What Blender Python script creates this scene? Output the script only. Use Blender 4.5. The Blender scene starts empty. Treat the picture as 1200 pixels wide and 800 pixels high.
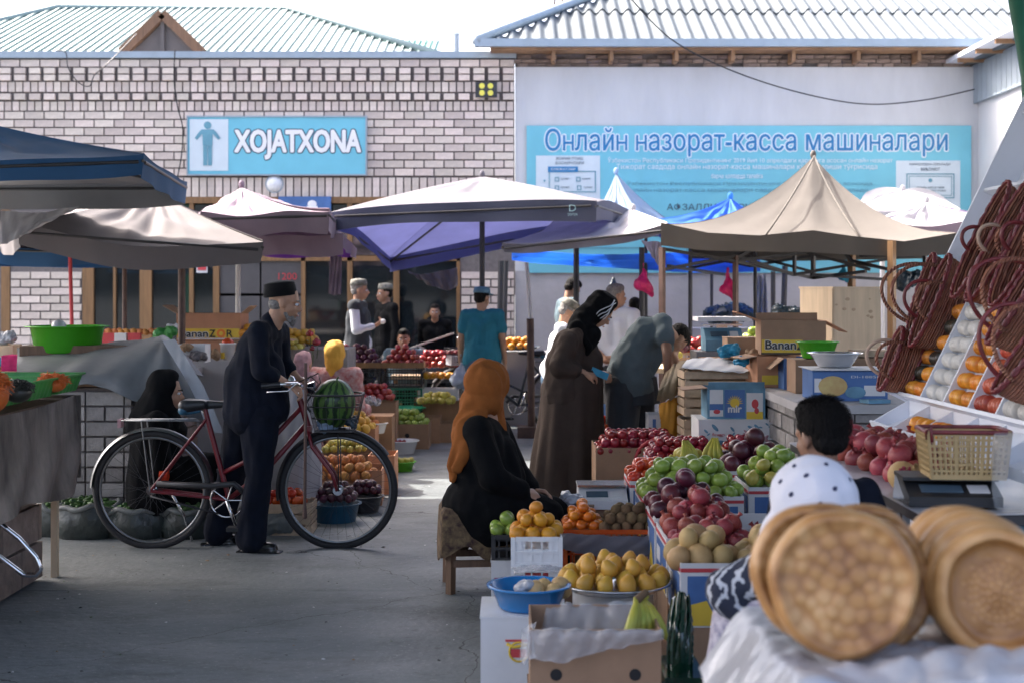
import bpy, math, random
import numpy as np
from mathutils import Vector, Matrix, noise
random.seed(7)
S = bpy.context.scene
COL = S.collection
# ---------------------------------------------------------------- camera
H0 = 1.55                      # camera height
FPX = 1666.7                   # focal length in photo pixels (50 mm on 36 mm, 1200 px wide)
cam_d = bpy.data.cameras.new('camera'); cam = bpy.data.objects.new('camera', cam_d); COL.objects.link(cam)
cam.location = (0, 0, H0); cam.rotation_euler = (math.radians(90), 0, 0)
cam_d.lens = 50; cam_d.sensor_width = 36; cam_d.shift_y = -0.05
cam_d.clip_start = 0.05; cam_d.clip_end = 2000
cam_d.dof.use_dof = True; cam_d.dof.focus_distance = 7.9; cam_d.dof.aperture_fstop = 3.2
S.camera = cam
# ---------------------------------------------------------------- world and sun
SUN_EL, SUN_AZ = 50.0, -58.0      # azimuth from +Y towards +X: behind the scene, on the left
w = bpy.data.worlds.new('World'); S.world = w; w.use_nodes = True
nt = w.node_tree; nt.nodes.clear()
sky = nt.nodes.new('ShaderNodeTexSky'); sky.sky_type = 'NISHITA'; sky.sun_disc = False
sky.sun_elevation = math.radians(SUN_EL); sky.sun_rotation = math.radians(SUN_AZ)
sky.air_density = 0.6; sky.dust_density = 7.0; sky.ozone_density = 0.2
bg = nt.nodes.new('ShaderNodeBackground'); bg.inputs[1].default_value = 0.15
wo = nt.nodes.new('ShaderNodeOutputWorld')
nt.links.new(sky.outputs[0], bg.inputs[0]); nt.links.new(bg.outputs[0], wo.inputs[0])
sl = bpy.data.lights.new('sun', 'SUN'); sun = bpy.data.objects.new('sun', sl); COL.objects.link(sun)
sl.energy = 2.0; sl.angle = math.radians(0.5); sl.color = (1.0, 0.95, 0.87)
az, el = math.radians(SUN_AZ), math.radians(SUN_EL)
sdir = Vector((math.sin(az)*math.cos(el), math.cos(az)*math.cos(el), math.sin(el)))
sun.rotation_euler = sdir.to_track_quat('Z', 'Y').to_euler()
sun.location = (-20, 20, 30)
S.view_settings.view_transform = 'Standard'; S.view_settings.look = 'None'
S.view_settings.exposure = 2.5; S.view_settings.gamma = 1.0
S.render.film_transparent = False

# ---------------------------------------------------------------- helpers
def W(px, py, Y):
    """point seen at photo pixel (px,py) standing Y metres away"""
    return Vector(((px-600)*Y/FPX, Y, H0-(py-340)*Y/FPX))
def V(*a): return Vector(a)

M = {}
def mat(name, col, rough=.6, metal=0, var=.12, ns=6, bump=0, bs=40, rnd=0, hue=0, col2=None, stretch=None, trans=0, spec=.5, coat=0, tl=0, island=False, alpha=1, ior=None, sheen=0):
    m = bpy.data.materials.new(name); m.use_nodes = True; t = m.node_tree; n = t.nodes; L = t.links
    b = n['Principled BSDF']; out = n['Material Output']
    tc = n.new('ShaderNodeTexCoord'); src = tc.outputs['Object']
    if stretch:
        mp = n.new('ShaderNodeMapping'); mp.inputs['Scale'].default_value = stretch; L.new(src, mp.inputs[0]); src = mp.outputs[0]
    nz = n.new('ShaderNodeTexNoise'); nz.inputs['Scale'].default_value = ns; nz.inputs['Detail'].default_value = 5; nz.inputs['Roughness'].default_value = .62
    L.new(src, nz.inputs['Vector'])
    rp = n.new('ShaderNodeValToRGB'); L.new(nz.outputs[0], rp.inputs[0])
    rp.color_ramp.elements[0].position = .3; rp.color_ramp.elements[1].position = .7
    c = Vector(col); c2 = Vector(col2) if col2 else c*(1+var)
    lo = c if col2 else c*(1-var)
    rp.color_ramp.elements[0].color = (*[max(0, x) for x in lo], 1); rp.color_ramp.elements[1].color = (*[min(1, x) for x in c2], 1)
    cs = rp.outputs[0]
    if rnd or hue:
        hs = n.new('ShaderNodeHueSaturation'); L.new(cs, hs.inputs['Color'])
        oi = n.new('ShaderNodeObjectInfo'); r = oi.outputs['Random']
        if island:
            g = n.new('ShaderNodeNewGeometry'); a = n.new('ShaderNodeMath'); a.operation = 'ADD'; L.new(r, a.inputs[0]); L.new(g.outputs['Random Per Island'], a.inputs[1])
            f = n.new('ShaderNodeMath'); f.operation = 'FRACT'; L.new(a.outputs[0], f.inputs[0]); r = f.outputs[0]
        mr = n.new('ShaderNodeMapRange'); mr.inputs['To Min'].default_value = 1-rnd; mr.inputs['To Max'].default_value = 1+rnd
        L.new(r, mr.inputs['Value']); L.new(mr.outputs[0], hs.inputs['Value'])
        if hue:
            mu = n.new('ShaderNodeMath'); mu.operation = 'MULTIPLY'; mu.inputs[1].default_value = 7.3; L.new(r, mu.inputs[0])
            fr = n.new('ShaderNodeMath'); fr.operation = 'FRACT'; L.new(mu.outputs[0], fr.inputs[0])
            m2 = n.new('ShaderNodeMapRange'); m2.inputs['To Min'].default_value = .5-hue; m2.inputs['To Max'].default_value = .5+hue
            L.new(fr.outputs[0], m2.inputs['Value']); L.new(m2.outputs[0], hs.inputs['Hue'])
        cs = hs.outputs[0]
    L.new(cs, b.inputs['Base Color'])
    b.inputs['Roughness'].default_value = rough; b.inputs['Metallic'].default_value = metal
    b.inputs['Specular IOR Level'].default_value = spec; b.inputs['Coat Weight'].default_value = coat
    b.inputs['Transmission Weight'].default_value = trans; b.inputs['Alpha'].default_value = alpha
    if sheen: b.inputs['Sheen Weight'].default_value = sheen
    if ior: b.inputs['IOR'].default_value = ior
    if bump:
        nb = n.new('ShaderNodeTexNoise'); nb.inputs['Scale'].default_value = bs; nb.inputs['Detail'].default_value = 6; L.new(src, nb.inputs['Vector'])
        bp = n.new('ShaderNodeBump'); bp.inputs['Strength'].default_value = min(1, bump); bp.inputs['Distance'].default_value = .01; L.new(nb.outputs[0], bp.inputs['Height'])
        L.new(bp.outputs[0], b.inputs['Normal'])
    if tl:
        tr = n.new('ShaderNodeBsdfTranslucent'); L.new(cs, tr.inputs[0]); mx = n.new('ShaderNodeMixShader'); mx.inputs[0].default_value = tl
        L.new(b.outputs[0], mx.inputs[1]); L.new(tr.outputs[0], mx.inputs[2]); L.new(mx.outputs[0], out.inputs[0])
    M[name] = m
    return m

def frame(axis):
    a = Vector(axis).normalized(); u = a.orthogonal().normalized(); return u, a.cross(u), a

class MB:
    def __init__(s): s.v = []; s.f = []; s.sm = []; s.mi = []; s.cur = 0
    def add(s, vs, fs, smooth=False):
        o = len(s.v); s.v += [tuple(x) for x in vs]; s.f += [tuple(i+o for i in f) for f in fs]
        s.sm += [smooth]*len(fs); s.mi += [s.cur]*len(fs); return s
    def box(s, c, d, rz=0, mtx=None):
        x, y, z = [k/2 for k in d]; vs = [Vector((a*x, b*y, e*z)) for a in (-1, 1) for b in (-1, 1) for e in (-1, 1)]
        if mtx is None: mtx = Matrix.Rotation(rz, 3, 'Z')
        vs = [mtx @ q + Vector(c) for q in vs]
        return s.add(vs, [(0, 1, 3, 2), (4, 6, 7, 5), (0, 4, 5, 1), (2, 3, 7, 6), (0, 2, 6, 4), (1, 5, 7, 3)])
    def bar(s, p0, p1, wd, th, up=(0, 0, 1)):
        p0, p1 = Vector(p0), Vector(p1); a = (p1-p0); L_ = a.length; a.normalize(); u = Vector(up).cross(a)
        if u.length < 1e-4: u = a.orthogonal()
        u.normalize(); v = a.cross(u); m = Matrix((u, a, v)).transposed()
        return s.box((p0+p1)/2, (wd, L_, th), mtx=m)
    def cyl(s, p0, p1, r0, r1=None, n=12, caps=True, smooth=True):
        if r1 is None: r1 = r0
        p0, p1 = Vector(p0), Vector(p1); u, v, a = frame(p1-p0)
        R = lambda p, r: [p+(u*math.cos(2*math.pi*i/n)+v*math.sin(2*math.pi*i/n))*r for i in range(n)]
        s.add(R(p0, r0)+R(p1, r1), [(i, (i+1) % n, n+(i+1) % n, n+i) for i in range(n)], smooth)
        if caps:
            s.add(R(p0, r0), [tuple(reversed(range(n)))]); s.add(R(p1, r1), [tuple(range(n))])
        return s
    def tube(s, pts, r, n=8, closed=False, smooth=True):
        pts = [Vector(p) for p in pts]; k = len(pts); rr = r if isinstance(r, (list, tuple)) else [r]*k
        vs = []; u = None
        for i, p in enumerate(pts):
            a = (pts[(i+1) % k]-pts[i-1]) if closed else (pts[min(i+1, k-1)]-pts[max(i-1, 0)])
            a.normalize()
            if u is None: u = a.orthogonal().normalized()
            u = (u-a*u.dot(a)); u = u.normalized() if u.length > 1e-6 else a.orthogonal().normalized(); v = a.cross(u)
            vs += [p+(u*math.cos(2*math.pi*j/n)+v*math.sin(2*math.pi*j/n))*rr[i] for j in range(n)]
        fs = []
        for i in range(k if closed else k-1):
            i2 = (i+1) % k
            fs += [(i*n+j, i*n+(j+1) % n, i2*n+(j+1) % n, i2*n+j) for j in range(n)]
        if not closed: fs += [tuple(reversed(range(n))), tuple((k-1)*n+j for j in range(n))]
        return s.add(vs, fs, smooth)
    def lathe(s, prof, n=24, c=(0, 0, 0), mtx=None, smooth=True, close=False):
        vs = []
        for r, z in prof:
            for i in range(n):
                q = Vector((r*math.cos(2*math.pi*i/n), r*math.sin(2*math.pi*i/n), z))
                if mtx is not None: q = mtx @ q
                vs.append(q+Vector(c))
        k = len(prof)
        fs = [(i*n+j, i*n+(j+1) % n, ((i+1) % k)*n+(j+1) % n, ((i+1) % k)*n+j) for i in range(k if close else k-1) for j in range(n)]
        return s.add(vs, fs, smooth)
    def ell(s, c, r, nu=14, nv=9, mtx=None):
        if not isinstance(r, (tuple, list, Vector)): r = (r, r, r)
        vs = []; fs = []
        for j in range(1, nv):
            th = math.pi*j/nv
            for i in range(nu):
                ph = 2*math.pi*i/nu; q = Vector((r[0]*math.sin(th)*math.cos(ph), r[1]*math.sin(th)*math.sin(ph), r[2]*math.cos(th)))
                if mtx is not None: q = mtx @ q
                vs.append(q+Vector(c))
        top = Vector((0, 0, r[2])); bot = -top
        if mtx is not None: top = mtx @ top; bot = mtx @ bot
        vs += [top+Vector(c), bot+Vector(c)]; a = len(vs)-2; b = a+1
        for j in range(nv-2):
            fs += [(j*nu+i, (j+1)*nu+i, (j+1)*nu+(i+1) % nu, j*nu+(i+1) % nu) for i in range(nu)]
        fs += [(a, i, (i+1) % nu) for i in range(nu)] + [(b, (nv-2)*nu+(i+1) % nu, (nv-2)*nu+i) for i in range(nu)]
        return s.add(vs, fs, True)
    def cap(s, p0, p1, r0, r1=None, n=14):
        if r1 is None: r1 = r0
        p0, p1 = Vector(p0), Vector(p1)
        if (p1-p0).length < 1e-5: return s.ell(p0, max(r0, r1))
        u, v, a = frame(p1-p0); rings = []
        for k in range(1, 5): t = math.pi/2*(1-k/4); rings.append((p0-a*r0*math.sin(t), r0*math.cos(t)))
        for k in range(0, 4): t = math.pi/2*k/4; rings.append((p1+a*r1*math.sin(t), r1*math.cos(t)))
        vs = [q+(u*math.cos(2*math.pi*i/n)+v*math.sin(2*math.pi*i/n))*r for q, r in rings for i in range(n)]
        K = len(rings); vs += [p0-a*r0, p1+a*r1]
        fs = [(i*n+j, i*n+(j+1) % n, (i+1)*n+(j+1) % n, (i+1)*n+j) for i in range(K-1) for j in range(n)]
        fs += [(K*n, (j+1) % n, j) for j in range(n)] + [(K*n+1, (K-1)*n+j, (K-1)*n+(j+1) % n) for j in range(n)]
        return s.add(vs, fs, True)
    def sheet(s, fn, nu, nv, th=.004, smooth=True, m2=None):
        """fn(u,v) in 0..1 -> point; closed thin sheet with thickness th, underside material m2"""
        P = [[Vector(fn(i/nu, j/nv)) for i in range(nu+1)] for j in range(nv+1)]
        N = [[None]*(nu+1) for _ in range(nv+1)]
        for j in range(nv+1):
            for i in range(nu+1):
                a = P[j][min(i+1, nu)]-P[j][max(i-1, 0)]; b = P[min(j+1, nv)][i]-P[max(j-1, 0)][i]
                q = a.cross(b); N[j][i] = q.normalized() if q.length > 1e-9 else Vector((0, 0, 1))
        A = [p for r in P for p in r]; B = [P[j][i]-N[j][i]*th for j in range(nv+1) for i in range(nu+1)]
        w_ = nu+1; q = [(j*w_+i, j*w_+i+1, (j+1)*w_+i+1, (j+1)*w_+i) for j in range(nv) for i in range(nu)]
        s.add(A, q, smooth)
        k = s.cur
        if m2 is not None: s.cur = m2
        s.add(B, [tuple(reversed(f)) for f in q], smooth)
        s.cur = k
        bd = [(0, i) for i in range(nu)]+[(j, nu) for j in range(nv)]+[(nv, i) for i in range(nu, 0, -1)]+[(j, 0) for j in range(nv, 0, -1)]
        n_ = len(bd); vs = [P[j][i] for j, i in bd]+[P[j][i]-N[j][i]*th for j, i in bd]
        s.add(vs, [((k2+1) % n_, k2, n_+k2, n_+(k2+1) % n_) for k2 in range(n_)])
        return s
    def mesh(s, name, mats):
        me = bpy.data.meshes.new(name); me.from_pydata(s.v, [], s.f)
        me.polygons.foreach_set('use_smooth', s.sm); me.polygons.foreach_set('material_index', s.mi)
        for m in (mats if isinstance(mats, (list, tuple)) else [mats]): me.materials.append(M[m] if isinstance(m, str) else m)
        me.update(); return me

def tag(o, label=None, cat=None, group=None, kind=None):
    if label: o['label'] = label
    if cat: o['category'] = cat
    if group: o['group'] = group
    if kind: o['kind'] = kind
    return o
def lnk(name, me, parent=None, loc=(0, 0, 0), rot=(0, 0, 0), sc=None):
    o = bpy.data.objects.new(name, me); COL.objects.link(o); o.location = loc; o.rotation_euler = rot
    if sc: o.scale = sc if isinstance(sc, (tuple, list)) else (sc,)*3
    if parent: o.parent = parent
    return o
def obj(name, mb, mats, parent=None, loc=(0, 0, 0), rot=(0, 0, 0), sc=None):
    return lnk(name, mb.mesh(name, mats), parent, loc, rot, sc)
def thing(name, label, cat, loc=(0, 0, 0), rz=0, group=None):
    o = lnk(name, None, None, loc, (0, 0, rz)); o.empty_display_size = .1
    return tag(o, label, cat, group)
def dup(root, loc=None, rz=None, label=None, group=None, sc=None):
    r = root.copy(); COL.objects.link(r)
    if loc is not None: r.location = loc
    if rz is not None: r.rotation_euler = (0, 0, rz) if not isinstance(rz, (tuple, list)) else rz
    if sc: r.scale = (sc,)*3
    if label: r['label'] = label
    if group: r['group'] = group
    for ch in list(root.children):
        c = ch.copy(); COL.objects.link(c); c.parent = r
        for g in list(ch.children):
            d = g.copy(); COL.objects.link(d); d.parent = c
    return r
def evald(me, mods):
    """apply modifiers to a mesh, returning a new mesh"""
    o = bpy.data.objects.new('work', me); COL.objects.link(o)
    for ty, kw in mods:
        m = o.modifiers.new('m', ty)
        for k, v in kw.items(): setattr(m, k, v)
    dg = bpy.context.evaluated_depsgraph_get()
    r = bpy.data.meshes.new_from_object(o.evaluated_get(dg)); bpy.data.objects.remove(o); return r
def wrinkle(me, amp, fr=(8, 8, 3), seed=0, zlo=None):
    n = len(me.vertices); co = np.empty(n*3); me.vertices.foreach_get('co', co); co = co.reshape(-1, 3)
    no = np.empty(n*3); me.vertices.foreach_get('normal', no); no = no.reshape(-1, 3)
    rs = np.random.RandomState(seed+11); d = np.zeros(n)
    for k in range(7):
        v = rs.normal(size=3)*np.array(fr)*3.2; w2 = rs.normal(size=3)*np.array(fr)*.8
        d += np.sin(co@(v*(1+.35*k*.5))+rs.rand()*6+1.4*np.sin(co@w2+rs.rand()*6))/(1+k*.25)
    d = d/3.5; d = np.sign(d)*np.abs(d)**.8
    co += no*(d*amp*1.35)[:, None]; me.vertices.foreach_set('co', co.ravel()); me.update(); return me
def blob(mb, name, mats, vox=.008, sm=4, wr=0, fr=(8, 8, 3), seed=0, f=.5):
    me = mb.mesh(name, mats)
    r = evald(me, [('REMESH', dict(mode='VOXEL', voxel_size=vox, use_smooth_shade=True)), ('SMOOTH', dict(factor=f, iterations=sm))])
    r.name = name
    if not len(r.materials):
        for m in (mats if isinstance(mats, (list, tuple)) else [mats]): r.materials.append(M[m])
    if wr: wrinkle(r, wr, fr, seed)
    return r
_tc = {}
def text_mesh(s, width=None, height=None, off=0, ext=.002, bold=False, align='CENTER'):
    key = (s, width, height, off, ext)
    if key in _tc: return _tc[key]
    cu = bpy.data.curves.new('t', 'FONT'); cu.body = s.replace('н', 'h'); cu.align_x = align; cu.align_y = 'CENTER'; cu.size = 1; cu.offset = off; cu.resolution_u = 3; cu.extrude = ext/2/(height or .05)
    cu.small_caps_scale = .76
    for i_, ch in enumerate(s):
        if ch == 'н': cu.body_format[i_].use_small_caps = True
    o = bpy.data.objects.new('t', cu); COL.objects.link(o)
    dg = bpy.context.evaluated_depsgraph_get(); me = bpy.data.meshes.new_from_object(o.evaluated_get(dg)); bpy.data.objects.remove(o)
    n = len(me.vertices); co = np.empty(n*3); me.vertices.foreach_get('co', co); co = co.reshape(-1, 3)
    lo, hi = co.min(0), co.max(0)
    kx = (width/(hi[0]-lo[0])) if width else None; ky = (height/(hi[1]-lo[1])) if height else None
    kx = kx or ky; ky = ky or kx
    co -= (lo+hi)/2; co[:, 0] *= kx; co[:, 1] *= ky; co[:, 2] *= (height or .05)
    me.vertices.foreach_set('co', co.ravel()); me.update()
    _tc[key] = me; return me
def text(name, s, m, parent, loc, width=None, height=None, off=0, rot=(math.pi/2, 0, 0), ext=.002):
    me = text_mesh(s, width, height, 0, ext)
    if off:                                  # border: the lettering repeated round a small circle
        n = len(me.vertices); co = np.empty(n*3); me.vertices.foreach_get('co', co); co = co.reshape(-1, 3); fs = [tuple(p.vertices) for p in me.polygons]
        V_ = []; F_ = []; r = off*height
        for k in range(12):
            a = k*math.pi/6; q = co+np.array([r*math.cos(a), r*math.sin(a), -.00012*k]); o_ = len(V_); V_ += q.tolist(); F_ += [tuple(i+o_ for i in f) for f in fs]
        me = bpy.data.meshes.new(name); me.from_pydata(V_, [], F_)
    else: me = me.copy()
    me.materials.clear(); me.materials.append(M[m])
    return lnk(name, me, parent, loc, rot)

# ---------------------------------------------------------------- materials
mat('concrete', (.115, .130, .138), .62, var=.34, ns=1.3, bump=.6, bs=22, col2=(.19, .208, .215))
m_ = M['concrete']; n = m_.node_tree.nodes; L = m_.node_tree.links; b_ = n['Principled BSDF']; src_ = b_.inputs['Base Color'].links[0].from_socket
tc = n.new('ShaderNodeTexCoord'); mp_ = n.new('ShaderNodeMapping'); mp_.inputs['Scale'].default_value = (.45, 1.0, 1); L.new(tc.outputs['Object'], mp_.inputs[0])
def layer(src_, scale, lo, hi, fac, col, detail=8, rough=.7, ty='MIX'):
    z = n.new('ShaderNodeTexNoise'); z.inputs['Scale'].default_value = scale; z.inputs['Detail'].default_value = detail; z.inputs['Roughness'].default_value = rough; L.new(mp_.outputs[0], z.inputs[0])
    r = n.new('ShaderNodeMapRange'); r.inputs['From Min'].default_value = lo; r.inputs['From Max'].default_value = hi; r.inputs['To Max'].default_value = fac; L.new(z.outputs[0], r.inputs[0])
    x = n.new('ShaderNodeMix'); x.data_type = 'RGBA'; x.blend_type = ty; L.new(r.outputs[0], x.inputs[0]); L.new(src_, x.inputs[6]); x.inputs[7].default_value = (*col, 1); return x.outputs[2], r.outputs[0]
c_, _ = layer(src_, 2.3, .50, .66, .75, (.065, .073, .077)); c_, _ = layer(c_, .8, .48, .68, .5, (.23, .245, .25)); c_, sp_ = layer(c_, 38, .60, .72, .7, (.06, .06, .06), 3); c_, _ = layer(c_, 90, .62, .7, .5, (.42, .42, .40), 2)
v_ = n.new('ShaderNodeTexVoronoi'); v_.feature = 'DISTANCE_TO_EDGE'; v_.inputs['Scale'].default_value = .55; w_n = n.new('ShaderNodeTexNoise'); w_n.inputs['Scale'].default_value = 3; w_n.inputs['Detail'].default_value = 6; L.new(tc.outputs['Object'], w_n.inputs[0])
wm = n.new('ShaderNodeMix'); wm.data_type = 'RGBA'; wm.inputs[0].default_value = .25; L.new(tc.outputs['Object'], wm.inputs[6]); L.new(w_n.outputs['Color'], wm.inputs[7]); L.new(wm.outputs[2], v_.inputs['Vector'])
lt = n.new('ShaderNodeMath'); lt.operation = 'LESS_THAN'; lt.inputs[1].default_value = .0010; L.new(v_.outputs['Distance'], lt.inputs[0]); x = n.new('ShaderNodeMix'); x.data_type = 'RGBA'; L.new(lt.outputs[0], x.inputs[0]); L.new(c_, x.inputs[6]); x.inputs[7].default_value = (.03, .03, .032, 1); L.new(x.outputs[2], b_.inputs['Base Color'])
rn = n.new('ShaderNodeMapRange'); rn.inputs['To Min'].default_value = .42; rn.inputs['To Max'].default_value = .8; zz_ = n.new('ShaderNodeTexNoise'); zz_.inputs['Scale'].default_value = 3; zz_.inputs['Detail'].default_value = 7; L.new(mp_.outputs[0], zz_.inputs[0]); L.new(zz_.outputs[0], rn.inputs[0]); L.new(rn.outputs[0], b_.inputs['Roughness'])
mat('concrete_joint', (.055, .06, .06), .9)
mat('brick_pink', (.62, .53, .465), .85, var=.14, ns=14, bump=.35, bs=60, rnd=.16, hue=.012, island=True)
mat('brick_grey', (.27, .25, .24), .9, var=.2, ns=14, bump=.5, bs=60, rnd=.22, hue=.01, island=True)
mat('brick_brown', (.25, .19, .16), .9, var=.25, ns=14, bump=.5, bs=60, rnd=.3, island=True)
mat('mortar', (.16, .14, .135), .95, var=.2, ns=20, bump=.4, bs=80)
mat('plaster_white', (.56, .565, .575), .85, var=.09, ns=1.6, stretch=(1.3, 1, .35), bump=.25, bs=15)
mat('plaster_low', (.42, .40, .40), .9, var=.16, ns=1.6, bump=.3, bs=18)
mat('roof_metal', (.24, .31, .30), .45, metal=.3, var=.08, ns=2)
mat('roof_slate', (.10, .12, .135), .8, var=.16, ns=3, bump=.3, bs=30, rnd=.07, island=True)
mat('roof_green', (.16, .34, .30), .5, metal=.2, var=.08)
mat('gutter', (.34, .40, .45), .45, metal=.4, var=.08)
mat('wood_old', (.30, .17, .09), .75, var=.3, ns=5, stretch=(1, 1, .12), bump=.3, bs=30)
mat('wood_dark', (.13, .075, .045), .7, var=.3, ns=5, stretch=(6, 6, .6), bump=.3, bs=30)
mat('wood_frame', (.22, .115, .045), .5, var=.25, ns=5, stretch=(6, 6, .5), bump=.15, bs=30)
mat('wood_pale', (.60, .46, .31), .75, var=.14, ns=3, stretch=(5, 5, .6), bump=.15, bs=30)
mat('wood_crate', (.42, .31, .21), .8, var=.25, ns=8, bump=.3, bs=30, rnd=.2)
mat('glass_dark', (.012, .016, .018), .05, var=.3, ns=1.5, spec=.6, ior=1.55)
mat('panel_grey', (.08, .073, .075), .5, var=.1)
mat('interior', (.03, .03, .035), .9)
mat('steel', (.62, .63, .65), .22, metal=1, var=.06)
mat('steel_worn', (.22, .23, .24), .35, metal=1, var=.2)
mat('chrome', (.75, .75, .77), .1, metal=1, var=.04)
mat('steel_dark', (.055, .055, .06), .45, metal=.5, var=.2)
mat('pole_brown', (.10, .06, .05), .5, metal=.3, var=.3, ns=10)
mat('pole_white', (.66, .64, .62), .5, var=.08)
mat('pole_red', (.45, .04, .05), .5)
mat('green_paint', (.015, .16, .09), .45, var=.1)
mat('rubber', (.018, .018, .02), .75, var=.15)
mat('black_plastic', (.018, .019, .022), .4, var=.2)
mat('black_matt', (.012, .012, .014), .8, var=.2)
mat('white_paint', (.72, .75, .82), .45, var=.04, ns=2)
mat('white', (.78, .78, .78), .6, var=.03)
mat('white_gloss', (.76, .77, .78), .25, var=.03)
mat('sign_blue', (.16, .50, .62), .45, var=.06, ns=2)
mat('banner_blue', (.165, .50, .60), .5, var=.08, ns=1.2)
mat('banner_white', (.60, .68, .72), .5, var=.03)
mat('text_white', (.74, .80, .84), .5, var=.02)
mat('text_soft', (.40, .64, .72), .5, var=.02)
mat('text_blue', (.015, .19, .42), .5, var=.05)
mat('text_dark', (.06, .10, .14), .6)
mat('text_mid', (.12, .30, .38), .6)
mat('yellow_lamp', (.75, .68, .10), .4)
mat('cardboard', (.30, .185, .115), .85, var=.12, ns=7, bump=.15, bs=25, rnd=.10)
mat('cardboard_in', (.36, .23, .145), .9, var=.1, ns=7)
mat('cardboard_orange', (.46, .22, .12), .8, var=.1, ns=7, bump=.1)
mat('card_blue', (.06, .14, .34), .55, var=.2, ns=5)
mat('card_teal', (.11, .24, .34), .6, var=.3, ns=6)
mat('card_white', (.62, .62, .63), .6, var=.07, ns=5)
mat('card_floral', (.55, .55, .55), .6, var=.1, ns=14, col2=(.25, .32, .36))
mat('print_yellow', (.70, .48, .05), .6, var=.1)
mat('print_red', (.50, .05, .06), .6, var=.1)
mat('print_navy', (.03, .07, .22), .6, var=.1)
mat('print_dark', (.04, .035, .03), .7)
mat('print_orange', (.75, .20, .03), .6)
mat('plastic_wrap', (.60, .62, .66), .15, var=.06, ns=9, bump=1, bs=26, spec=1, alpha=.26)
mat('plastic_sheet', (.33, .34, .37), .28, var=.12, ns=4, bump=.8, bs=7, spec=.7)
mat('cellophane', (.75, .75, .78), .12, var=.05, spec=1, bump=1, bs=30, alpha=.35)
mat('sack', (.13, .14, .135), .5, var=.35, ns=9, bump=.9, bs=14, spec=.6)
mat('sack_dark', (.028, .036, .032), .4, var=.5, ns=12, bump=1, bs=18, spec=.6)
# ================================================================ SETTING
YW = 18.5
zz = lambda py, Y=YW: H0-(py-340)*Y/FPX
xx = lambda px, Y=YW: (px-600)*Y/FPX
g = MB(); g.box((0, 100, -.26), (700, 700, .5)); ground = obj('ground', g, 'concrete_joint'); tag(ground, kind='structure')
slab_cache = {}
random.seed(3)
for j in range(9):
    y0, y1 = -4+j*2.83, -4+(j+1)*2.83-.008
    for i in range(3):
        x0, x1 = -12.3+i*7.6+(.3 if j % 2 else 0), -12.3+(i+1)*7.6-.006+(.3 if j % 2 else 0)
        b = MB(); b.box(((x0+x1)/2, (y0+y1)/2, -.003), (x1-x0, y1-y0, .02)); o = obj('concrete_slab', b, 'concrete', ground)

# ---- brick building (left)
BL = thing('brick_building', 'long pale pink brick building with toilet sign, patterned brick frieze and dark glazed front', 'building', (xx(300), YW, 0))
ox = xx(300)
def bx(mb, px0, px1, py0, py1, y0=0, th=.05, Y=YW):
    """box on a facade plane given by photo pixels, front face y0 in front (-) of the wall"""
    xa, xb = xx(px0, Y)-ox, xx(px1, Y)-ox; za, zb = zz(py1, Y), zz(py0, Y)
    return mb.box(((xa+xb)/2, -y0+th/2, (za+zb)/2), (xb-xa, th, zb-za))
w_ = MB(); bx(w_, -90, 603, 66, 238, 0, .38); bx(w_, 12, 97, 238, 486, 0, .38); bx(w_, 539, 603, 238, 486, 0, .38); bx(w_, -90, 2, 238, 486, 0, .38)
wall = obj('wall', w_, 'mortar', BL)
w_ = MB(); bx(w_, -90, 605, 61.5, 69, .07, .5); obj('coping', w_, 'gutter', BL)
# bricks: shared meshes, parts of the wall
_bm = {}
def brick(px0, px1, py0, py1, name='brick', proud=.012, mt='brick_pink'):
    wd = round((px1-px0)*YW/FPX-.019, 3); h = round((py1-py0)*YW/FPX-.018, 3)
    if wd < .03: return
    if (wd, h, mt) not in _bm:
        b = MB(); b.box((0, .02, 0), (wd, .05, h)); _bm[(wd, h, mt)] = b.mesh('brick', mt)
    j = random.uniform(-.003, .003)
    lnk(name, _bm[(wd, h, mt)], wall, (xx((px0+px1)/2)-ox, -proud-.012+j, zz((py0+py1)/2)))
nb = 0; stuff = MB()
def row(py0, py1, wpx, off, name, proud=.012, x0=-88, x1=603, gap=0, lim=None):
    global nb
    x = x0-off
    while x < x1-1:
        a, b = max(x, x0), min(x+wpx-gap, x1)
        if b-a > 4:
            if name == 'brick' and (nb >= 297 or b < -5):
                wd = (b-a)*YW/FPX-.011; h = (py1-py0)*YW/FPX-.012
                stuff.box((xx((a+b)/2)-ox, -proud+.01, zz((py0+py1)/2)), (wd, .05, h))
            else:
                brick(a, b, py0, py1, name, proud)
                if name == 'brick': nb += 1
        x += wpx
row(70, 79.5, 23.4, 5, 'brick')
for k in range(8):
    row(131+k*9.5, 140.5+k*9.5, 23.4, (11.7 if k % 2 else 0), 'brick')
for k in range(18):                                     # the two brick pillars between the glazing
    y = 318+k*9.4
    for x0, x1 in ((13, 97), (540, 603)):
        row(y, y+9.4, 23.4, (11.7 if k % 2 else 0), 'brick', x0=x0, x1=x1)
row(96, 109, 8.9, 0, 'short_brick'); row(119, 131, 8.9, 4, 'short_brick')
row(208, 232, 9.2, 0, 'soldier_brick')
def dent(py0, py1):                                     # frieze rows: every second brick stands proud and is rounded
    x = -86
    while x < 598:
        brick(x, x+14.5, py0, py1, 'frieze_brick', .05); x += 17.3
dent(80, 88); dent(88, 96); dent(110, 118.5)
if stuff.v: tag(obj('bricks', stuff, 'brick_pink', BL), kind='stuff')
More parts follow.
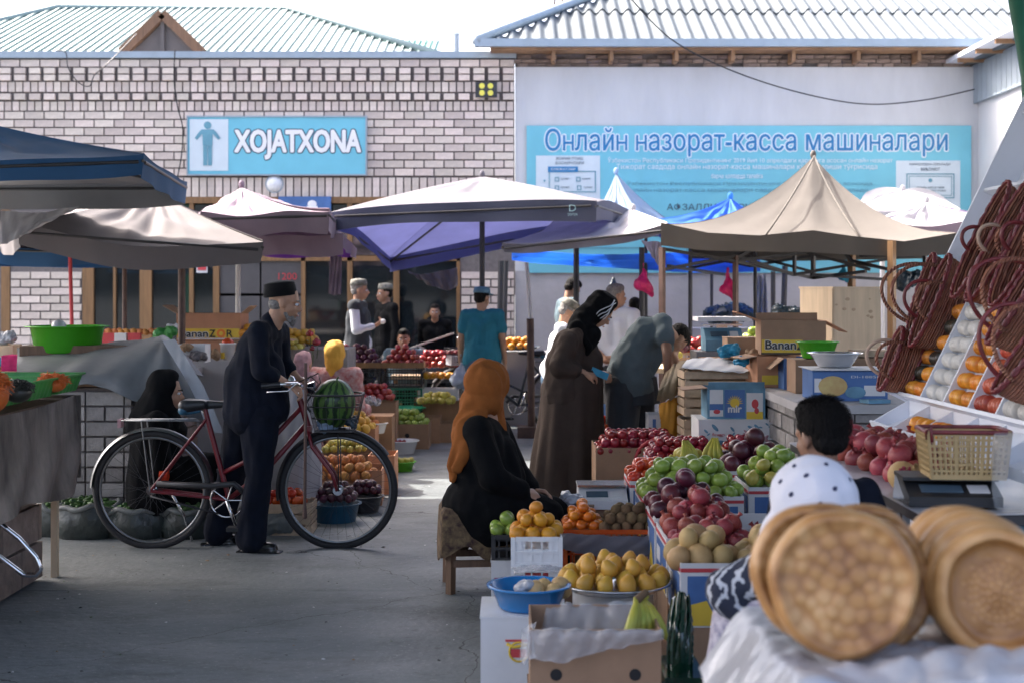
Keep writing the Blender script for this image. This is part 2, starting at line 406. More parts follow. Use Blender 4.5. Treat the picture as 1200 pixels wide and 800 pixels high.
# shopfront glazing behind the stalls
fr = MB(); bx(fr, 2, 539, 231, 238.5, .03, .3); bx(fr, 97, 539, 300, 306, .02, .1); obj('lintel', fr, 'wood_frame', BL)
for a, b in ((2, 12), (97, 110), (133, 136), (164, 178), (222, 227), (250, 257), (353, 358), (407, 413), (461, 468), (535, 539)):
    m_ = MB(); bx(m_, a, b, 238.5, 482, .02, .1); obj('window_post', m_, 'wood_frame', BL)
edges = [(2-90, 2), (110, 133), (136, 164), (178, 222), (227, 250), (358, 407), (413, 461), (468, 535)]
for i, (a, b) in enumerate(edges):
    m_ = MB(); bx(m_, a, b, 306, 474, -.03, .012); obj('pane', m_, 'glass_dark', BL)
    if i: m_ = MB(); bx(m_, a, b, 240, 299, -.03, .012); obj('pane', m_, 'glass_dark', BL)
m_ = MB()
for x0, x1 in ((257, 304), (306, 353)): bx(m_, x0, x1, 240, 344, -.02, .03); bx(m_, x0, x1, 347, 482, -.02, .03)
obj('door_panel', m_, 'panel_grey', BL)
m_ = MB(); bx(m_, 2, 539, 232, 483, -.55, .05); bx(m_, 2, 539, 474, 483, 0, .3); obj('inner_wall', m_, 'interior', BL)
text('price_text', '1200', 'print_red', BL, (xx(337)-ox, -.0, zz(324)), width=.24, height=.09)
m_ = MB(); bx(m_, 231, 244, 303, 320, .04, .004); obj('notice', m_, 'card_white', BL)
m_ = MB(); bx(m_, 232.5, 242.5, 306, 309, .046, .003); bx(m_, 232.5, 242.5, 311, 317, .046, .003); obj('notice_print', m_, 'print_red', BL)
# short return wall + building depth
m_ = MB(); xa = xx(-90)-ox; xb = xx(603)-ox
m_.box((xa+.15, 3.2, 2.2), (.3, 5.6, 4.4)); m_.box((xb-.2, 3.2, 2.2), (.3, 5.6, 4.4)); m_.box(((xa+xb)/2, 3.2, 4.36), (xb-xa-.3, 5.6, .1)); obj('side_wall', m_, 'plaster_low', BL)

# toilet sign
TS = thing('toilet_sign', 'light blue XOJATXONA sign with grey standing figure fixed on the brick wall', 'sign', (xx(325.5), YW-.03, zz(172)))
def sp(mb, px0, px1, py0, py1, yo, th, c=(325.5, 172)):
    k = YW/FPX; return mb.box((((px0+px1)/2-c[0])*k, -yo-th/2, -((py0+py1)/2-c[1])*k), ((px1-px0)*k, th, (py1-py0)*k))
m_ = MB(); sp(m_, 221, 430, 138, 205.5, 0, .05); obj('board', m_, 'sign_blue', TS)
m_ = MB()
for q in ((220.5, 222, 137, 206.5), (429, 430.8, 137, 206.5), (222, 429, 137, 138.6), (222, 429, 205, 206.6)): sp(m_, *q, 0, .065)
obj('frame', m_, 'gutter', TS)
m_ = MB(); sp(m_, 224, 269, 141, 201, .051, .005); obj('pictogram_panel', m_, 'banner_white', TS)
m_ = MB(); k = YW/FPX; C_ = lambda x, y: ((x-325.5)*k, -.06, -(y-172)*k)
m_.cyl((C_(245, 148)[0], -.056, C_(245, 148)[2]), (C_(245, 148)[0], -.064, C_(245, 148)[2]), 4.3*k, n=20)
def flat(mb, pts, y=-.058, th=.006):
    P = [C_(*p) for p in pts]; n = len(P); a = [(p[0], y, p[2]) for p in P]; b = [(p[0], y-th, p[2]) for p in P]
    mb.add(a+b, [tuple(range(n)), tuple(reversed(range(n, 2*n)))]+[(i, n+i, n+(i+1) % n, (i+1) % n) for i in range(n)])
flat(m_, [(238, 153), (252, 153), (255, 156), (260, 163), (257.5, 165), (251, 158), (250.5, 172), (239.5, 172), (239, 158), (232.5, 165), (230, 163), (235, 156)])
flat(m_, [(239.8, 172.2), (244.7, 172.2), (244.5, 195), (240, 195)]); flat(m_, [(245.3, 172.2), (250.2, 172.2), (250, 195), (245.5, 195)])
obj('pictogram', m_, 'text_mid', TS)
text('lettering_outline', 'XOJATXONA', 'text_dark', TS, (C_(350, 172)[0], -.053, C_(350, 170.5)[2]), width=146*k, height=33*k, off=.075)
text('lettering', 'XOJATXONA', 'white', TS, (C_(350, 172)[0], -.058, C_(350, 170.5)[2]), width=146*k, height=33*k, off=.035)

def lamp_round():
    t = thing('wall_lamp', 'round white dome lamp on the brick band under the toilet sign', 'lamp', (xx(322), YW-.02, zz(216)))
    m_ = MB(); m_.lathe([(0, .08), (.05, .075), (.09, .05), (.105, .015), (.105, 0)], 24, mtx=Matrix.Rotation(math.pi/2, 3, 'X')); obj('dome', m_, 'white_gloss', t)
    m_ = MB(); m_.cyl((0, .02, 0), (0, -.012, 0), .12, n=24); obj('base', m_, 'gutter', t)
lamp_round()
t = thing('floodlight', 'small dark square floodlight with four yellow lamps at the right end of brick frieze', 'lamp', (xx(570), YW-.08, zz(107)))
m_ = MB(); m_.box((0, -.03, 0), (.28, .07, .19)); obj('housing', m_, 'steel_dark', t)
for dx in (-.055, .055):
    for dz in (-.045, .045): m_ = MB(); m_.cyl((dx, -.065, dz), (dx, -.075, dz), .036, n=16); obj('lens', m_, 'yellow_lamp', t)
t = thing('shop_sign', 'deep blue shop sign with white lettering above the glazed front', 'sign', (xx(358), YW-.06, zz(240)))
m_ = MB(); m_.box((0, 0, 0), (.68, .05, .2)); obj('board', m_, 'card_blue', t)
m_ = MB(); m_.ell((.1, -.027, 0), (.06, .006, .05)); m_.box((.1, -.03, -.05), (.14, .01, .05)); obj('emblem', m_, 'white', t)

# ---- white building (right)
WB = thing('white_building', 'white plastered building with blue banner, brown brick strip and wavy slate roof', 'building', (xx(875), YW, 0))
ow = xx(875)
def wx(mb, px0, px1, py0, py1, y0=0, th=.05, Y=YW):
    xa, xb = xx(px0, Y)-ow, xx(px1, Y)-ow; za, zb = zz(py1, Y), zz(py0, Y)
    return mb.box(((xa+xb)/2, -y0+th/2, (za+zb)/2), (xb-xa, th, zb-za))
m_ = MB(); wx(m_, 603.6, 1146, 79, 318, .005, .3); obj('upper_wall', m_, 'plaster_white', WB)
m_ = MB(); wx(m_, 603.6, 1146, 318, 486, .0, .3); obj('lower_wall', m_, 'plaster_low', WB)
m_ = MB(); wx(m_, 603.6, 1146, 60, 79, -.06, .24); sw_ = obj('brick_strip_back', m_, 'mortar', WB)
for r_ in range(3):                                      # weathered brick courses under the eave
    x = 606-(8 if r_ == 1 else 0); y0 = 64.4+r_*4.9
    while x < 1138:
        L_ = random.choice((13, 17, 20)); xb_ = min(x+L_, 1140)
        if r_ == 1 or random.random() < .92:
            wd = (xb_-x-1)*YW/FPX; b = MB(); b.box((0, 0, 0), (round(wd, 3), .06, .045))
            lnk('brick', b.mesh('brick', 'brick_brown'), sw_, (xx((x+xb_)/2)-ow, .05+random.uniform(-.01, .012), zz(y0+2.4)))
        x = xb_
# eave: gutter, fascia, rafter ends
m_ = MB(); wx(m_, 557, 1140, 52, 61, .42, .1); obj('gutter', m_, 'gutter', WB)
m_ = MB(); wx(m_, 575, 1140, 61, 64, .34, .3); obj('soffit_board', m_, 'wood_old', WB)
for x in (648, 715, 790, 855, 925, 1000, 1070, 1130):
    m_ = MB(); wx(m_, x-2, x+2, 60, 76, .3, .3); obj('rafter_end', m_, 'wood_old', WB)
# corrugated slate roof: sheets are parts
Ye, ze = YW-.4, zz(53, YW-.4); sl_ = math.tan(math.radians(27))
pitch = .176
def slate(x0, x1, d0, d1, clip=None):
    """one wavy sheet between depth d0..d1 up the slope"""
    n = max(2, int((x1-x0)/pitch*6))
    def fn(u, v):
        x = x0+(x1-x0)*u; d = d0+(d1-d0)*v
        if clip: d = min(d, max(d0, clip(x)))
        return (x-ow, Ye-YW+d, ze+d*sl_+.036*math.cos(2*math.pi*x/pitch)+(.022 if v < .5 else -.006))
    m = MB(); m.sheet(fn, n, 1, .008); return obj('slate_sheet', m, 'roof_slate', rf)
rf = obj('roof', MB().box((1.1, 2.2, ze+.35), (6.3, 3.2, .1), mtx=Matrix.Rotation(math.radians(27), 3, 'X')), 'interior', WB)
xl = xx(557, Ye); xr = xx(1215, Ye)
hip = lambda x: (x-xl)/ .92*1.08                         # hip line on the left
for k in range(5):
    d0, d1 = k*1.32, (k+1)*1.32+.12
    x = xl
    while x < xr+.1:
        x1 = x+pitch*6
        if hip(x1) > d0+.05: slate(x, x1, d0, d1, hip if hip(x) < d1 else None)
        x = x1
m_ = MB(); m_.tube([(xl+(.92/1.08)*d*1-ow, Ye-YW+d, ze+d*sl_+.06) for d in (0, 1, 2, 3, 4, 5, 6)], .07, 8); obj('hip_cap', m_, 'gutter', WB)
m_ = MB(); xr_ = xx(1146)-ow; m_.box((2.9, 6.2, 2.3), (6.0, .2, 4.6)); m_.box((xx(604)-ow+.25, 3.2, 2.2), (.3, 5.6, 4.4)); obj('rear_wall', m_, 'plaster_low', WB)
for px_, dx in ((650, 0), (657, .03)):
    m_ = MB(); p = W(px_, 22, 20.5); m_.cyl((p.x-ow, p.y-YW, p.z-.6), (p.x-ow+dx, p.y-YW, p.z+.6), .015, n=6); obj('mast', m_, 'pole_brown' if dx == 0 else 'wood_frame', WB)

# right wing, running towards the camera
WW = thing('white_wing', 'white wall of the side wing facing left with corrugated strip under its eave', 'building', (xx(1145), YW, 0))
XW = xx(1145)
m_ = MB(); m_.box((.16, -4.2, 2.15), (.3, 9.2, 4.3)); obj('wall', m_, 'plaster_white', WW)
n_ = 50
for i in range(n_):
    y0 = -8.8+i*.18
    m_ = MB(); m_.box((-.03, y0+.09, 4.22), (.04, .165, .5)); obj('cladding_strip', m_, 'gutter', WW)
m_ = MB(); m_.box((-.15, -4.3, 4.52), (.5, 9.0, .05)); obj('eave_board', m_, 'white_paint', WW)
for i in range(12): m_ = MB(); m_.box((-.2, -.4-i*.7, 4.47), (.35, .05, .05)); obj('rafter_end', m_, 'wood_old', WW)
m_ = MB(); m_.box((1.6, -4.2, 4.75), (3.6, 9.2, .06), mtx=Matrix.Rotation(math.radians(-8), 3, 'Y')); obj('roof', m_, 'roof_slate', WW)

# ---- banner
BN = thing('blue_banner', 'wide light blue banner with dark blue Cyrillic headline on the white wall', 'banner', (xx(877), YW-.02, zz(234)))
def bp(mb, px0, px1, py0, py1, yo=.02, th=.004): return sp(mb, px0, px1, py0, py1, yo, th, (877, 234))
m_ = MB(); bp(m_, 617, 1137, 148, 320, .0, .02); obj('banner_sheet', m_, 'banner_blue', BN)
k = YW/FPX
def bt(s, px0, px1, py, h, m, yo=.026, off=0, name='lettering'):
    return text(name, s, m, BN, (((px0+px1)/2-877)*k, -yo, -(py-234)*k), width=(px1-px0)*k, height=h*k, off=off, ext=.0015)
bt('Онлайн назорат-касса машиналари', 639, 1109, 167.5, 33, 'text_white', .024, .052, 'headline_outline')
bt('Онлайн назорат-касса машиналари', 639, 1109, 167.5, 33, 'text_blue', .03, .008, 'headline')
bt('Ўзбекистон Республикаси Президентининг 2019 йил 10 апрелдаги қарорига асосан онлайн назорат', 712, 1045, 188.5, 8, 'text_white')
bt('Тижорат савдода онлайн назорат-касса машиналари қўлланилиши тўғрисида', 722, 1027, 196.5, 8, 'text_white')
bt('барча ҳолларда талабга', 833, 893, 207.5, 7, 'text_white')
bt('Ўзбекистон Республикаси Президентининг 2019 йил қарори асосида', 734, 1021, 215.5, 6, 'text_mid')
bt('онлайн назорат-касса машиналари савдо нуқталарида ўрнатилади', 734, 1016, 223.5, 6, 'text_mid')
bt('АФЗАЛЛИКЛАРИ', 781, 880, 243, 8, 'text_dark')
bt('назорат касса чекларини текшириш', 734, 990, 262, 7, 'text_mid'); bt('масофавий хизматлар', 734, 900, 276, 7, 'text_mid')
def outline(mb, x0, x1, y0, y1, t=1.1, yo=.03):
    bp(mb, x0, x1, y0, y0+t, yo); bp(mb, x0, x1, y1-t, y1, yo); bp(mb, x0, x0+t, y0+t, y1-t, yo); bp(mb, x1-t, x1, y0+t, y1-t, yo)
m_ = MB(); bp(m_, 628, 703, 183, 235, .022, .004); obj('card', m_, 'banner_white', BN)
m_ = MB(); bp(m_, 1049, 1124, 189, 262, .022, .004); obj('card', m_, 'banner_white', BN)
m_ = MB(); outline(m_, 643, 698, 201, 226); outline(m_, 1061, 1117, 204, 233); outline(m_, 1064, 1114, 207, 230, .6)
for x_, y_ in ((650, 208), (675, 208), (650, 218), (676, 218)): outline(m_, x_, x_+5, y_, y_+5.5, .9)
m_.ell(C_(0, 0) if 0 else (((638-877)*k), -.03, -(212.5-234)*k), (.014, .004, .014)); m_.ell(((1089-877)*k, -.03, -(212-234)*k), (.025, .004, .025))
outline(m_, 640, 805, 290, 308, 1.2); outline(m_, 820, 900, 290, 308, 1.2)
obj('card_outline', m_, 'text_mid', BN)
m_ = MB(); bp(m_, 642, 677, 196, 202.5, .034, .003); obj('card_heading', m_, 'text_blue', BN)
bt('ҲУЖЖАТЛАР', 645, 674, 199.3, 3, 'white', .04); bt('ЖОРИЙ ЭТИШ', 651, 683, 186, 4, 'text_dark', .03); bt('БОСҚИЧЛАРИ', 651, 684, 192, 4, 'text_dark', .03)
bt('ХАРИДОРДАН СЎРАЛАДИ', 1064, 1112, 193, 4, 'text_dark', .03); bt('МАЪЛУМОТ', 1078, 1100, 199, 4, 'text_dark', .03)
bt('онлайн касса чеки', 1073, 1105, 220, 3, 'text_dark', .03); bt('солиқ қўмитаси тизими', 1071, 1107, 224, 3, 'text_dark', .03)
for x_, y_ in ((657, 210.5), (682, 210.5), (657, 220.5), (684, 220.5)): bt('хужжат', x_, x_+10, y_, 2.5, 'text_dark', .03)

# ---- roofs behind
HR = thing('metal_roofed_house', 'house behind the brick wall with pale ribbed metal hip roof and small gable dormer', 'house', (-5, 23, 0))
def hl(p): return (p[0]+5, p[1]-23, p[2])
Y0, Y1 = 21.0, 25.0
eL, eR = Vector((-9.8, Y0, 4.95)), Vector((xx(520, Y0), Y0, 4.95)); rL, rR = Vector((xx(66, Y1), Y1, zz(12, Y1))), Vector((xx(337, Y1), Y1, zz(14, Y1)))
m_ = MB(); m_.add([hl(eL-V(0, 0, .1)), hl(eR-V(0, 0, .1)), hl(rR-V(0, 0, .1)), hl(rL-V(0, 0, .1)), hl((eR.x, 29, 4.85)), hl((eL.x, 29, 4.85))], [(0, 1, 2, 3), (1, 4, 2), (4, 5, 3, 2), (5, 0, 3)]); roof = obj('roof', m_, 'roof_metal', HR)
npn = 66
for i in range(npn):                                     # standing-seam panels, clipped by the hips
    xa = eL.x+(eR.x-eL.x)*i/npn; xb = eL.x+(eR.x-eL.x)*(i+1)/npn
    def top(x):
        if x < rL.x: f = (x-eL.x)/(rL.x-eL.x)
        elif x > rR.x: f = (eR.x-x)/(eR.x-rR.x)
        else: f = 1
        return Vector((x, Y0+(Y1-Y0)*f, eL.z+(rL.z-eL.z)*f-(.02 if x > rR.x else 0)))
    a, b, c, d = Vector((xa, Y0, 4.95)), Vector((xb-.02, Y0, 4.95)), top(xb-.02), top(xa)
    if (c-b).length < .1 and (d-a).length < .1: continue
    m = MB(); u = V(0, 0, .02); m.add([hl(q) for q in (a, b, c, d)]+[hl(q+u) for q in (a, b, c, d)], [(4, 5, 6, 7), (0, 4, 7, 3), (1, 2, 6, 5), (0, 1, 5, 4), (3, 7, 6, 2)])
    if (d-a).length > .15: m.bar(hl(a+V(0, 0, .03)), hl(d+V(0, 0, .03)), .03, .05)
    obj('roof_panel', m, 'roof_metal', roof)
m_ = MB(); m_.tube([hl(eL+V(0, 0, .05)), hl(rL+V(0, 0, .05)), hl(rR+V(0, 0, .05)), hl(eR+V(0, 0, .05))], .06, 8); obj('ridge_cap', m_, 'roof_metal', HR)
m_ = MB(); m_.box((-.35, 2.5, 2.4), (8.4, 6.5, 4.8)); obj('wall', m_, 'plaster_low', HR)
dm = thing('x', None, None); bpy.data.objects.remove(dm)
Yd = 20.9; A_, B_, T_ = W(145, 63, Yd), W(238, 63, Yd), W(192, 18, Yd)
m_ = MB(); yo = V(0, 2.6, 0); vs = [A_, B_, T_, A_+yo*.2, B_+yo*.2, T_+yo]; m_.add([hl(v) for v in vs], [(0, 1, 2), (0, 2, 5, 3), (1, 4, 5, 2)]); do = obj('dormer', m_, 'roof_metal', HR)
m_ = MB(); f_ = V(0, -.06, 0); m_.bar(hl(A_+f_), hl(T_+f_), .14, .16, up=(0, 1, 0)); m_.bar(hl(B_+f_), hl(T_+f_), .14, .16, up=(0, 1, 0)); obj('bargeboard', m_, 'wood_dark', do)
m_ = MB(); c = (A_+B_+T_)/3; m_.bar(hl(V(c.x, Yd-.05, A_.z)), hl(V(c.x, Yd-.05, T_.z-.1)), .06, .06, up=(0, 1, 0)); m_.add([hl(v) for v in (A_+V(.1, -.03, 0), B_+V(-.1, -.03, 0), T_+V(0, -.03, -.12))], [(0, 1, 2)]); obj('gable_board', m_, 'panel_grey', do)

t = thing('green_roof_house', 'far house showing only a green ribbed metal roof between the two nearer roofs', 'house', (xx(459, 30), 30, 0))
m_ = MB(); xa, xb = xx(405, 30), xx(508, 30); cx_ = xx(459, 30)
m_.add([(xa-cx_-1, 0, zz(70, 30)), (xb-cx_, 0, zz(70, 30)), (xb-cx_, 3, zz(35, 30)+.3), (xa-cx_-1, 3, zz(35, 30)+.3)], [(0, 1, 2, 3)])
rg = obj('roof', m_, 'roof_green', t)
for i in range(14):
    x = xa-cx_+i*(xb-xa)/14; m = MB(); m.bar((x+.06, -.02, zz(70, 30)+.03), (x+.06, 2.98, zz(35, 30)+.33), .05, .05); obj('roof_rib', m, 'roof_green', rg)
m_ = MB(); m_.box(((xa+xb)/2-cx_-.5, 2.2, 2.7), (xb-xa+.8, 3.6, 5.4)); obj('wall', m_, 'plaster_low', t)
t = MB(); p = W(534.5, 70, 21); t.cyl((0, 0, -.3), (0, 0, .38), .045, n=14); t.cyl((0, 0, .36), (0, 0, .385), .05, n=14)
tag(obj('vent_pipe', t, 'gutter', None, p), 'short grey vent pipe rising behind the brick parapet', 'pipe')
m_ = MB(); m_.box((0, 0, 0), (.1, .1, p.z-.3)); 
# cables
def cable(name, pts, r, label, m='rubber', sub=10, sag=0):
    P = [W(*p) for p in pts]; out = []
    for i in range(len(P)-1):
        for s in range(sub):
            t = s/sub; p0 = P[max(i-1, 0)]; p1 = P[i]; p2 = P[i+1]; p3 = P[min(i+2, len(P)-1)]
            out.append(.5*((2*p1)+(p2-p0)*t+(2*p0-5*p1+4*p2-p3)*t*t+(3*p1-p0-3*p2+p3)*t**3))
    out.append(P[-1]); b = out[0].copy(); m_ = MB(); m_.tube([p-b for p in out], r, 6)
    return tag(obj(name, m_, m, None, b), label, 'cable')
cable('cable', [(735, -6, 17.6), (785, 45, 17.7), (850, 80, 18.1), (930, 107, 18.25), (1010, 122, 18.3), (1080, 118, 18.3), (1142, 105, 18.3)], .009, 'long black cable sagging across the white wall above the blue banner')
cable('cable', [(205, 58, 18.3), (204, 95, 18.33), (208, 125, 18.3), (214, 150, 18.3), (213, 180, 18.32), (208, 208, 18.33)], .008, 'thin dark cable hanging straight down the brick wall left of toilet sign')
cable('cable', [(66, 60, 18.2), (77, 62, 18.2), (80, 80, 18.2), (92, 97, 18.25), (105, 101, 18.25), (111, 88, 18.25), (128, 73, 18.2), (160, 40, 18.6)], .007, 'loose grey cable looping off the top left of the brick wall', 'steel_dark')

# ---- unseen roof, put in overhead to shade the near half of the aisle
MR = thing('shade_roof', 'unseen green steel roof added to shade the near aisle, its post at top right edge', 'roof', (0, 5, 0))
RE = 12.4
m_ = MB()
m_.sheet(lambda u, v: (-6.8+13.6*u, -3.2+(RE-5+3.2)*v, 4.18+.02*math.cos(u*16/.2*6.28)), 160, 1, .01); obj('roofing_sheet', m_, 'gutter', MR)
for x in (-6.6, 6.6):
    for y in (-3, 3):
        m_ = MB(); m_.box((x, y, 2.07), (.12, .12, 4.14)); obj('post', m_, 'green_paint', MR)
for y in (-3, 0, 3, 6.2):
    m_ = MB(); m_.box((0, y, 4.07), (13.4, .1, .16)); obj('beam', m_, 'green_paint', MR)
a, b = W(1189, -12, 8.0), W(1206, 90, 8.0); m_ = MB(); m_.tube([(a.x-.35, 3.1, 4.1), a-V(0, 5, 0), b-V(0, 5, 0), (3.05, 3.0, 0)], .045, 10); obj('post', m_, 'green_paint', MR)
# ================================================================ CANOPIES
def cloth(name, col, tl=.3, **k): mat(name, col, .8, var=k.pop('var', .08), ns=k.pop('ns', 3), bump=.25, bs=9, tl=tl, **k)
cloth('cloth_navy', (.022, .085, .20), .12); cloth('cloth_taupe', (.19, .172, .18), .25); cloth('cloth_mauve', (.33, .26, .32), .3)
cloth('cloth_purple', (.20, .18, .27), .25); cloth('cloth_blue', (.30, .34, .74), .7); cloth('cloth_greyblue', (.075, .085, .14), .1)
cloth('cloth_beige', (.145, .130, .118), .2); cloth('cloth_white', (.50, .49, .52), .35); cloth('cloth_lilac', (.235, .225, .255), .45)
cloth('cloth_bright_blue', (.12, .34, .80), .65); cloth('cloth_violet', (.20, .06, .36), .4); cloth('cloth_grey', (.30, .30, .31), .15)
cloth('cloth_pale_blue', (.36, .47, .62), .4)

def canopy(label, corners, peak, val, mt, mu, mv=None, droop=.05, conc=.12, sag=.10, wr=.012, group='market canopies', seed=1, ribs=True, poles=(), pm='steel_dark', nu=40, nv=20, wavy=.02, cat='canopy', pr=.02, skipval=()):
    C = [W(*c) for c in corners]; Pk = W(*peak); b = Vector((Pk.x, Pk.y, 0))
    t = thing('canopy', label, cat, b, 0, group)
    rs = random.Random(seed); ph = [rs.uniform(0, 6.28) for _ in range(12)]
    L_ = lambda p: p-b
    def edge(i, s):
        p = C[i].lerp(C[(i+1) % 4], s); p.z -= droop*4*s*(1-s)+wr*.6*math.sin(9*s+ph[i]); return p
    m = MB()
    for i in range(4):
        def fn(u, v, i=i):
            v = min(v, .995); e = edge(i, u); p = e.lerp(Pk, v)
            p.z -= conc*4*v*(1-v)*(.6+.4*abs(2*u-1)) + sag*4*u*(1-u)*(1-v)*(v*2.2)
            wv = math.sin(u*23+ph[i]+3*v)*.5+math.sin(u*41+ph[i+4]-6*v)*.35+math.sin(v*17+u*11+ph[i+5])*.5+.9*noise.noise(V(u*7+i*9, v*5, seed))+.5*abs(noise.noise(V(u*16+i*9+v*6, v*6, seed+3)))
            p.z += 1.4*wr*wv*math.sin(math.pi*u)*math.sin(math.pi*min(1, v*1.02)); return L_(p)
        m.sheet(fn, nu, nv, .004, m2=1)
    obj('canopy_cloth', m, [mt, mu], t)
    if val:
        for i in range(4):
            if i in skipval: continue
            m = MB(); ctr = (C[0]+C[1]+C[2]+C[3])/4
            vh = val[i] if isinstance(val, (list, tuple)) else val
            def fn(u, v, i=i, vh=vh):
                p = edge(i, 1-u); d = (p-ctr); d.z = 0; d.normalize(); p += d*(.006+wavy*v*math.sin(u*17+ph[i])*.8-.02*v); p.z -= vh*v*(1+.06*math.sin(u*5+ph[i+2])); return L_(p)
            m.sheet(fn, 28, 3, .004, m2=1); obj('valance', m, [mv or mt, mu], t)
    if ribs:
        for i in range(4):
            m = MB(); m.cyl(L_(C[i]-V(0, 0, .05)), L_(Pk-V(0, 0, .14)), .012, n=8); obj('rib', m, 'steel_dark', t)
            m = MB(); a = C[i].lerp(C[(i+1) % 4], .02)-V(0, 0, .05+droop*.2); c = C[i].lerp(C[(i+1) % 4], .98)-V(0, 0, .05+droop*.2); m.cyl(L_(a), L_(c), .012, n=8); obj('edge_bar', m, 'steel_dark', t)
    for q in poles:
        px, py, Y = q[:3]; p = W(px, py, Y); m = MB(); m.cyl(L_(p), L_(Vector((p.x+(q[4] if len(q) > 4 else 0), p.y, 0))), q[3] if len(q) > 3 else pr, n=10); obj('pole', m, pm, t)
    m = MB(); m.ell(L_(Pk+V(0, 0, .02)), (.03, .03, .045)); obj('finial', m, mt, t)
    return t

# near left, navy with grey lining
canopy('dark navy canopy with grey lining filling the top left corner', [(-150, 190, 8.6), (168, 180, 9.3), (219, 213, 11.8), (-90, 215, 11.8)], (-40, 138, 10.3), (.13, .17, .20, .2), 'cloth_navy', 'cloth_grey', 'cloth_navy', droop=.02, conc=.02, seed=2, poles=((-130, 200, 11.7),))
canopy('taupe grey canopy with drooping curved front over the left stalls', [(22, 262, 11.2), (308, 283, 11.6), (270, 262, 14.2), (-10, 262, 14.2)], (182, 226, 12.7), (.18, .15, .15, .18), 'cloth_taupe', 'cloth_taupe', droop=.10, conc=.02, sag=.02, wr=.02, seed=5, poles=((146, 290, 13.3, .022), (213, 290, 11.75, .03)), pm='pole_brown')
canopy('mauve pink canopy just left of the dark purple centre umbrella', [(235, 250, 12.6), (386, 246, 12.7), (400, 262, 15.4), (200, 262, 15.2)], (283, 219, 14), (.20, .2, .2, .2), 'cloth_mauve', 'cloth_mauve', droop=.02, conc=.06, sag=.02, wr=.03, seed=6, poles=((279, 270, 13.6, .024),), pm='pole_white')
canopy('lilac striped canopy low under the mauve one, white ladder-like edge', [(300, 276, 14.0), (402, 274, 13.8), (418, 291, 15.8), (310, 290, 15.8)], (352, 262, 15), (.20, .12, .1, .1), 'cloth_mauve', 'cloth_violet', droop=.01, conc=.0, wr=.012, seed=8, ribs=False)
canopy('large centre umbrella with pale top, dark valance and blue underside', [(386, 249, 14.0), (699, 236, 13.2), (744, 252, 15.6), (457, 302, 16.4)], (565, 207, 14.8), (.19, .19, .17, .14), 'cloth_lilac', 'cloth_blue', 'cloth_greyblue', droop=-.05, conc=-.02, sag=.05, wr=.012, seed=9, poles=((565, 220, 14.6, .028),), pm='steel_dark')
canopy('dark low canopy at the far left edge under the taupe one', [(-60, 284, 13.2), (118, 290, 13.4), (160, 300, 15.5), (-60, 300, 15.5)], (30, 270, 14.5), (.16, .1, .1, .1), 'cloth_lilac', 'cloth_navy', 'cloth_navy', droop=.03, wr=.01, seed=11, poles=((82, 300, 13.3, .018, .05),), pm='pole_red')
canopy('small pale grey blue pointed tent in front of banner', [(688, 262, 16.0), (762, 268, 15.8), (800, 268, 17.6), (700, 262, 17.6)], (722, 203, 16.6), (.1, .1, .1, .1), 'cloth_pale_blue', 'cloth_greyblue', 'cloth_lilac', droop=.0, conc=.06, sag=.03, seed=12, ribs=False, poles=((757, 275, 15.9), (674, 275, 16)))
canopy('low whitish canopy with lilac valance between umbrella and beige tent', [(588, 284, 13.6), (782, 262, 12.9), (772, 258, 15.8), (650, 258, 15.8)], (742, 246, 15), (.085, .1, .06, .06), 'cloth_white', 'cloth_blue', 'cloth_lilac', droop=.06, conc=.0, sag=.04, wr=.02, seed=14, poles=((676, 290, 14.8, .024), (752, 290, 13.6, .026)))
canopy('royal blue canopy with sagging top behind the beige tent', [(765, 258, 14.8), (880, 262, 14.8), (915, 262, 17.2), (800, 260, 17.2)], (856, 232, 16), (.12, .12, .12, .12), 'cloth_bright_blue', 'cloth_bright_blue', droop=.02, conc=.05, wr=.03, seed=15, ribs=False, poles=((834, 262, 17), (885, 262, 15.2)))
canopy('white flat topped canopy in front of banner right end', [(1000, 248, 16.2), (1128, 248, 16.2), (1100, 228, 17.8), (1015, 226, 17.8)], (1058, 223, 17), (.2, .2, .1, .1), 'cloth_white', 'cloth_white', droop=.0, conc=-.05, wr=.01, seed=16, ribs=False, poles=((1034, 300, 16.8, .03),), pm='pole_white')
canopy('pinkish white canopy with purple valance right of beige tent peak', [(1015, 262, 14.8), (1160, 258, 14.6), (1165, 250, 16.6), (1030, 250, 16.6)], (1086, 236, 15.6), (.2, .2, .1, .1), 'cloth_white', 'cloth_violet', 'cloth_mauve', droop=.03, conc=.03, wr=.03, seed=17, ribs=False, poles=((1150, 262, 14.8, .02),))

# small logo on the umbrella valance
lg = [o for o in COL.objects if o.get('label', '').startswith('large centre')][0]
def near_text(s, px, py, Y, wpx, h, m, parent, name='print', rz=0, **k):
    p = W(px, py, Y)-parent.location; q = Y/FPX
    p.rotate(Matrix.Rotation(-parent.rotation_euler.z, 3, 'Z'))
    return text(name, s, m, parent, p, width=wpx*q, height=h*q, rot=(math.pi/2, 0, rz-parent.rotation_euler.z), **k)
near_text('D', 671, 244, 13.18, 8, 8, 'text_soft', lg, 'logo'); near_text('DOSTON', 671, 251.5, 13.18, 11, 3, 'text_soft', lg, 'logo')

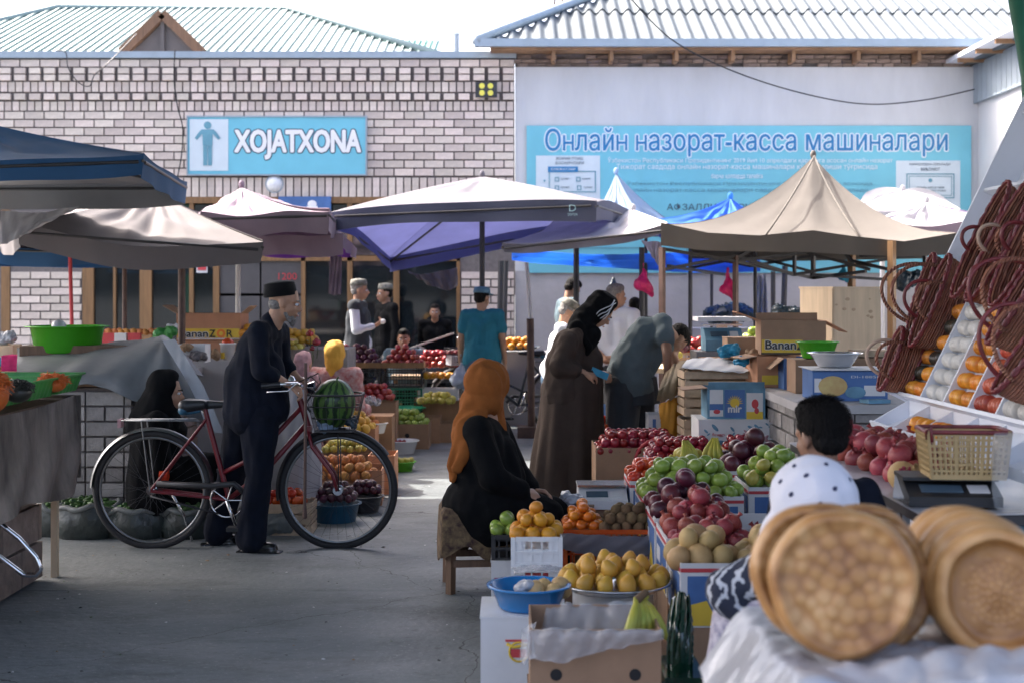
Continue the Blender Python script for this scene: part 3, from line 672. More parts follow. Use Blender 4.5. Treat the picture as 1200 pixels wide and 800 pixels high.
# hanging tarpaulins
def tarp(label, pts, mt, sag=.05, wr=.02, seed=0, cat='tarp', th=.004, nu=24, nv=12, name='tarp'):
    """pts: 4 photo points tl,tr,br,bl"""
    P = [W(*p) for p in pts]; b = P[0].copy(); r = random.Random(seed); ph = [r.uniform(0, 6) for _ in range(6)]
    def fn(u, v):
        p = P[0].lerp(P[1], u).lerp(P[3].lerp(P[2], u), v)
        p.z -= sag*4*u*(1-u); p.y += wr*(math.sin(u*19+ph[0]+v*3)+.6*math.sin(u*37+ph[1]-v*5)); p.z += wr*.4*math.sin(v*15+u*8+ph[2]); return p-b
    m = MB(); m.sheet(fn, nu, nv, th); return tag(obj(name, m, mt, None, b), label, cat)
tarp('bright blue tarp strip hanging between umbrella and beige tent', [(600, 292, 16.2), (892, 293, 15.4), (890, 318, 15.6), (600, 304, 16.3)], 'cloth_bright_blue', .05, .03, 3)
tarp('white torn cloth scrap hanging at left corner post of beige tent', [(752, 282, 13.5), (776, 284, 13.3), (772, 312, 13.3), (764, 300, 13.4)], 'cloth_white', 0, .015, 4, nu=10)
tarp('purple towel hanging below lilac canopy beside the doorway', [(387, 300, 15), (401, 300, 15), (399, 346, 15), (385, 345, 15)], 'cloth_mauve', 0, .02, 5, nu=12)
tarp('lilac white cloth corner hanging in front of right shop window', [(478, 318, 16), (536, 312, 16), (536, 336, 16), (500, 332, 16)], 'cloth_lilac', .05, .03, 6)
tarp('white sheet end hanging at left edge below the navy canopy', [(0, 248, 11), (92, 243, 11), (40, 268, 10.9), (0, 286, 10.9)], 'cloth_white', .02, .02, 8)
tarp('long grey folded umbrella cloth standing against the white wall', [(882, 322, 17.6), (898, 322, 17.6), (899, 378, 17.6), (884, 378, 17.6)], 'cloth_grey', 0, .03, 9, nu=14)

# beige tent with scissor frame
C = [(775, 262, 12.8), (1122, 274, 12.4), (1085, 270, 15.2), (808, 268, 15.4)]
bt_ = canopy('large beige pagoda tent with steep concave peak and dark scissor frame', C, (953, 184, 13.9), 0, 'cloth_beige', 'cloth_beige', droop=.14, conc=.19, sag=.02, wr=.006, seed=21, ribs=False, nu=30, nv=22)
bb = bt_.location
# front valance with a scalloped lower edge rising to the middle
def val_edge(pts0, pts1, mt, t, m2=None):
    P0 = [W(*p)-bb for p in pts0]; P1 = [W(*p)-bb for p in pts1]
    def ip(P, u): k = u*(len(P)-1); i = min(int(k), len(P)-2); f = k-i; return P[i].lerp(P[i+1], f)
    m = MB(); m.sheet(lambda u, v: ip(P0, u).lerp(ip(P1, u), v)+V(0, .01*math.sin(u*25), 0), 30, 3, .005); return obj('valance', m, mt, t)
val_edge([(775, 261, 12.78), (830, 273, 12.7), (890, 276, 12.6), (953, 270, 12.55), (1000, 277, 12.5), (1060, 283, 12.45), (1122, 273, 12.4)], [(775, 288, 12.76), (830, 294, 12.7), (890, 295, 12.6), (953, 296, 12.55), (1000, 299, 12.5), (1060, 301, 12.45), (1122, 298, 12.4)], 'cloth_beige', bt_)
val_edge([(1122, 273, 12.4), (1085, 270, 15.2)], [(1122, 298, 12.4), (1085, 292, 15.2)], 'cloth_beige', bt_)
val_edge([(1085, 270, 15.2), (940, 270, 15.3), (808, 268, 15.4)], [(1085, 303, 15.2), (940, 306, 15.3), (808, 303, 15.4)], 'cloth_beige', bt_)
val_edge([(808, 268, 15.4), (775, 261, 12.8)], [(808, 288, 15.4), (775, 288, 12.8)], 'cloth_beige', bt_)
for pts in ([(953, 186, 13.88), (930, 232, 13.4), (893, 283, 12.72)], [(953, 186, 13.88), (975, 240, 13.4), (1008, 284, 12.66)]):
    m = MB(); P = [W(*p)-bb for p in pts]; Q = [P[0].lerp(P[1], i/6).lerp(P[1].lerp(P[2], i/6), i/6) for i in range(7)]; m.tube([q+V(0, -.05, .02) for q in Q], .009, 6); obj('seam', m, 'cloth_beige', bt_)
def strut(a, b, r=.014, m='steel_dark', name='scissor_bar'): mm = MB(); mm.bar(W(*a)-bb, W(*b)-bb, r*2, r*2); return obj(name, mm, m, bt_)
for a, b in (((777, 292, 12.9), (862, 306, 13.2)), ((778, 316, 12.9), (862, 300, 13.2)), ((862, 300, 13.2), (930, 322, 13.5)), ((862, 306, 13.2), (945, 296, 13.5)), ((930, 322, 13.5), (1000, 310, 13.4)), ((945, 296, 13.5), (1020, 316, 13.2)),
             ((1000, 306, 13.4), (1050, 318, 12.9)), ((810, 298, 15.2), (880, 312, 15)), ((810, 314, 15.2), (880, 300, 15)), ((880, 300, 15), (950, 318, 15)), ((880, 312, 15), (950, 300, 15)), ((950, 300, 15), (1080, 322, 15)), ((950, 318, 15), (1080, 298, 15)),
             ((783, 312, 12.9), (850, 322, 15.2)), ((862, 303, 13.2), (953, 250, 13.9)), ((1000, 308, 13.4), (953, 250, 13.9)), ((1008, 300, 13.3), (1122, 296, 12.5)), ((950, 322, 13.6), (1075, 330, 13.8))):
    strut(a, b)
strut((953, 205, 13.9), (953, 326, 13.9), .018, name='centre_pole'); 
strut((931, 300, 13.5), (931, 324, 13.5)); strut((953, 326, 13.9), (862, 306, 13.2)); strut((953, 326, 13.9), (1015, 318, 13.3))
def post(px, py0, Y, r, m, parent=bt_, px1=None):
    a = W(px, py0, Y)-bb; mm = MB(); c = W(px1 or px, 400, Y)-bb; c.z = 0; mm.bar(a, c, r*2, r*2); return obj('post', mm, m, parent)
post(776, 290, 12.85, .022, 'pole_brown'); post(1045, 282, 12.4, .028, 'wood_frame'); post(998, 296, 14.5, .03, 'wood_frame'); post(862, 300, 13.2, .02, 'pole_brown'); post(1084, 292, 15.1, .02, 'steel_dark'); post(809, 290, 15.3, .016, 'steel_dark')
def free_post(label, px, py0, Y, r, m, lean=0):
    a = W(px, py0, Y); mm = MB(); mm.cyl((0, 0, 0), (lean, 0, a.z), r, n=10); mm.box((0, 0, .02), (.25, .25, .04)); tag(obj('post', mm, m, None, (a.x-lean, a.y, 0)), label, 'post')
free_post('dark steel post against the white wall right of the grey folded umbrella', 906, 318, 17.4, .03, 'steel_dark')
free_post('dark steel post right of the red hanging bag, leaning slightly', 920, 312, 16.9, .035, 'steel_dark', .06)
free_post('black post leaning on brick pillar left of white building edge', 587, 306, 17.9, .035, 'steel_dark', .04)
free_post('second black post leaning on brick pillar behind teal shirt man', 593, 306, 17.6, .03, 'steel_dark', .05)
# big umbrella stand: white upper tube, brown lower pipe, concrete foot
t = thing('umbrella_stand', 'white over brown umbrella pole on square rusty foot beside parked bicycle', 'pole', (W(623, 505, 15.0).x, 15.0, 0))
p = W(617, 308, 15)-t.location; m = MB(); m.cyl((0, 0, 1.15), p, .022, n=10); obj('upper_tube', m, 'pole_white', t)
m = MB(); m.cyl((0, 0, .05), (-.015, 0, 1.25), .04, n=12); obj('lower_pipe', m, 'pole_brown', t)
m = MB(); m.box((0, 0, .06), (.3, .3, .12)); obj('foot', m, 'pole_brown', t)

# hanging plastic bags
mat('bag_pink', (.72, .03, .22), .35, var=.25, ns=14, bump=.6, bs=30, tl=.35); mat('bag_black', (.02, .04, .06), .35, bump=.6, bs=25); mat('bag_blue', (.03, .30, .50), .4, var=.2, ns=12, bump=.7, bs=25, tl=.2)
mat('bag_clear', (.40, .45, .55), .3, var=.2, ns=12, bump=.8, bs=25, tl=.3)
def hang_bag(label, px, py, Y, h, wd, m, seed=0, group=None):
    p = W(px, py, Y); mb = MB(); r = random.Random(seed)
    mb.cap((0, 0, 0), (0, 0, -h*.25), .008, .015); mb.cap((0, 0, -h*.25), (.0, 0, -h*.6), .02, wd*.42); mb.cap((-wd*.2, 0, -h*.62), (wd*.22, 0, -h*.72), wd*.3, wd*.28); mb.cap((.0, 0, -h*.3), (wd*.4, 0, -h*.9), .015, wd*.12)
    me = blob(mb, 'plastic_bag', m, .012, 2, .012, (14, 14, 10), seed); return tag(lnk('plastic_bag', me, None, p), label, 'bag', group)
hang_bag('pink plastic bag hanging from the dark post beside the white shirted man', 754, 308, 13.4, .33, .19, 'bag_pink', 1)
hang_bag('crimson plastic bag hanging beneath the beige tent frame', 853, 314, 13.3, .33, .15, 'bag_pink', 2)
hang_bag('black plastic bag hanging on the wall behind the black headscarf', 719, 320, 16.5, .33, .16, 'bag_black', 3)
hang_bag('small blue bag hanging above the plywood cabinet', 988, 309, 14.5, .2, .11, 'bag_blue', 4)
for o in list(COL.objects):
    if o.get('category') == 'canopy': pass
# ================================================================ PEOPLE
mat('skin', (.40, .22, .14), .5, var=.12, ns=16, bump=.12, bs=90); mat('skin_tan', (.26, .135, .085), .5, var=.12, ns=16, bump=.12, bs=90)
mat('hair_black', (.006, .005, .005), .75, spec=.2, var=.5, ns=60, bump=.8, bs=120, stretch=(1, 1, .3)); mat('hair_grey', (.20, .19, .185), .8, var=.5, ns=80, bump=.8, bs=120)
mat('lips', (.30, .10, .08), .5); mat('eye', (.02, .015, .012), .15)
mat('wear_navy', (.005, .0075, .016), .9, spec=.2, var=.25, ns=12, bump=.25, bs=140); mat('wear_black', (.0035, .004, .005), .92, spec=.15, var=.25, ns=12, bump=.25, bs=120)
mat('wear_black_velvet', (.004, .0045, .006), .95, spec=.15, bump=.3, bs=160, sheen=.15); mat('wear_white', (.62, .64, .70), .85, var=.05, bump=.25, bs=110)
mat('wear_teal', (.02, .17, .24), .9, var=.15, bump=.3, bs=120); mat('wear_jeans', (.05, .10, .17), .9, var=.3, ns=20, bump=.3, bs=150)
mat('wear_grey', (.10, .13, .145), .9, spec=.2, var=.1, bump=.3, bs=120); mat('wear_grey_dark', (.045, .050, .058), .92, spec=.2, var=.12, bump=.25, bs=120)
mat('wear_brown', (.050, .036, .030), .9, spec=.2, var=.12, ns=10, bump=.3, bs=130); mat('scarf_orange', (.26, .085, .020), .9, spec=.2, var=.12, ns=9, bump=.3, bs=90)
mat('scarf_yellow', (.58, .31, .04), .8, var=.1, bump=.3, bs=90); mat('scarf_pink', (.42, .24, .26), .85, var=.3, ns=25, bump=.3)
mat('scarf_white', (.62, .62, .68), .85, var=.04, bump=.2, bs=110); mat('shoe', (.010, .010, .011), .22); mat('wear_slate', (.10, .15, .18), .9, var=.15, bump=.3)
mat('wear_floral', (.30, .05, .05), .85, ns=20, col2=(.46, .36, .36), bump=.3); mat('wear_pattern', (.16, .15, .22), .85, ns=55, col2=(.52, .48, .52), bump=.3)
mat('cap_pattern', (.03, .035, .03), .8, ns=22, col2=(.24, .23, .20), bump=.4)
up = V(0, 0, 1)

def stand(s=1.0, lean=0.0, stride=.0, arm=(.0, .0), width=1.0, fat=1.0):
    """joints of a standing figure; forward +X, left +Y; s = height/1.7"""
    r = lambda p, a, c: Vector((c[0]+(p[0]-c[0])*math.cos(a)+(p[2]-c[2])*math.sin(a), p[1], c[2]-(p[0]-c[0])*math.sin(a)+(p[2]-c[2])*math.cos(a)))
    j = dict(pel=(0, 0, .93), wai=(0, 0, 1.08), che=(.0, 0, 1.27), nec=(-.01, 0, 1.44), hea=(.02, 0, 1.575))
    for k, s_ in (('L', 1), ('R', -1)):
        j['sh'+k] = (-.01, .185*s_*width, 1.395); j['el'+k] = (-.03, .235*s_*width, 1.12); j['wr'+k] = (.04, .25*s_*width, .87)
        j['hi'+k] = (0, .085*s_, .90); j['kn'+k] = (.02, .095*s_, .50); j['an'+k] = (-.02, .10*s_, .085); j['to'+k] = (.15, .115*s_, .03)
    c = (0, 0, .93)
    for k in list(j):
        j[k] = Vector(j[k])
        if k[:2] in ('wa', 'ch', 'ne', 'he', 'sh', 'el', 'wr'): j[k] = r(j[k], lean, c)
    j['anL'].x += stride; j['knL'].x += stride*.55; j['toL'].x += stride; j['anR'].x -= stride; j['knR'].x -= stride*.35; j['toR'].x -= stride
    for k in j: j[k] = j[k]*s
    j['s'] = s; j['fat'] = fat; return j
def torso(mb, j, o=0, hipk=1):
    s = j['s']; f = j['fat']; y = V(0, 1, 0); ya = (j['shL']-j['shR']).normalized()
    for d in (-1, 1):
        mb.cap(j['pel']+y*d*.065*s*f-V(0, 0, .02*s), j['wai']+ya*d*.055*s*f, (.112*f*hipk+o)*s, (.100*f+o)*s)
        mb.cap(j['wai']+ya*d*.055*s*f, j['che']+ya*d*.075*s, (.100*f+o)*s, (.105+.02*(f-1)+o)*s)
        mb.cap(j['che']+ya*d*.07*s, j['nec'].lerp(j['sh'+('L' if d > 0 else 'R')], .6)-(j['nec']-j['che']).normalized()*.03*s, (.10+o)*s, (.055+o)*s)
    mb.cap(j['shL'], j['shR'], (.058+o)*s, (.058+o)*s)
def limb(mb, a, b, c, r0, r1, r2, t=1.0, o=0):
    mb.cap(a, b, r0+o, r1+o)
    if t > 0: mb.cap(b, b.lerp(c, t), r1+o, r1+(r2-r1)*t+o)
def arms(mb, j, o=0, t=1.0, up_t=None):
    s = j['s']
    for k in 'LR':
        if up_t is not None: mb.cap(j['sh'+k], j['sh'+k].lerp(j['el'+k], up_t), (.056+o)*s, (.048+o*1.6)*s)
        else: limb(mb, j['sh'+k], j['el'+k], j['wr'+k], .052*s, .041*s, .028*s, t, o*s)
def legs(mb, j, o=0, t=1.0, flare=0):
    s = j['s']
    for k in 'LR':
        kn, an = j['kn'+k], j['an'+k]
        mb.cap(j['hi'+k], kn, (.088*j['fat']+o)*s, (.058+o)*s); e = kn.lerp(an, t); mb.cap(kn, e, (.056+o)*s, (.040+o+flare)*s)
def feet(mb, j, o=0):
    s = j['s']
    for k in 'LR':
        a, b = j['an'+k], j['to'+k]; heel = a+(a-b).normalized()*.03*s; heel.z = .035*s+o
        mb.cap(a-V(0, 0, .01), heel, (.042+o)*s, (.035+o)*s); mb.cap(heel, Vector((b.x, b.y, .032*s+o)), (.036+o)*s, (.032+o)*s)
def hand(mb, w_, d, n_, side, s=1, curl=.5, spread=1):
    """palm with four bent fingers and a thumb; d = pointing direction, n_ = palm normal (fingers curl towards it)"""
    d = Vector(d).normalized(); n_ = Vector(n_); n_ = (n_-d*n_.dot(d)).normalized(); t = d.cross(n_)*side
    for k, (lat, ln) in enumerate(((.030, .074), (.010, .082), (-.010, .078), (-.029, .064))):
        kn = w_+(d*.082+t*lat)*s; mb.cap(w_+(d*.012+t*lat*.45)*s, kn, .0165*s, .0135*s, 10)
        c1 = curl*1.0; f1 = d*math.cos(c1)+n_*math.sin(c1)+t*lat*2*spread*.4; q = kn+f1.normalized()*ln*.5*s
        c2 = curl*2.1; f2 = d*math.cos(c2)+n_*math.sin(c2); mb.cap(kn, q, .0105*s, .0095*s, 10); mb.cap(q, q+f2.normalized()*ln*.42*s, .0095*s, .008*s, 10)
    b0 = w_+(d*.02+t*.022)*s; b1 = w_+(d*.055+t*.052+n_*.012)*s; mb.cap(b0, b1, .016*s, .0125*s, 10); mb.cap(b1, b1+(d*.035+t*.008+n_*.02)*s, .0115*s, .009*s, 10)
def hframe(j, yaw=0, pitch=0, roll=0):
    return Matrix.Rotation(yaw, 3, 'Z') @ Matrix.Rotation(pitch, 3, 'Y') @ Matrix.Rotation(roll, 3, 'X')
def head(mb, c, R, s=1, nose=1):
    e = lambda p, r, **k: mb.ell(c+R @ (Vector(p)*s), tuple(q*s for q in r), mtx=R, **k)
    k = lambda a, b, r0, r1: mb.cap(c+R @ (Vector(a)*s), c+R @ (Vector(b)*s), r0*s, r1*s, 10)
    e((-.014, 0, .035), (.094, .074, .088)); e((.018, 0, -.03), (.066, .060, .080)); e((.048, 0, -.085), (.028, .030, .024))
    e((.035, .03, -.028), (.042, .028, .035)); e((.035, -.03, -.028), (.042, .028, .035)); e((.052, 0, .035), (.030, .050, .028))
    k((.078, .022, .018), (.060, .048, .016), .010, .009); k((.078, -.022, .018), (.060, -.048, .016), .010, .009)
    if nose: k((.082, 0, .008), (.103, 0, -.028), .009, .013); k((.095, .009, -.032), (.095, -.009, -.032), .010, .010)
    k((.080, .016, -.060), (.080, -.016, -.060), .008, .008); k((.076, .012, -.070), (.076, -.012, -.070), .008, .008)
    for d in (-1, 1): e((-.006, .075*d, -.008), (.020, .009, .032)); 
def face_parts(t, c, R, s=1, skin='skin', brows='hair_black'):
    for d in (1, -1):
        m = MB(); m.ell(c+R @ (Vector((.0765, .029*d, .002))*s), (.011*s, .013*s, .0085*s), 12, 8, R); m.cur = 1; m.ell(c+R @ (Vector((.0835, .029*d, .001))*s), (.006*s,)*3, 10, 6); obj('eye', m, ['wear_white', 'eye'], t)
        m = MB(); m.cap(c+R @ (Vector((.087, .012*d, .022))*s), c+R @ (Vector((.074, .045*d, .024))*s), .0045*s, .003*s, 8); obj('eyebrow', m, brows, t)
    m = MB(); m.cap(c+R @ (Vector((.0875, .018, -.0645))*s), c+R @ (Vector((.0875, -.018, -.0645))*s), .005*s, .005*s, 8); obj('mouth', m, 'lips', t)
def body(t, j, R, skin='skin', vox=.009, hd=1.0, hands=None, bare_feet=False, name='body', hs=1):
    mb = MB(); s = j['s']; torso(mb, j, -.008); arms(mb, j, -.003); legs(mb, j, -.008); feet(mb, j, -.006)
    mb.cap(j['nec']-V(0, 0, .03*s), j['hea'].lerp(j['nec'], .15)+R @ Vector((-.02*s, 0, -.02*s)), .058*s, .052*s)
    head(mb, j['hea'], R, hd*s)
    for k, side in (('L', 1), ('R', -1)):
        h = (hands or {}).get(k, {}); d = h.get('d', j['wr'+k]-j['el'+k]); n_ = h.get('n', V(0, -side, 0)+V(.01, .01, .01))
        hand(mb, j['wr'+k], d, n_, -side if h.get('flip') else side, s*hs, h.get('curl', .35))
    return lnk(name, blob(mb, name, skin, vox, 3), t)
def cloth_part(t, name, mt, prims, vox=.011, wr=.004, fr=(9, 9, 4), sm=5, seed=0):
    mb = MB(); prims(mb); return lnk(name, blob(mb, name, mt, vox, sm, wr, fr, seed), t)
def skullcap(t, c, R, s, mt='wear_black_velvet', h=.062, name='skullcap', tilt=0):
    m = MB(); Rr = R @ Matrix.Rotation(tilt, 3, 'Y')
    prof = [(.0, .0), (.088, 0), (.0935, .004), (.091, .03), (.084, h*.93), (.076, h), (.04, h+.008), (0.001, h+.012)]
    k = Matrix.Diagonal((1.04*s, .90*s, s)); m.lathe(prof, 28, c+Rr @ Vector((-.016*s, 0, .055*s)), Rr @ k); return obj(name, m, mt, t)
def hair(t, c, R, s, mt='hair_black', low=0, vox=.007, name='hair'):
    mb = MB(); e = lambda p, r: mb.ell(c+R @ (Vector(p)*s), tuple(q*s for q in r), mtx=R)
    e((-.022, 0, .050), (.094, .079, .086)); e((-.05, 0, .0-low), (.058, .070, .06)); e((.02, 0, .085), (.062, .06, .045))
    return lnk(name, blob(mb, name, mt, vox, 2, .003, (60, 60, 60), 3), t)
def drape(t, name, mt, c, R, s, extra, vox=.010, wr=.005, fr=(14, 14, 6), seed=0, faceopen=True):
    """headscarf: shell round the head, open at the face, plus folds given by extra(mb)"""
    mb = MB(); e = lambda p, r: mb.ell(c+R @ (Vector(p)*s), tuple(q*s for q in r), mtx=R)
    if faceopen: e((-.036, 0, .036), (.105, .093, .106)); e((-.04, 0, -.05), (.092, .085, .09)); e((.0, 0, .10), (.065, .06, .045))
    else: e((-.018, 0, .03), (.125, .10, .118)); e((-.01, 0, -.05), (.105, .088, .09))
    extra(mb); return lnk(name, blob(mb, name, mt, vox, 5, wr, fr, seed), t)
def robe(t, name, mt, rings, n=72, folds=14, amp=.0, seed=0, th=.006):
    """rings: (centre, rx, ry, fold amplitude) from top to bottom"""
    rs = random.Random(seed); ph = [rs.uniform(0, 6.28) for _ in range(6)]; K = 6; R_ = []
    for i in range(len(rings)-1):
        for q in range(K):
            f = q/K; a, b = rings[i], rings[i+1]; R_.append([Vector(a[0]).lerp(Vector(b[0]), f)]+[a[k]+(b[k]-a[k])*f for k in (1, 2, 3)])
    R_.append([Vector(rings[-1][0])]+list(rings[-1][1:]))
    def fn(u, v):
        q = R_[round(v*(len(R_)-1))]; a = u*2*math.pi; w2 = math.sin(a*folds+ph[0]+1.2*math.sin(v*3+ph[3]))*.6+math.sin(a*(folds*.55)+ph[1]+v)*.7+math.sin(a*folds*1.7+ph[2])*.25
        return q[0]+V((q[1]+q[3]*w2)*math.cos(a), (q[2]+q[3]*w2)*math.sin(a), 0)
    m = MB(); m.sheet(fn, n, len(R_)-1, th); return obj(name, m, mt, t)
def shoes(t, j, mt='shoe'):
    s = j['s']
    for k in 'LR':
        m = MB(); a, b = j['an'+k], j['to'+k]; h = Vector((a.x, a.y, .035*s)); bk = h+(h-Vector((b.x, b.y, h.z))).normalized()*.025
        m.cap(bk, Vector((b.x, b.y, .030*s)), .044*s, .040*s); m.cap(bk+V(0, 0, .03), h+V(0.03, 0, .035), .04*s, .038*s)
        m.box(((bk.x+b.x)/2, (bk.y+b.y)/2, .008), (.28*s, .085*s, .016), rz=math.atan2(b.y-a.y, b.x-a.x)); lnk('shoe', blob(m, 'shoe', mt, .007, 3), t)
def person(label, loc, rz, group=None): return thing('person', label, 'person', (loc[0], loc[1], 0), rz, group)
def gx(px, Y): return (px-600)*Y/FPX

# ---- 1 the man pushing the bicycle (faces +X)
t = person('man in dark navy clothes and black skullcap pushing the red bicycle', (gx(288, 8.5), 8.5), 0)
q = lambda px, py, dy=0: W(px, py, 8.5+dy)-V(t.location.x, 8.5, 0)
j = stand(.97); j.update(pel=q(296, 480), wai=q(298, 450), che=q(304, 412), nec=q(319, 378), hea=q(334, 355), shL=q(326, 390, .17), shR=q(303, 388, -.19), elR=q(306, 433, -.23), wrR=q(336, 449, -.15), elL=q(332, 425, .26), wrL=q(348, 442, .2),
         hiR=q(304, 486, -.085), knR=q(304, 560, -.10), anR=q(295, 628, -.10), toR=q(318, 637, -.12), hiL=q(288, 484, .085), knL=q(270, 560, .15), anL=q(255, 624, .15), toL=q(273, 632, .17), fat=1.15)
for k in ('toR', 'toL'): j[k].z = .03
j['anR'].z = j['anL'].z = .085
R = hframe(j, 0, .16)
body(t, j, R, 'skin', .0075, 1.0, dict(L=dict(d=V(.75, 0, -.35), n=V(-.3, 0, -1), curl=.9), R=dict(d=V(.8, .1, -.35), n=V(-.3, .0, -1), curl=.9)), hs=1.05)
cloth_part(t, 'jacket', 'wear_navy', lambda mb: (torso(mb, j, .014), limb(mb, j['shR'], j['elR'], j['wrR'], .060, .052, .046, .42, .006), limb(mb, j['shL'], j['elL'], j['wrL'], .060, .052, .046, .42, .006),
    mb.cap(q(284, 440, -.05), q(283, 484, -.06), .105, .11), mb.cap(q(284, 440, .05), q(283, 484, .06), .105, .11), mb.cap(q(310, 432, .05), q(316, 478, .05), .125, .12), mb.cap(q(310, 432, -.05), q(316, 478, -.05), .125, .12), mb.cap(q(302, 402, -.05), q(289, 436, -.05), .10, .115), mb.cap(q(302, 402, .05), q(289, 436, .05), .10, .115), mb.cap(j['nec']-V(.02, 0, .05), j['nec']+V(-.01, 0, .0), .075, .066)), .009, .007, (7, 7, 3), 4, 1)
cloth_part(t, 'trousers', 'wear_navy', lambda mb: (mb.cap(j['pel']+V(0, .06, 0), j['pel']-V(0, .06, 0), .13), legs(mb, j, .026, .99, .03)), .010, .009, (7, 7, 4), 4, 2)
shoes(t, j); skullcap(t, j['hea']-V(.004, 0, .018), R, 1.05, h=.080, tilt=-.26); face_parts(t, j['hea'], R, 1.0, brows='hair_grey')
c = j['hea']; mb = MB(); mb.cap(c+R @ V(.058, .02, -.085), c+R @ V(.062, 0, -.118), .020, .016); mb.cap(c+R @ V(.058, -.02, -.085), c+R @ V(.062, 0, -.118), .020, .016); mb.cap(c+R @ V(.02, .058, -.06), c+R @ V(.05, .03, -.1), .011, .014); mb.cap(c+R @ V(.02, -.058, -.06), c+R @ V(.05, -.03, -.1), .011, .014)
lnk('beard', blob(mb, 'beard', 'hair_grey', .006, 1, .003, (60, 60, 60)), t)
mb = MB(); mb.ell(c+R @ V(-.045, 0, -.015), (.056, .072, .045), mtx=R); lnk('hair', blob(mb, 'hair', 'hair_grey', .007, 1), t)

# ---- 2 seated woman with orange headscarf (faces +X, a little away)
t = person('seated woman in black dress with long orange headscarf, seen from behind', (gx(575, 7.4), 7.4), .35)
q = lambda px, py, dy=0: Matrix.Rotation(-.35, 3, 'Z') @ (W(px, py, 7.4+dy)-V(t.location.x, 7.4, 0))
j = stand(.95, fat=1.35); j.update(pel=q(572, 594), wai=q(568, 556), che=q(566, 520), nec=q(572, 488), hea=q(572, 456), shL=q(582, 505, .17), shR=q(560, 505, -.17), elR=q(576, 560, -.24), wrR=q(612, 577, -.14), elL=q(604, 555, .22), wrL=q(622, 574, .08),
         hiR=q(572, 596, -.1), hiL=q(575, 596, .1), knR=q(640, 600, -.10), knL=q(645, 598, .18), anR=q(634, 678, -.05), anL=q(645, 680, .2), toR=q(660, 690, -.05), toL=q(670, 690, .2), s=.95)
for k in ('toR', 'toL'): j[k].z = .03
for k in ('anR', 'anL'): j[k].z = .08
R = hframe(j, .55, .22)
body(t, j, R, 'skin', .0085, 1.0, dict(R=dict(d=V(.95, .2, -.1), n=V(0, .5, -1), curl=.5), L=dict(d=V(.9, -.5, -.1), n=V(0, -.3, -1), curl=.6)))
cloth_part(t, 'dress', 'wear_black', lambda mb: (torso(mb, j, .028, 1.2), limb(mb, j['shR'], j['elR'], j['wrR'], .068, .062, .05, .88, .01), limb(mb, j['shL'], j['elL'], j['wrL'], .068, .06, .05, .88, .01),
    mb.cap(q(566, 590, -.1), q(640, 606, -.08), .17, .10), mb.cap(q(566, 590, .12), q(645, 602, .16), .17, .10), mb.cap(q(556, 592, -.06), q(570, 600, .1), .17, .17), mb.cap(q(588, 560, 0), q(585, 530, 0), .13, .10), mb.cap(q(640, 610, -.06), q(640, 660, -.02), .10, .10), mb.cap(q(645, 606, .16), q(648, 660, .16), .1, .1)), .010, .006, (7, 7, 7), 5, 3)
c = j['hea']
drape(t, 'headscarf', 'scarf_orange', c, R, 1.08, lambda mb: (mb.cap(q(556, 470, -.02), q(545, 510, -.10), .075, .07), mb.cap(q(548, 500, -.12), q(532, 545, -.13), .065, .035), mb.cap(q(560, 488, -.1), q(536, 548, -.2), .05, .03), mb.cap(q(572, 480, .06), q(580, 500, .08), .09, .07), mb.cap(q(560, 485, .05), q(540, 508, .03), .07, .05), mb.cap(q(541, 520, -.1), q(531, 562, -.15), .04, .022)), .009, .008, (16, 16, 5), 5, False)
# ---- 3 brown dress woman, standing, looking down to the right
Yb = 10.4
t = person('standing woman in long brown dress and black striped headscarf looking down', (gx(664, Yb), Yb), .12)
q = lambda px, py, dy=0: Matrix.Rotation(-.12, 3, 'Z') @ (W(px, py, Yb+dy)-V(t.location.x, Yb, 0))
j = stand(.94, fat=1.25); j.update(pel=q(662, 456), wai=q(664, 428), che=q(672, 404), nec=q(690, 378), hea=q(704, 366), shR=q(668, 398, -.17), shL=q(688, 394, .16), elR=q(654, 430, -.22), wrR=q(684, 436, -.18), elL=q(694, 430, .2), wrL=q(700, 436, .05),
    hiR=q(662, 462, -.1), hiL=q(664, 462, .1), knR=q(662, 520, -.1), knL=q(666, 520, .1), anR=q(660, 575, -.1), anL=q(666, 575, .1), toR=q(680, 588, -.1), toL=q(686, 588, .1))
for k in ('anR', 'anL'): j[k].z = .08
for k in ('toR', 'toL'): j[k].z = .03
R = hframe(j, .0, .75)
body(t, j, R, 'skin', .0085, .98, dict(R=dict(d=V(.95, .1, -.25), n=V(0, .6, -1), curl=.6), L=dict(d=V(.6, -.7, -.2), n=V(.5, 0, -1), curl=.7)))
cloth_part(t, 'bodice', 'wear_brown', lambda mb: (torso(mb, j, .022, 1.15), limb(mb, j['shR'], j['elR'], j['wrR'], .066, .060, .055, .60, .008), limb(mb, j['shL'], j['elL'], j['wrL'], .064, .058, .05, .6, .008), mb.cap(q(684, 424, 0), q(682, 404, 0), .12, .11), mb.cap(q(690, 452, 0), q(688, 420, 0), .11, .11), mb.cap(q(653, 456, 0), q(655, 420, 0), .10, .09)), .010, .007, (9, 9, 5), 5, 6)
cz = lambda px, py: q(px, py)
robe(t, 'skirt', 'wear_brown', [(cz(672, 432), .19, .2, .003), (cz(671, 450), .215, .225, .006), (cz(669, 490), .225, .24, .012), (cz(666, 535), .25, .26, .02), (cz(663, 580), .27, .27, .026)], folds=9, seed=4)
shoes(t, j)
c = j['hea']
drape(t, 'headscarf', 'wear_black', c, R, 1.05, lambda mb: (mb.cap(q(684, 376, 0), q(678, 392, 0), .10, .10), mb.cap(q(694, 392, -.06), q(688, 414, -.10), .07, .025), mb.cap(q(676, 384, -.09), q(690, 406, -.12), .06, .03)), .009, .006, (12, 12, 6), 5)
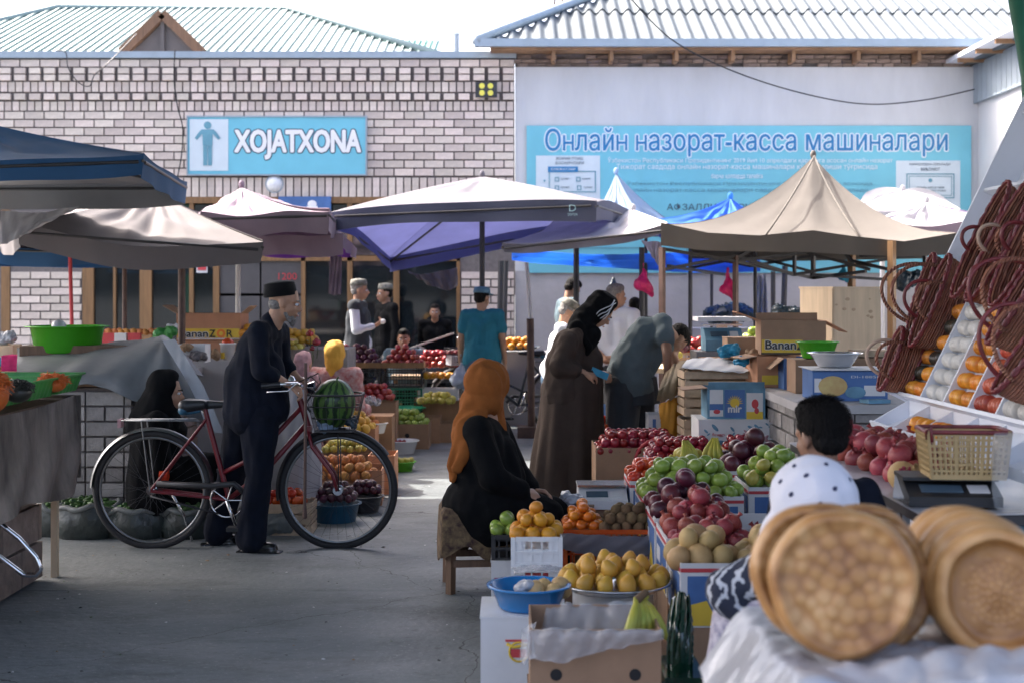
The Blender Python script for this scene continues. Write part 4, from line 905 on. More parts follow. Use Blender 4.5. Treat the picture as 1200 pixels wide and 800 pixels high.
face_parts(t, c, R, .98)
for k in range(4):      # white wavy stripes on the scarf
    m = MB(); pts = []
    for i in range(13):
        a = -1.15+i/12*2.3; p = Vector((.0+.028*k-.01, -.099*math.cos(a*.8)+.004*math.sin(i*1.7), .036+.107*math.sin(a*.7)+.0)); p.x += .018*math.sin(a*2.2+k)
        p2 = Vector((p.x, 0, .036)); d = (p-V(-.036+.012*k, 0, .036)); rr = 1/math.sqrt((d.x/.118)**2+(d.y/.104)**2+(d.z/.119)**2); pts.append(c+R @ ((V(-.036+.0*k, 0, .036)+d*rr)*.98*1.05))
    m.tube(pts, .0035, 6); obj('scarf_stripe', m, 'wear_white', t)
m = MB(); ph_ = j['wrR']+V(.12, .02, -.01); m.box(ph_, (.13, .012, .05), mtx=Matrix.Rotation(.4, 3, 'Y')); tag(obj('phone', m, 'bag_blue', None, t.matrix_basis @ V(0, 0, 0)), 'blue phone held in the hands of the brown dress woman', 'phone').rotation_euler = (0, 0, .12)

# ---- 4 bending man, grey t-shirt
Yg = 10.7
t = person('bending man in grey t-shirt and dark loose trousers, head hidden behind shoulder', (gx(742, Yg), Yg), .25)
q = lambda px, py, dy=0: Matrix.Rotation(-.25, 3, 'Z') @ (W(px, py, Yg+dy)-V(t.location.x, Yg, 0))
j = stand(1.0, fat=1.2); j.update(pel=q(738, 446), wai=q(736, 424), che=q(756, 392), nec=q(778, 380), hea=q(792, 398, .35), shR=q(776, 378, -.12), shL=q(768, 388, .25), elR=q(782, 414, -.30), wrR=q(782, 442, -.30), elL=q(790, 420, .35), wrL=q(796, 450, .4),
    hiR=q(733, 452, -.1), hiL=q(745, 452, .1), knR=q(728, 515, -.1), knL=q(752, 515, .1), anR=q(726, 570, -.1), anL=q(754, 570, .1), toR=q(744, 580, -.1), toL=q(772, 580, .1))
for k in ('anR', 'anL'): j[k].z = .08
for k in ('toR', 'toL'): j[k].z = .03
R = hframe(j, .3, 1.2)
body(t, j, R, 'skin_tan', .009, 1.0, dict(R=dict(d=V(.1, 0, -1), n=V(1, 0, 0), curl=.5), L=dict(d=V(.1, 0, -1), n=V(1, 0, 0), curl=.4)))
hair(t, j['hea'], R, 1, 'hair_black')
cloth_part(t, 't_shirt', 'wear_grey', lambda mb: (torso(mb, j, .018, 1.1), mb.cap(j['shR'], j['shR'].lerp(j['elR'], .5), .072, .078), mb.cap(j['shL'], j['shL'].lerp(j['elL'], .5), .07, .076), mb.cap(q(738, 430, -.07), q(752, 402, -.05), .155, .13), mb.cap(q(738, 430, .07), q(752, 402, .06), .155, .13), mb.cap(q(758, 430, 0), q(768, 400, 0), .09, .09)), .010, .007, (8, 8, 8), 5, 8)
robe(t, 'waistband', 'wear_grey_dark', [(q(737, 441), .20, .20, .003), (q(737, 452), .205, .205, .008), (q(738, 472), .21, .21, .01)], folds=10, seed=5)
cloth_part(t, 'trousers', 'wear_grey_dark', lambda mb: (mb.cap(q(732, 452, -.04), q(744, 452, .06), .17, .17), mb.cap(q(731, 458, -.09), q(726, 556, -.09), .135, .10), mb.cap(q(747, 458, .09), q(752, 556, .10), .135, .10)), .011, .010, (9, 9, 2), 4, 9)
shoes(t, j)

# ---- generic figures, farther away
def figure(label, px, Y, top, face, s_=1.0, shirt='wear_white', sleeve='long', trousers='wear_black', skin='skin', hairm='hair_black', cap=None, lean=0.0, look=None, pitch=0, pose=None, vox=.011, fat=1.0, vest=None, hands=None, seed=0, eyes=True, group=None):
    Hh = H0-(top-340)*Y/FPX; s = Hh/1.70*s_
    t = person(label, (gx(px, Y), Y), face, group); j = stand(s, lean=lean, fat=fat)
    if pose: pose(j)
    R = hframe(j, look if look is not None else 0, pitch)
    body(t, j, R, skin, vox, 1.0, hands)
    ut = .55 if sleeve == 'short' else None
    cloth_part(t, 't_shirt' if sleeve == 'short' else 'shirt', shirt, lambda mb: (torso(mb, j, .014), arms(mb, j, .014 if ut else .010, .9, ut), mb.cap(j['pel']+V(.0, .05*s, .03), j['pel']-V(0, .05*s, -.03), .135*s*fat)), .012, .007, (9, 9, 5), 4, seed)
    cloth_part(t, 'trousers', trousers, lambda mb: (mb.cap(j['pel']+V(0, .06, -.06)*s, j['pel']-V(0, .06, .06)*s, .125*s*fat), legs(mb, j, .014, .97, .012)), .013, .007, (9, 9, 4), 4, seed+1)
    shoes(t, j)
    if vest: cloth_part(t, 'waistcoat', vest, lambda mb: torso(mb, j, .024), .012, .004, (9, 9, 5), 4, seed+2)
    if hairm: hair(t, j['hea'], R, s, hairm)
    if cap: skullcap(t, j['hea'], R, s*1.04, cap, .07, 'skullcap')
    if eyes: face_parts(t, j['hea'], R, s)
    return t, j, R
def armpose(**kw):
    def f(j):
        for k, v in kw.items(): j[k] = Vector(v)*j['s']
    return f
t, j, R = figure('man in white shirt, dark waistcoat and patterned skullcap holding food at his mouth level', 420, 16.2, 328, -.1, shirt='wear_white', vest='wear_grey_dark', cap='cap_pattern', hairm='hair_grey', look=.1, pose=armpose(elR=(.03, -.27, 1.12), wrR=(.22, -.16, 1.17)), hands=dict(R=dict(d=V(.8, .3, .5), n=V(0, .5, 1), curl=.9)), seed=20, fat=1.15)
m = MB(); m.ell(j['wrR']+V(.09, .02, .05), (.035, .03, .03)); b_ = obj('bread_roll', m, 'white', None, t.location, (0, 0, -.1)); tag(b_, 'piece of white food held in the hand of the waistcoat man', 'food')
figure('man in black suit jacket standing in shadow by the shop window', 452, 17.4, 333, -2.6, shirt='wear_black', trousers='wear_black', cap='cap_pattern', skin='skin_tan', seed=24)
figure('dark clothed man with short hair behind the parked motorbike by the window', 510, 17.7, 352, -1.57, .97, shirt='wear_black', skin='skin_tan', seed=27, lean=.1)
# squatting/sitting vendor behind plum crates
t, j, R = figure('young man in slate green shirt sitting behind the crates of plums', 473, 16.0, 340, -1.57, shirt='wear_slate', skin='skin_tan', seed=30, pose=lambda j: [j.__setitem__(k, j[k]-V(0, 0, .44)) for k in list(j) if isinstance(j[k], Vector) and k[:2] in ('pe', 'wa', 'ch', 'ne', 'he', 'sh', 'el', 'wr', 'hi')] and [j.__setitem__('kn'+k, j['hi'+k]+V(.38, 0, .02)) for k in 'LR'] and [(j['an'+k].__setattr__('x', .36), j['to'+k].__setattr__('x', .52)) for k in 'LR'])
m = MB(); m.box((0, 0, .22), (.36, .36, .44)); tag(obj('stool', m, 'wood_old', None, (gx(473, 16.05), 16.08, 0)), 'low wooden block stool under the slate green shirted vendor', 'stool')
t, j, R = figure('man in teal t-shirt and jeans with blue cap walking away with a bag', 565, 14.6, 337, 1.45, shirt='wear_teal', sleeve='short', trousers='wear_jeans', skin='skin', look=-.5, seed=33, fat=1.2, pitch=.1)
skullcap(t, j['hea'], R, 1.0, 'card_teal', .06, 'cap'); m = MB(); m.ell(j['hea']+R @ V(.09, 0, .055), (.06, .06, .01), mtx=R); obj('cap_peak', m, 'card_teal', t)
hang_bag('pale grey plastic bag carried by the teal shirted man', 540, 415, 14.4, .42, .22, 'bag_clear', 9)
t, j, R = figure('man in white shirt and brown white striped skullcap, stooping behind brown dress', 648, 12.8, 350, .0, 1.0, shirt='wear_white', cap='cap_pattern', trousers='wear_jeans', hairm='hair_grey', skin='skin', lean=.22, pitch=.5, seed=36)
figure('man in blue grey t-shirt with dark hair near the white wall', 664, 16.3, 325, .3, shirt='wear_slate', sleeve='short', pitch=.6, look=.2, seed=39, lean=.05, pose=lambda j: j.__setitem__('hea', j['hea']+V(.02, 0, -.01)))
t, j, R = figure('broad man in white t-shirt with cropped hair and hands behind his back', 722, 13.6, 333, 1.2, shirt='wear_white', sleeve='short', trousers='wear_grey_dark', hairm='hair_grey', look=-.9, seed=42, fat=1.3, pose=armpose(elR=(-.12, -.28, 1.13), wrR=(-.20, -.06, .98), elL=(-.12, .28, 1.13), wrL=(-.2, .06, .97)))
figure('person in black jacket behind the white shirted man, mostly hidden', 744, 15.4, 349, 1.5, shirt='wear_black', seed=45, look=.0, eyes=False)
figure('dark haired person in dark clothes half hidden behind the wicker bags', 1086, 12.2, 344, -1.3, .97, shirt='wear_grey_dark', skin='skin_tan', seed=48)

# ---- 5 woman in black hijab, seated behind the rear wheel, profile to the right
Yk = 9.05
t = person('seated woman in black robe and hood behind the bicycle rear wheel', (gx(190, Yk), Yk), 0)
q = lambda px, py, dy=0: W(px, py, Yk+dy)-V(t.location.x, Yk, 0)
j = stand(.95, fat=1.1); j.update(pel=q(185, 574), wai=q(184, 545), che=q(186, 512), nec=q(192, 486), hea=q(197, 460), shR=q(183, 498, -.17), shL=q(190, 498, .17), elR=q(190, 545, -.2), wrR=q(215, 560, -.12), elL=q(200, 545, .2), wrL=q(220, 560, .06),
    hiR=q(186, 578, -.1), hiL=q(186, 578, .1), knR=q(240, 545, -.1), knL=q(244, 545, .12), anR=q(232, 610, -.1), anL=q(236, 610, .12), toR=q(255, 625, -.1), toL=q(258, 625, .12))
for k in ('anR', 'anL'): j[k].z = .08
for k in ('toR', 'toL'): j[k].z = .03
R = hframe(j, 0, .05); body(t, j, R, 'skin', .009)
c = j['hea']; face_parts(t, c, R, 1)
drape(t, 'headscarf', 'wear_black', c, R, 1.06, lambda mb: (mb.cap(q(186, 470, 0), q(178, 500, 0), .12, .17), mb.cap(q(196, 486, 0), q(198, 505, 0), .08, .12)), .010, .006, (8, 8, 5), 51)
cloth_part(t, 'robe', 'wear_black', lambda mb: (torso(mb, j, .04, 1.1), mb.cap(q(180, 505, -.1), q(178, 580, -.12), .13, .16), mb.cap(q(180, 505, .1), q(178, 580, .12), .13, .16), arms(mb, j, .03, .95), mb.cap(q(184, 575, -.05), q(240, 550, -.05), .17, .12), mb.cap(q(184, 575, .1), q(242, 550, .1), .17, .12), mb.cap(q(238, 556, 0), q(236, 612, 0), .15, .14)), .012, .008, (7, 7, 5), 5, 52)

# ---- 6 yellow headscarf woman from behind, seated low
Yy = 11.9
t = person('woman in yellow headscarf and pink flowered dress sitting with her back turned', (gx(392, Yy), Yy), 1.35)
j = stand(.95, fat=1.25); s = .95
for k in list(j):
    if isinstance(j[k], Vector) and k[:2] in ('pe', 'wa', 'ch', 'ne', 'he', 'sh', 'el', 'wr', 'hi'): j[k] = j[k]-V(0, 0, .50)
for k in 'LR': j['kn'+k] = j['hi'+k]+V(.36, 0, .08); j['an'+k] = V(.36, j['hi'+k].y, .08); j['to'+k] = V(.5, j['hi'+k].y, .03); j['wr'+k] = j['el'+k]+V(.2, 0, -.02)
R = hframe(j, .1, .1); body(t, j, R, 'skin', .012)
cloth_part(t, 'dress', 'wear_floral', lambda mb: (torso(mb, j, .035, 1.2), arms(mb, j, .028, .8), mb.cap(j['pel']+V(0, .1, -.1), j['pel']-V(0, .1, .1), .2, .2), mb.cap(j['hiL'], j['knL'], .13, .11), mb.cap(j['hiR'], j['knR'], .13, .11), mb.cap(j['knL'], j['anL'], .12, .12), mb.cap(j['knR'], j['anR'], .12, .12)), .013, .008, (9, 9, 7), 4, 60)
drape(t, 'headscarf', 'scarf_yellow', j['hea'], R, .98, lambda mb: (mb.cap(j['hea']+V(-.05, 0, -.08), j['hea']+V(-.08, 0, -.16), .07, .04),), .011, .006, (14, 14, 8), 61)
t = person('child in a pink patterned headscarf beside the yellow scarfed woman', (gx(356, 11.6), 11.6), 1.0)
j = stand(.60); R = hframe(j, 0, .1); body(t, j, R, 'skin', .012, 1.25)
cloth_part(t, 'dress', 'scarf_pink', lambda mb: (torso(mb, j, .03), arms(mb, j, .02, .9), mb.cap(j['pel'], V(0, 0, .2), .14, .17)), .013, .006, (12, 12, 8), 4, 63)
drape(t, 'headscarf', 'scarf_pink', j['hea'], R, .78, lambda mb: None, .011, .005, (18, 18, 8), 64)

# ---- 7 boy with black hair, back to us, and the person with polka dot scarf
Yo = 4.85
t = person('boy with short black hair in navy t-shirt seen from behind', (gx(985, Yo), Yo), 1.9)
q = lambda px, py, dy=0: Matrix.Rotation(-1.9, 3, 'Z') @ (W(px, py, Yo+dy)-V(t.location.x, Yo, 0))
j = stand(.80); hc = q(960, 512); j.update(hea=hc, nec=q(966, 552), che=q(972, 610), wai=q(975, 660), pel=q(975, 700), shR=q(1012, 580, .03), shL=q(925, 578, -.02), elR=q(1040, 645, .0), elL=q(912, 650, 0), wrR=q(1030, 700, .15), wrL=q(930, 700, .15), hiR=q(990, 705), hiL=q(960, 705), s=.86)
for k, dy in (('R', -.09), ('L', .09)): j['kn'+k] = V(.02, dy, .36); j['an'+k] = V(-.01, dy, .07); j['to'+k] = V(.13, dy, .025)
R = hframe(j, .25, .10); body(t, j, R, 'skin_tan', .008, 1.12)
hair(t, j['hea'], R, 1.03, 'hair_black', 0.0, .005)
cloth_part(t, 't_shirt', 'wear_navy', lambda mb: (torso(mb, j, .012), arms(mb, j, .016, .9, .75), mb.cap(j['nec']-V(0, 0, .04), j['nec']-V(0, 0, .02), .06, .055)), .009, .005, (9, 9, 5), 4, 70)
cloth_part(t, 'trousers', 'wear_jeans', lambda mb: (mb.cap(j['pel']+V(0, .05, -.04), j['pel']-V(0, .05, .04), .11), legs(mb, j, .014, .97, .012)), .012, .006, (9, 9, 5), 4, 71); shoes(t, j)
mat('dots', (.03, .035, .08), .8)
Yp = 3.95
t = person('child in white headscarf with dark dots and black white shawl behind the bread', (gx(930, Yp), Yp), 2.2)
q = lambda px, py, dy=0: Matrix.Rotation(-2.2, 3, 'Z') @ (W(px, py, Yp+dy)-V(t.location.x, Yp, 0))
j = stand(.72); j.update(hea=q(948, 600), nec=q(940, 650), che=q(920, 705), wai=q(912, 770), pel=q(908, 830), shR=q(975, 690, 0), shL=q(868, 690, 0), elR=q(1000, 770), elL=q(852, 770), wrR=q(985, 830, .15), wrL=q(860, 835, .12), hiR=q(925, 850), hiL=q(885, 850), s=.82)
for k, dy in (('R', -.08), ('L', .08)): j['kn'+k] = V(.02, dy, .26); j['an'+k] = V(-.01, dy, .07); j['to'+k] = V(.12, dy, .025)
R = hframe(j, .1, .15); body(t, j, R, 'skin', .009, 1.1)
sc_ = drape(t, 'headscarf', 'scarf_white', j['hea'], R, 1.06, lambda mb: (mb.cap(q(938, 632), q(925, 664, .02), .098, .11), mb.cap(q(922, 625), q(908, 660, 0), .075, .07)), .008, .004, (9, 9, 5), 73, False)
me = sc_.data; rs = random.Random(4); n_ = 0; used = []
for _ in range(4000):
    pl = me.polygons[rs.randrange(len(me.polygons))]; c = Vector(pl.center)
    if all((c-u).length > .05 for u in used):
        used.append(c); m = MB(); N_ = Vector(pl.normal); u_, v_, a_ = frame(N_); m.ell((0, 0, 0), (.0065, .0085, .0012), 10, 6, Matrix((u_, v_, a_)).transposed()); obj('dot', m, 'dots', sc_, c+N_*.0012)
    if len(used) >= 60: break
cloth_part(t, 'dress', 'wear_pattern', lambda mb: (torso(mb, j, .02), arms(mb, j, .03, .95), mb.cap(j['pel'], V(0, 0, .2), .16, .2)), .010, .006, (9, 9, 6), 4, 74)
sh = cloth_part(t, 'shawl', 'wear_white', lambda mb: (mb.cap(q(850, 690, -.03), q(905, 668, -.06), .06, .07), mb.cap(q(900, 680, -.02), q(975, 690, 0), .085, .08), mb.cap(q(850, 700, -.04), q(870, 720, -.05), .05, .04)), .008, .005, (9, 9, 6), 4, 75)
m_ = M['wear_white'].copy(); m_.name = 'shawl_stripes'; n = m_.node_tree.nodes; L = m_.node_tree.links
wv = n.new('ShaderNodeTexWave'); wv.inputs['Scale'].default_value = 9; wv.wave_profile = 'SAW'; wv.inputs['Distortion'].default_value = 7; wv.inputs['Detail Scale'].default_value = 3; tc = n.new('ShaderNodeTexCoord'); L.new(tc.outputs['Object'], wv.inputs[0]); rp = n.new('ShaderNodeValToRGB'); L.new(wv.outputs[0], rp.inputs[0])
rp.color_ramp.interpolation = 'CONSTANT'; rp.color_ramp.elements[0].color = (.015, .02, .04, 1); rp.color_ramp.elements[1].color = (.42, .44, .48, 1); rp.color_ramp.elements[1].position = .62
L.new(rp.outputs[0], n['Principled BSDF'].inputs['Base Color']); sh.data.materials.clear(); sh.data.materials.append(m_)
# loose strands over the hair of the nearer heads
def strands(c, R, s, parent, n=5000, ln=.028, m='hair_black', seed=0, tr=None):
    rs = random.Random(seed); mb = MB(); V_ = []; F_ = []
    for _ in range(n):
        d = V(rs.gauss(0, 1), rs.gauss(0, 1), rs.gauss(0, 1)).normalized()
        if d.z < -.35 or (d.x > .55 and d.z < .55): continue
        if d.z < 0 and d.x > .1: continue
        p = V(-.020, 0, .046)+V(d.x*.101, d.y*.085, d.z*.092); t_ = V(-.35, 0, -.9)-d*(V(-.35, 0, -.9).dot(d))
        if d.z > .75: t_ = V(rs.uniform(-1, .3), d.y*1.5+rs.uniform(-.4, .4), 0)
        t_ = t_.normalized()*ln*rs.uniform(.6, 1.2)+d*rs.uniform(-.002, .007); w_ = d.cross(t_).normalized()*.0011
        q = [p-w_, p+w_, p+t_*.55+d*.003+w_*.7, p+t_*.55+d*.003-w_*.7, p+t_]
        k = len(V_); V_ += [c+R @ (a*s) for a in q]; F_ += [(k, k+1, k+2, k+3), (k+3, k+2, k+4)]
    mb.add(V_, F_); return tag(obj('hair_strands', mb, m, parent), kind='stuff')
for o in [o for o in COL.objects if o.get('label', '').startswith('boy with short black')]:
    j = stand(.80); c = Matrix.Rotation(-1.9, 3, 'Z') @ (W(960, 512, 4.85)-V(o.location.x, 4.85, 0)); strands(c, hframe(j, .25, .10), 1.03*1.0, o, seed=1)
# ================================================================ PRODUCE
def fruit_mat(name, c1, c2, ns=3, rnd=.18, hue=.012, rough=.32, spec=.5, bump=0, bs=60, stretch=None, coat=0): mat(name, c1, rough, ns=ns, col2=c2, rnd=rnd, hue=hue, spec=spec, bump=bump, bs=bs, stretch=stretch, coat=coat)
fruit_mat('apple_green', (.17, .27, .035), (.30, .38, .07), 14); fruit_mat('apple_red', (.22, .012, .015), (.38, .05, .03), 18, .25, spec=.6)
fruit_mat('plum_dark', (.035, .008, .020), (.12, .015, .03), 16, .35, .02, .38, bump=.05); fruit_mat('plum_red', (.20, .010, .020), (.30, .02, .03), 22, .3, .01, .25)
fruit_mat('orange_skin', (.55, .22, .015), (.62, .28, .02), 20, .12, .008, .4, bump=.15, bs=220); fruit_mat('persimmon', (.58, .13, .01), (.66, .20, .015), 18, .15, .01, .3)
fruit_mat('quince', (.50, .27, .03), (.58, .34, .05), 14, .14, .01, .45, bump=.1, bs=40); fruit_mat('kiwi', (.11, .065, .03), (.17, .11, .05), 40, .2, .01, .9, bump=.3, bs=200)
fruit_mat('pomegranate', (.19, .012, .026), (.36, .07, .05), 10, .3, .014, .45, bump=.15, bs=30); fruit_mat('peach', (.50, .10, .03), (.58, .32, .07), 12, .2, .015, .6)
fruit_mat('pear_yellow', (.48, .36, .05), (.42, .40, .09), 12, .2, .01, .4); fruit_mat('melon_skin', (.42, .24, .10), (.50, .36, .15), 20, .2, .01, .55, bump=.25, bs=50)
fruit_mat('onion_white', (.62, .52, .36), (.72, .64, .48), 16, .1, .01, .35); fruit_mat('banana', (.48, .40, .05), (.28, .34, .05), 10, .15, .01, .5); fruit_mat('tomato', (.50, .035, .012), (.58, .09, .02), 10, .2, .01, .22)
mat('stem', (.10, .06, .03), .8); mat('cucumber', (.02, .06, .015), .4, ns=30, col2=(.07, .15, .03), rnd=.3, island=True)
def lathed(name, prof, m, n=18, stem=None, bend=0, extra=None):
    mb = MB(); mb.lathe(prof, n)
    if stem: mb.cur = 1; mb.cyl((0, 0, stem[0]), (.003, .001, stem[1]), .0018, n=5)
    if extra: mb.cur = stem and 1 or 0; extra(mb)
    return mb.mesh(name, [m, 'stem'])
def ball(dz=.9, top=.12, n=9, sq=0):
    P = []
    for i in range(n+1):
        a = math.pi*i/n; r = math.sin(a); z = -math.cos(a)*dz
        if i == n: z = dz-top*1.6
        if i == n-1: z = min(z, dz-top*.25)
        if i == 0: z = -dz+top
        P.append((max(r, .001), z))
    return P
def sc(P, k): return [(a*k, b*k) for a, b in P]
def crown(mb):
    mb.cur = 0; mb.lathe([(.3, .86), (.16, 1.0), (.2, 1.2), (.30, 1.36), (.2, 1.22), (.06, 1.05)], 7)
# unit meshes, radius 1
FR = {}
def reg(kind, me): FR[kind] = me
reg('green_apple', lathed('green_apple', ball(.88, .16), 'apple_green', stem=(.6, 1.05)))
reg('red_apple', lathed('red_apple', ball(.88, .16), 'apple_red', stem=(.6, 1.05)))
reg('plum', lathed('plum', ball(1.12, .05), 'plum_dark')); reg('red_plum', lathed('red_plum', ball(.98, .08), 'plum_red'))
reg('orange', lathed('orange', ball(.95, .03), 'orange_skin')); reg('persimmon', lathed('persimmon', ball(.82, .1), 'persimmon', stem=(.6, .86)))
reg('quince', lathed('quince', [(.001, -1.0), (.3, -1.06), (.75, -.85), (1, -.3), (.95, .2), (.72, .65), (.45, .98), (.28, 1.15), (.1, 1.1), (.001, 1.02)], 'quince', stem=(1.0, 1.35)))
reg('pear', lathed('pear', [(.001, -.95), (.4, -1.0), (.8, -.75), (1, -.2), (.85, .4), (.5, .95), (.3, 1.3), (.15, 1.42), (.001, 1.4)], 'pear_yellow', stem=(1.3, 1.7)))
reg('kiwi', lathed('kiwi', ball(1.25, .03), 'kiwi')); reg('pomegranate', lathed('pomegranate', ball(.92, .02), 'pomegranate', extra=crown))
reg('peach', lathed('peach', ball(.93, .14), 'peach')); reg('melon', lathed('melon', ball(1.2, .03), 'melon_skin')); reg('tomato', lathed('tomato', ball(.8, .14), 'tomato', stem=(.5, .8)))
reg('onion', lathed('onion', [(.001, -.8), (.3, -.85), (.8, -.6), (1, -.1), (.85, .35), (.45, .7), (.15, .95), (.07, 1.25), (.001, 1.3)], 'onion_white'))
reg('yellow_apple', lathed('yellow_apple', ball(.9, .14), 'pear_yellow', stem=(.6, 1.0)))
nfr = 0
def heap(kind, base, sx, sy, r, label, group, rz=0, layers=2, dome=.5, seed=0, cat=None, side=0, fill=None):
    """a heap of single fruits on a rectangle sx by sy centred at base (top of what carries it)"""
    global nfr
    rs = random.Random(seed*31+len(label)); R = Matrix.Rotation(rz, 3, 'Z'); pl = []
    for L_ in range(layers):
        ix = sx-r*.45-2*L_*r*(1+dome); iy = sy-r*.45-2*L_*r*(1+dome); nx = max(1, int(ix/(2.02*r)+.4)); ny = max(1, int(iy/(1.80*r)+.4))
        if ix < 2*r*.9 or iy < 2*r*.9: break
        for a in range(nx):
            for c in range(ny):
                x = (a-(nx-1)/2)*ix/nx+(r*.45 if c % 2 else -r*.45)*(nx > 1); y = (c-(ny-1)/2)*iy/ny
                pl.append((x+rs.uniform(-.13, .13)*r, y+rs.uniform(-.13, .13)*r, r*(.9+L_*1.45)+rs.uniform(-.15, .15)*r))
    for x, y, z in pl:
        p = Vector(base)+R @ V(x, y, z); o = lnk(kind, FR[kind], None, p, (rs.uniform(-1, 1), rs.uniform(-.9, .9), rs.uniform(0, 6.28)), tuple(r*q_*rs.uniform(.94, 1.06) for q_ in [rs.uniform(.88, 1.10)]*3)); tag(o, label, cat or kind.replace('_', ' '), group); nfr += 1
    return pl

# ---------------------------------------------------------------- containers
def carton(label, loc, w, d, h, rz=0, m='cardboard', mi='cardboard_in', flaps=(), group=None, holes=(), name='cardboard_box', tilt=0, lid=False):
    """open carton, loc = centre of the underside; front faces -Y"""
    t = thing(name, label, 'box', loc, rz, group); T = .006; mb = MB()
    mb.box((0, 0, T/2), (w, d, T)); mb.box((0, -d/2+T/2, h/2+T/2), (w, T, h-T)); mb.box((0, d/2-T/2, h/2+T/2), (w, T, h-T)); mb.box((-w/2+T/2, 0, h/2+T/2), (T, d-2*T, h-T)); mb.box((w/2-T/2, 0, h/2+T/2), (T, d-2*T, h-T))
    if lid: mb.box((0, 0, h+.004), (w+.006, d+.006, .008))
    obj('box_body', mb, m, t)
    for side, ang, ln in flaps:
        f = MB(); a = math.radians(ang)
        if side == 'L': f.box((-w/2-math.sin(a)*ln/2, 0, h+math.cos(a)*ln/2), (T, d*.96, ln), mtx=Matrix.Rotation(-a, 3, 'Y'))
        if side == 'R': f.box((w/2+math.sin(a)*ln/2, 0, h+math.cos(a)*ln/2), (T, d*.96, ln), mtx=Matrix.Rotation(a, 3, 'Y'))
        if side == 'F': f.box((0, -d/2-math.sin(a)*ln/2, h+math.cos(a)*ln/2), (w*.97, T, ln), mtx=Matrix.Rotation(a, 3, 'X'))
        if side == 'B': f.box((0, d/2+math.sin(a)*ln/2, h+math.cos(a)*ln/2), (w*.97, T, ln), mtx=Matrix.Rotation(-a, 3, 'X'))
        obj('flap', f, mi if side in 'LR' else m, t)
    for hx, hz, hr in holes:
        f = MB(); f.cyl((hx, -d/2+.001, hz), (hx, -d/2-.0015, hz), hr, n=18); obj('hand_hole', f, 'black_matt', t)
    return t
def panel(t, d, x0, x1, z0, z1, m, off=.0012, name='printed_panel', side=None, w=None):
    f = MB()
    if side is None: f.box(((x0+x1)/2, -d/2-off/2-.0003, (z0+z1)/2), (x1-x0, off, z1-z0))
    else: f.box((side*(w/2+off/2+.0003), (x0+x1)/2, (z0+z1)/2), (off, x1-x0, z1-z0))
    return obj(name, f, m, t)
def tri_panel(t, d, pts, m, off=.003, side=None, w=None):
    f = MB(); n = len(pts); y = -d/2
    if side is None: A = [(x, y-off, z) for x, z in pts]; B = [(x, y, z) for x, z in pts]
    else: A = [(side*(w/2+off), x, z) for x, z in pts]; B = [(side*w/2, x, z) for x, z in pts]
    f.add(A+B, [tuple(range(n)), tuple(reversed(range(n, 2*n)))]+[(i, (i+1) % n, n+(i+1) % n, n+i) for i in range(n)]); return obj('printed_shape', f, m, t)
def ptext(t, s, x, z, d, wd, h, m, dep=.004, off=0): return text('lettering', s, m, t, (x, -d/2-dep, z), width=wd, height=h, ext=.001, off=off)
def crate(label, loc, w, d, h, rz=0, m='black_plastic', rim='black_plastic', group=None, bars=7, rows=3):
    """plastic crate with slotted sides"""
    t = thing('plastic_crate', label, 'crate', loc, rz, group); mb = MB(); T = .008
    for x in (-1, 1):
        for y in (-1, 1): mb.box((x*(w/2-.01), y*(d/2-.01), h/2), (.02, .02, h))
    for k in range(rows+1):
        z = .008+(h-.016)*k/rows
        for y in (-1, 1): mb.box((0, y*(d/2-T/2-.001), z), (w-.042, T, .012 if 0 < k < rows else .022))
        for x in (-1, 1): mb.box((x*(w/2-T/2-.001), 0, z), (T, d-.042, .012 if 0 < k < rows else .022))
    n = bars
    for k in range(1, n):
        for y in (-1, 1): mb.box((-w/2+w*k/n, y*(d/2-T/2-.0025), h/2), (.007, T*.6, h-.03))
        for x in (-1, 1): mb.box((x*(w/2-T/2-.0025), -d/2+d*k/n, h/2), (T*.6, .007, h-.03))
    mb.box((0, 0, .006), (w-.02, d-.02, .008)); obj('crate_body', mb, m, t)
    if rim != m:
        r = MB()
        for y in (-1, 1): r.box((0, y*(d/2+.006), h-.012), (w+.024, .01, .055))
        for x in (-1, 1): r.box((x*(w/2+.006), 0, h-.012), (.01, d, .055))
        obj('rim', r, rim, t)
    return t
def wood_crate(label, loc, w, d, h, rz=0, n=4, group=None):
    t = thing('wooden_crate', label, 'crate', loc, rz, group); rs = random.Random(int(loc[0]*100)); sh = h/n
    for k in range(n):
        for (c, s_) in (((0, -d/2, 0), (w, .009, sh-.014)), ((0, d/2, 0), (w, .009, sh-.014)), ((-w/2, 0, 0), (.009, d-.02, sh-.014)), ((w/2, 0, 0), (.009, d-.02, sh-.014))):
            mb = MB(); mb.box((c[0], c[1], sh*(k+.5)+rs.uniform(-.002, .002)), s_); obj('slat', mb, 'wood_crate', t)
    for x in (-1, 1):
        for y in (-1, 1): mb = MB(); mb.box((x*(w/2-.02), y*(d/2-.02), h/2), (.028, .028, h)); obj('corner_post', mb, 'wood_crate', t)
    mb = MB(); mb.box((0, 0, .012), (w-.02, d-.02, .008)); obj('bottom_board', mb, 'wood_crate', t); return t
def basin(label, loc, r, h, m, rim=.012, taper=.72, group=None, name='basin', sy=1, handles=False, n=36):
    t = MB(); k = Matrix.Diagonal((1, sy, 1)); t.lathe([(.001, .0), (r*taper, 0), (r*(taper+.05), .01), (r*.97, h-.01), (r+rim, h-.006), (r+rim, h), (r*.96, h), (r*(taper+.03), .012), (r*taper*.95, .006), (.001, .006)], n, (0, 0, 0), k)
    o = obj(name, t, m, None, loc); tag(o, label, 'basin', group)
    return o
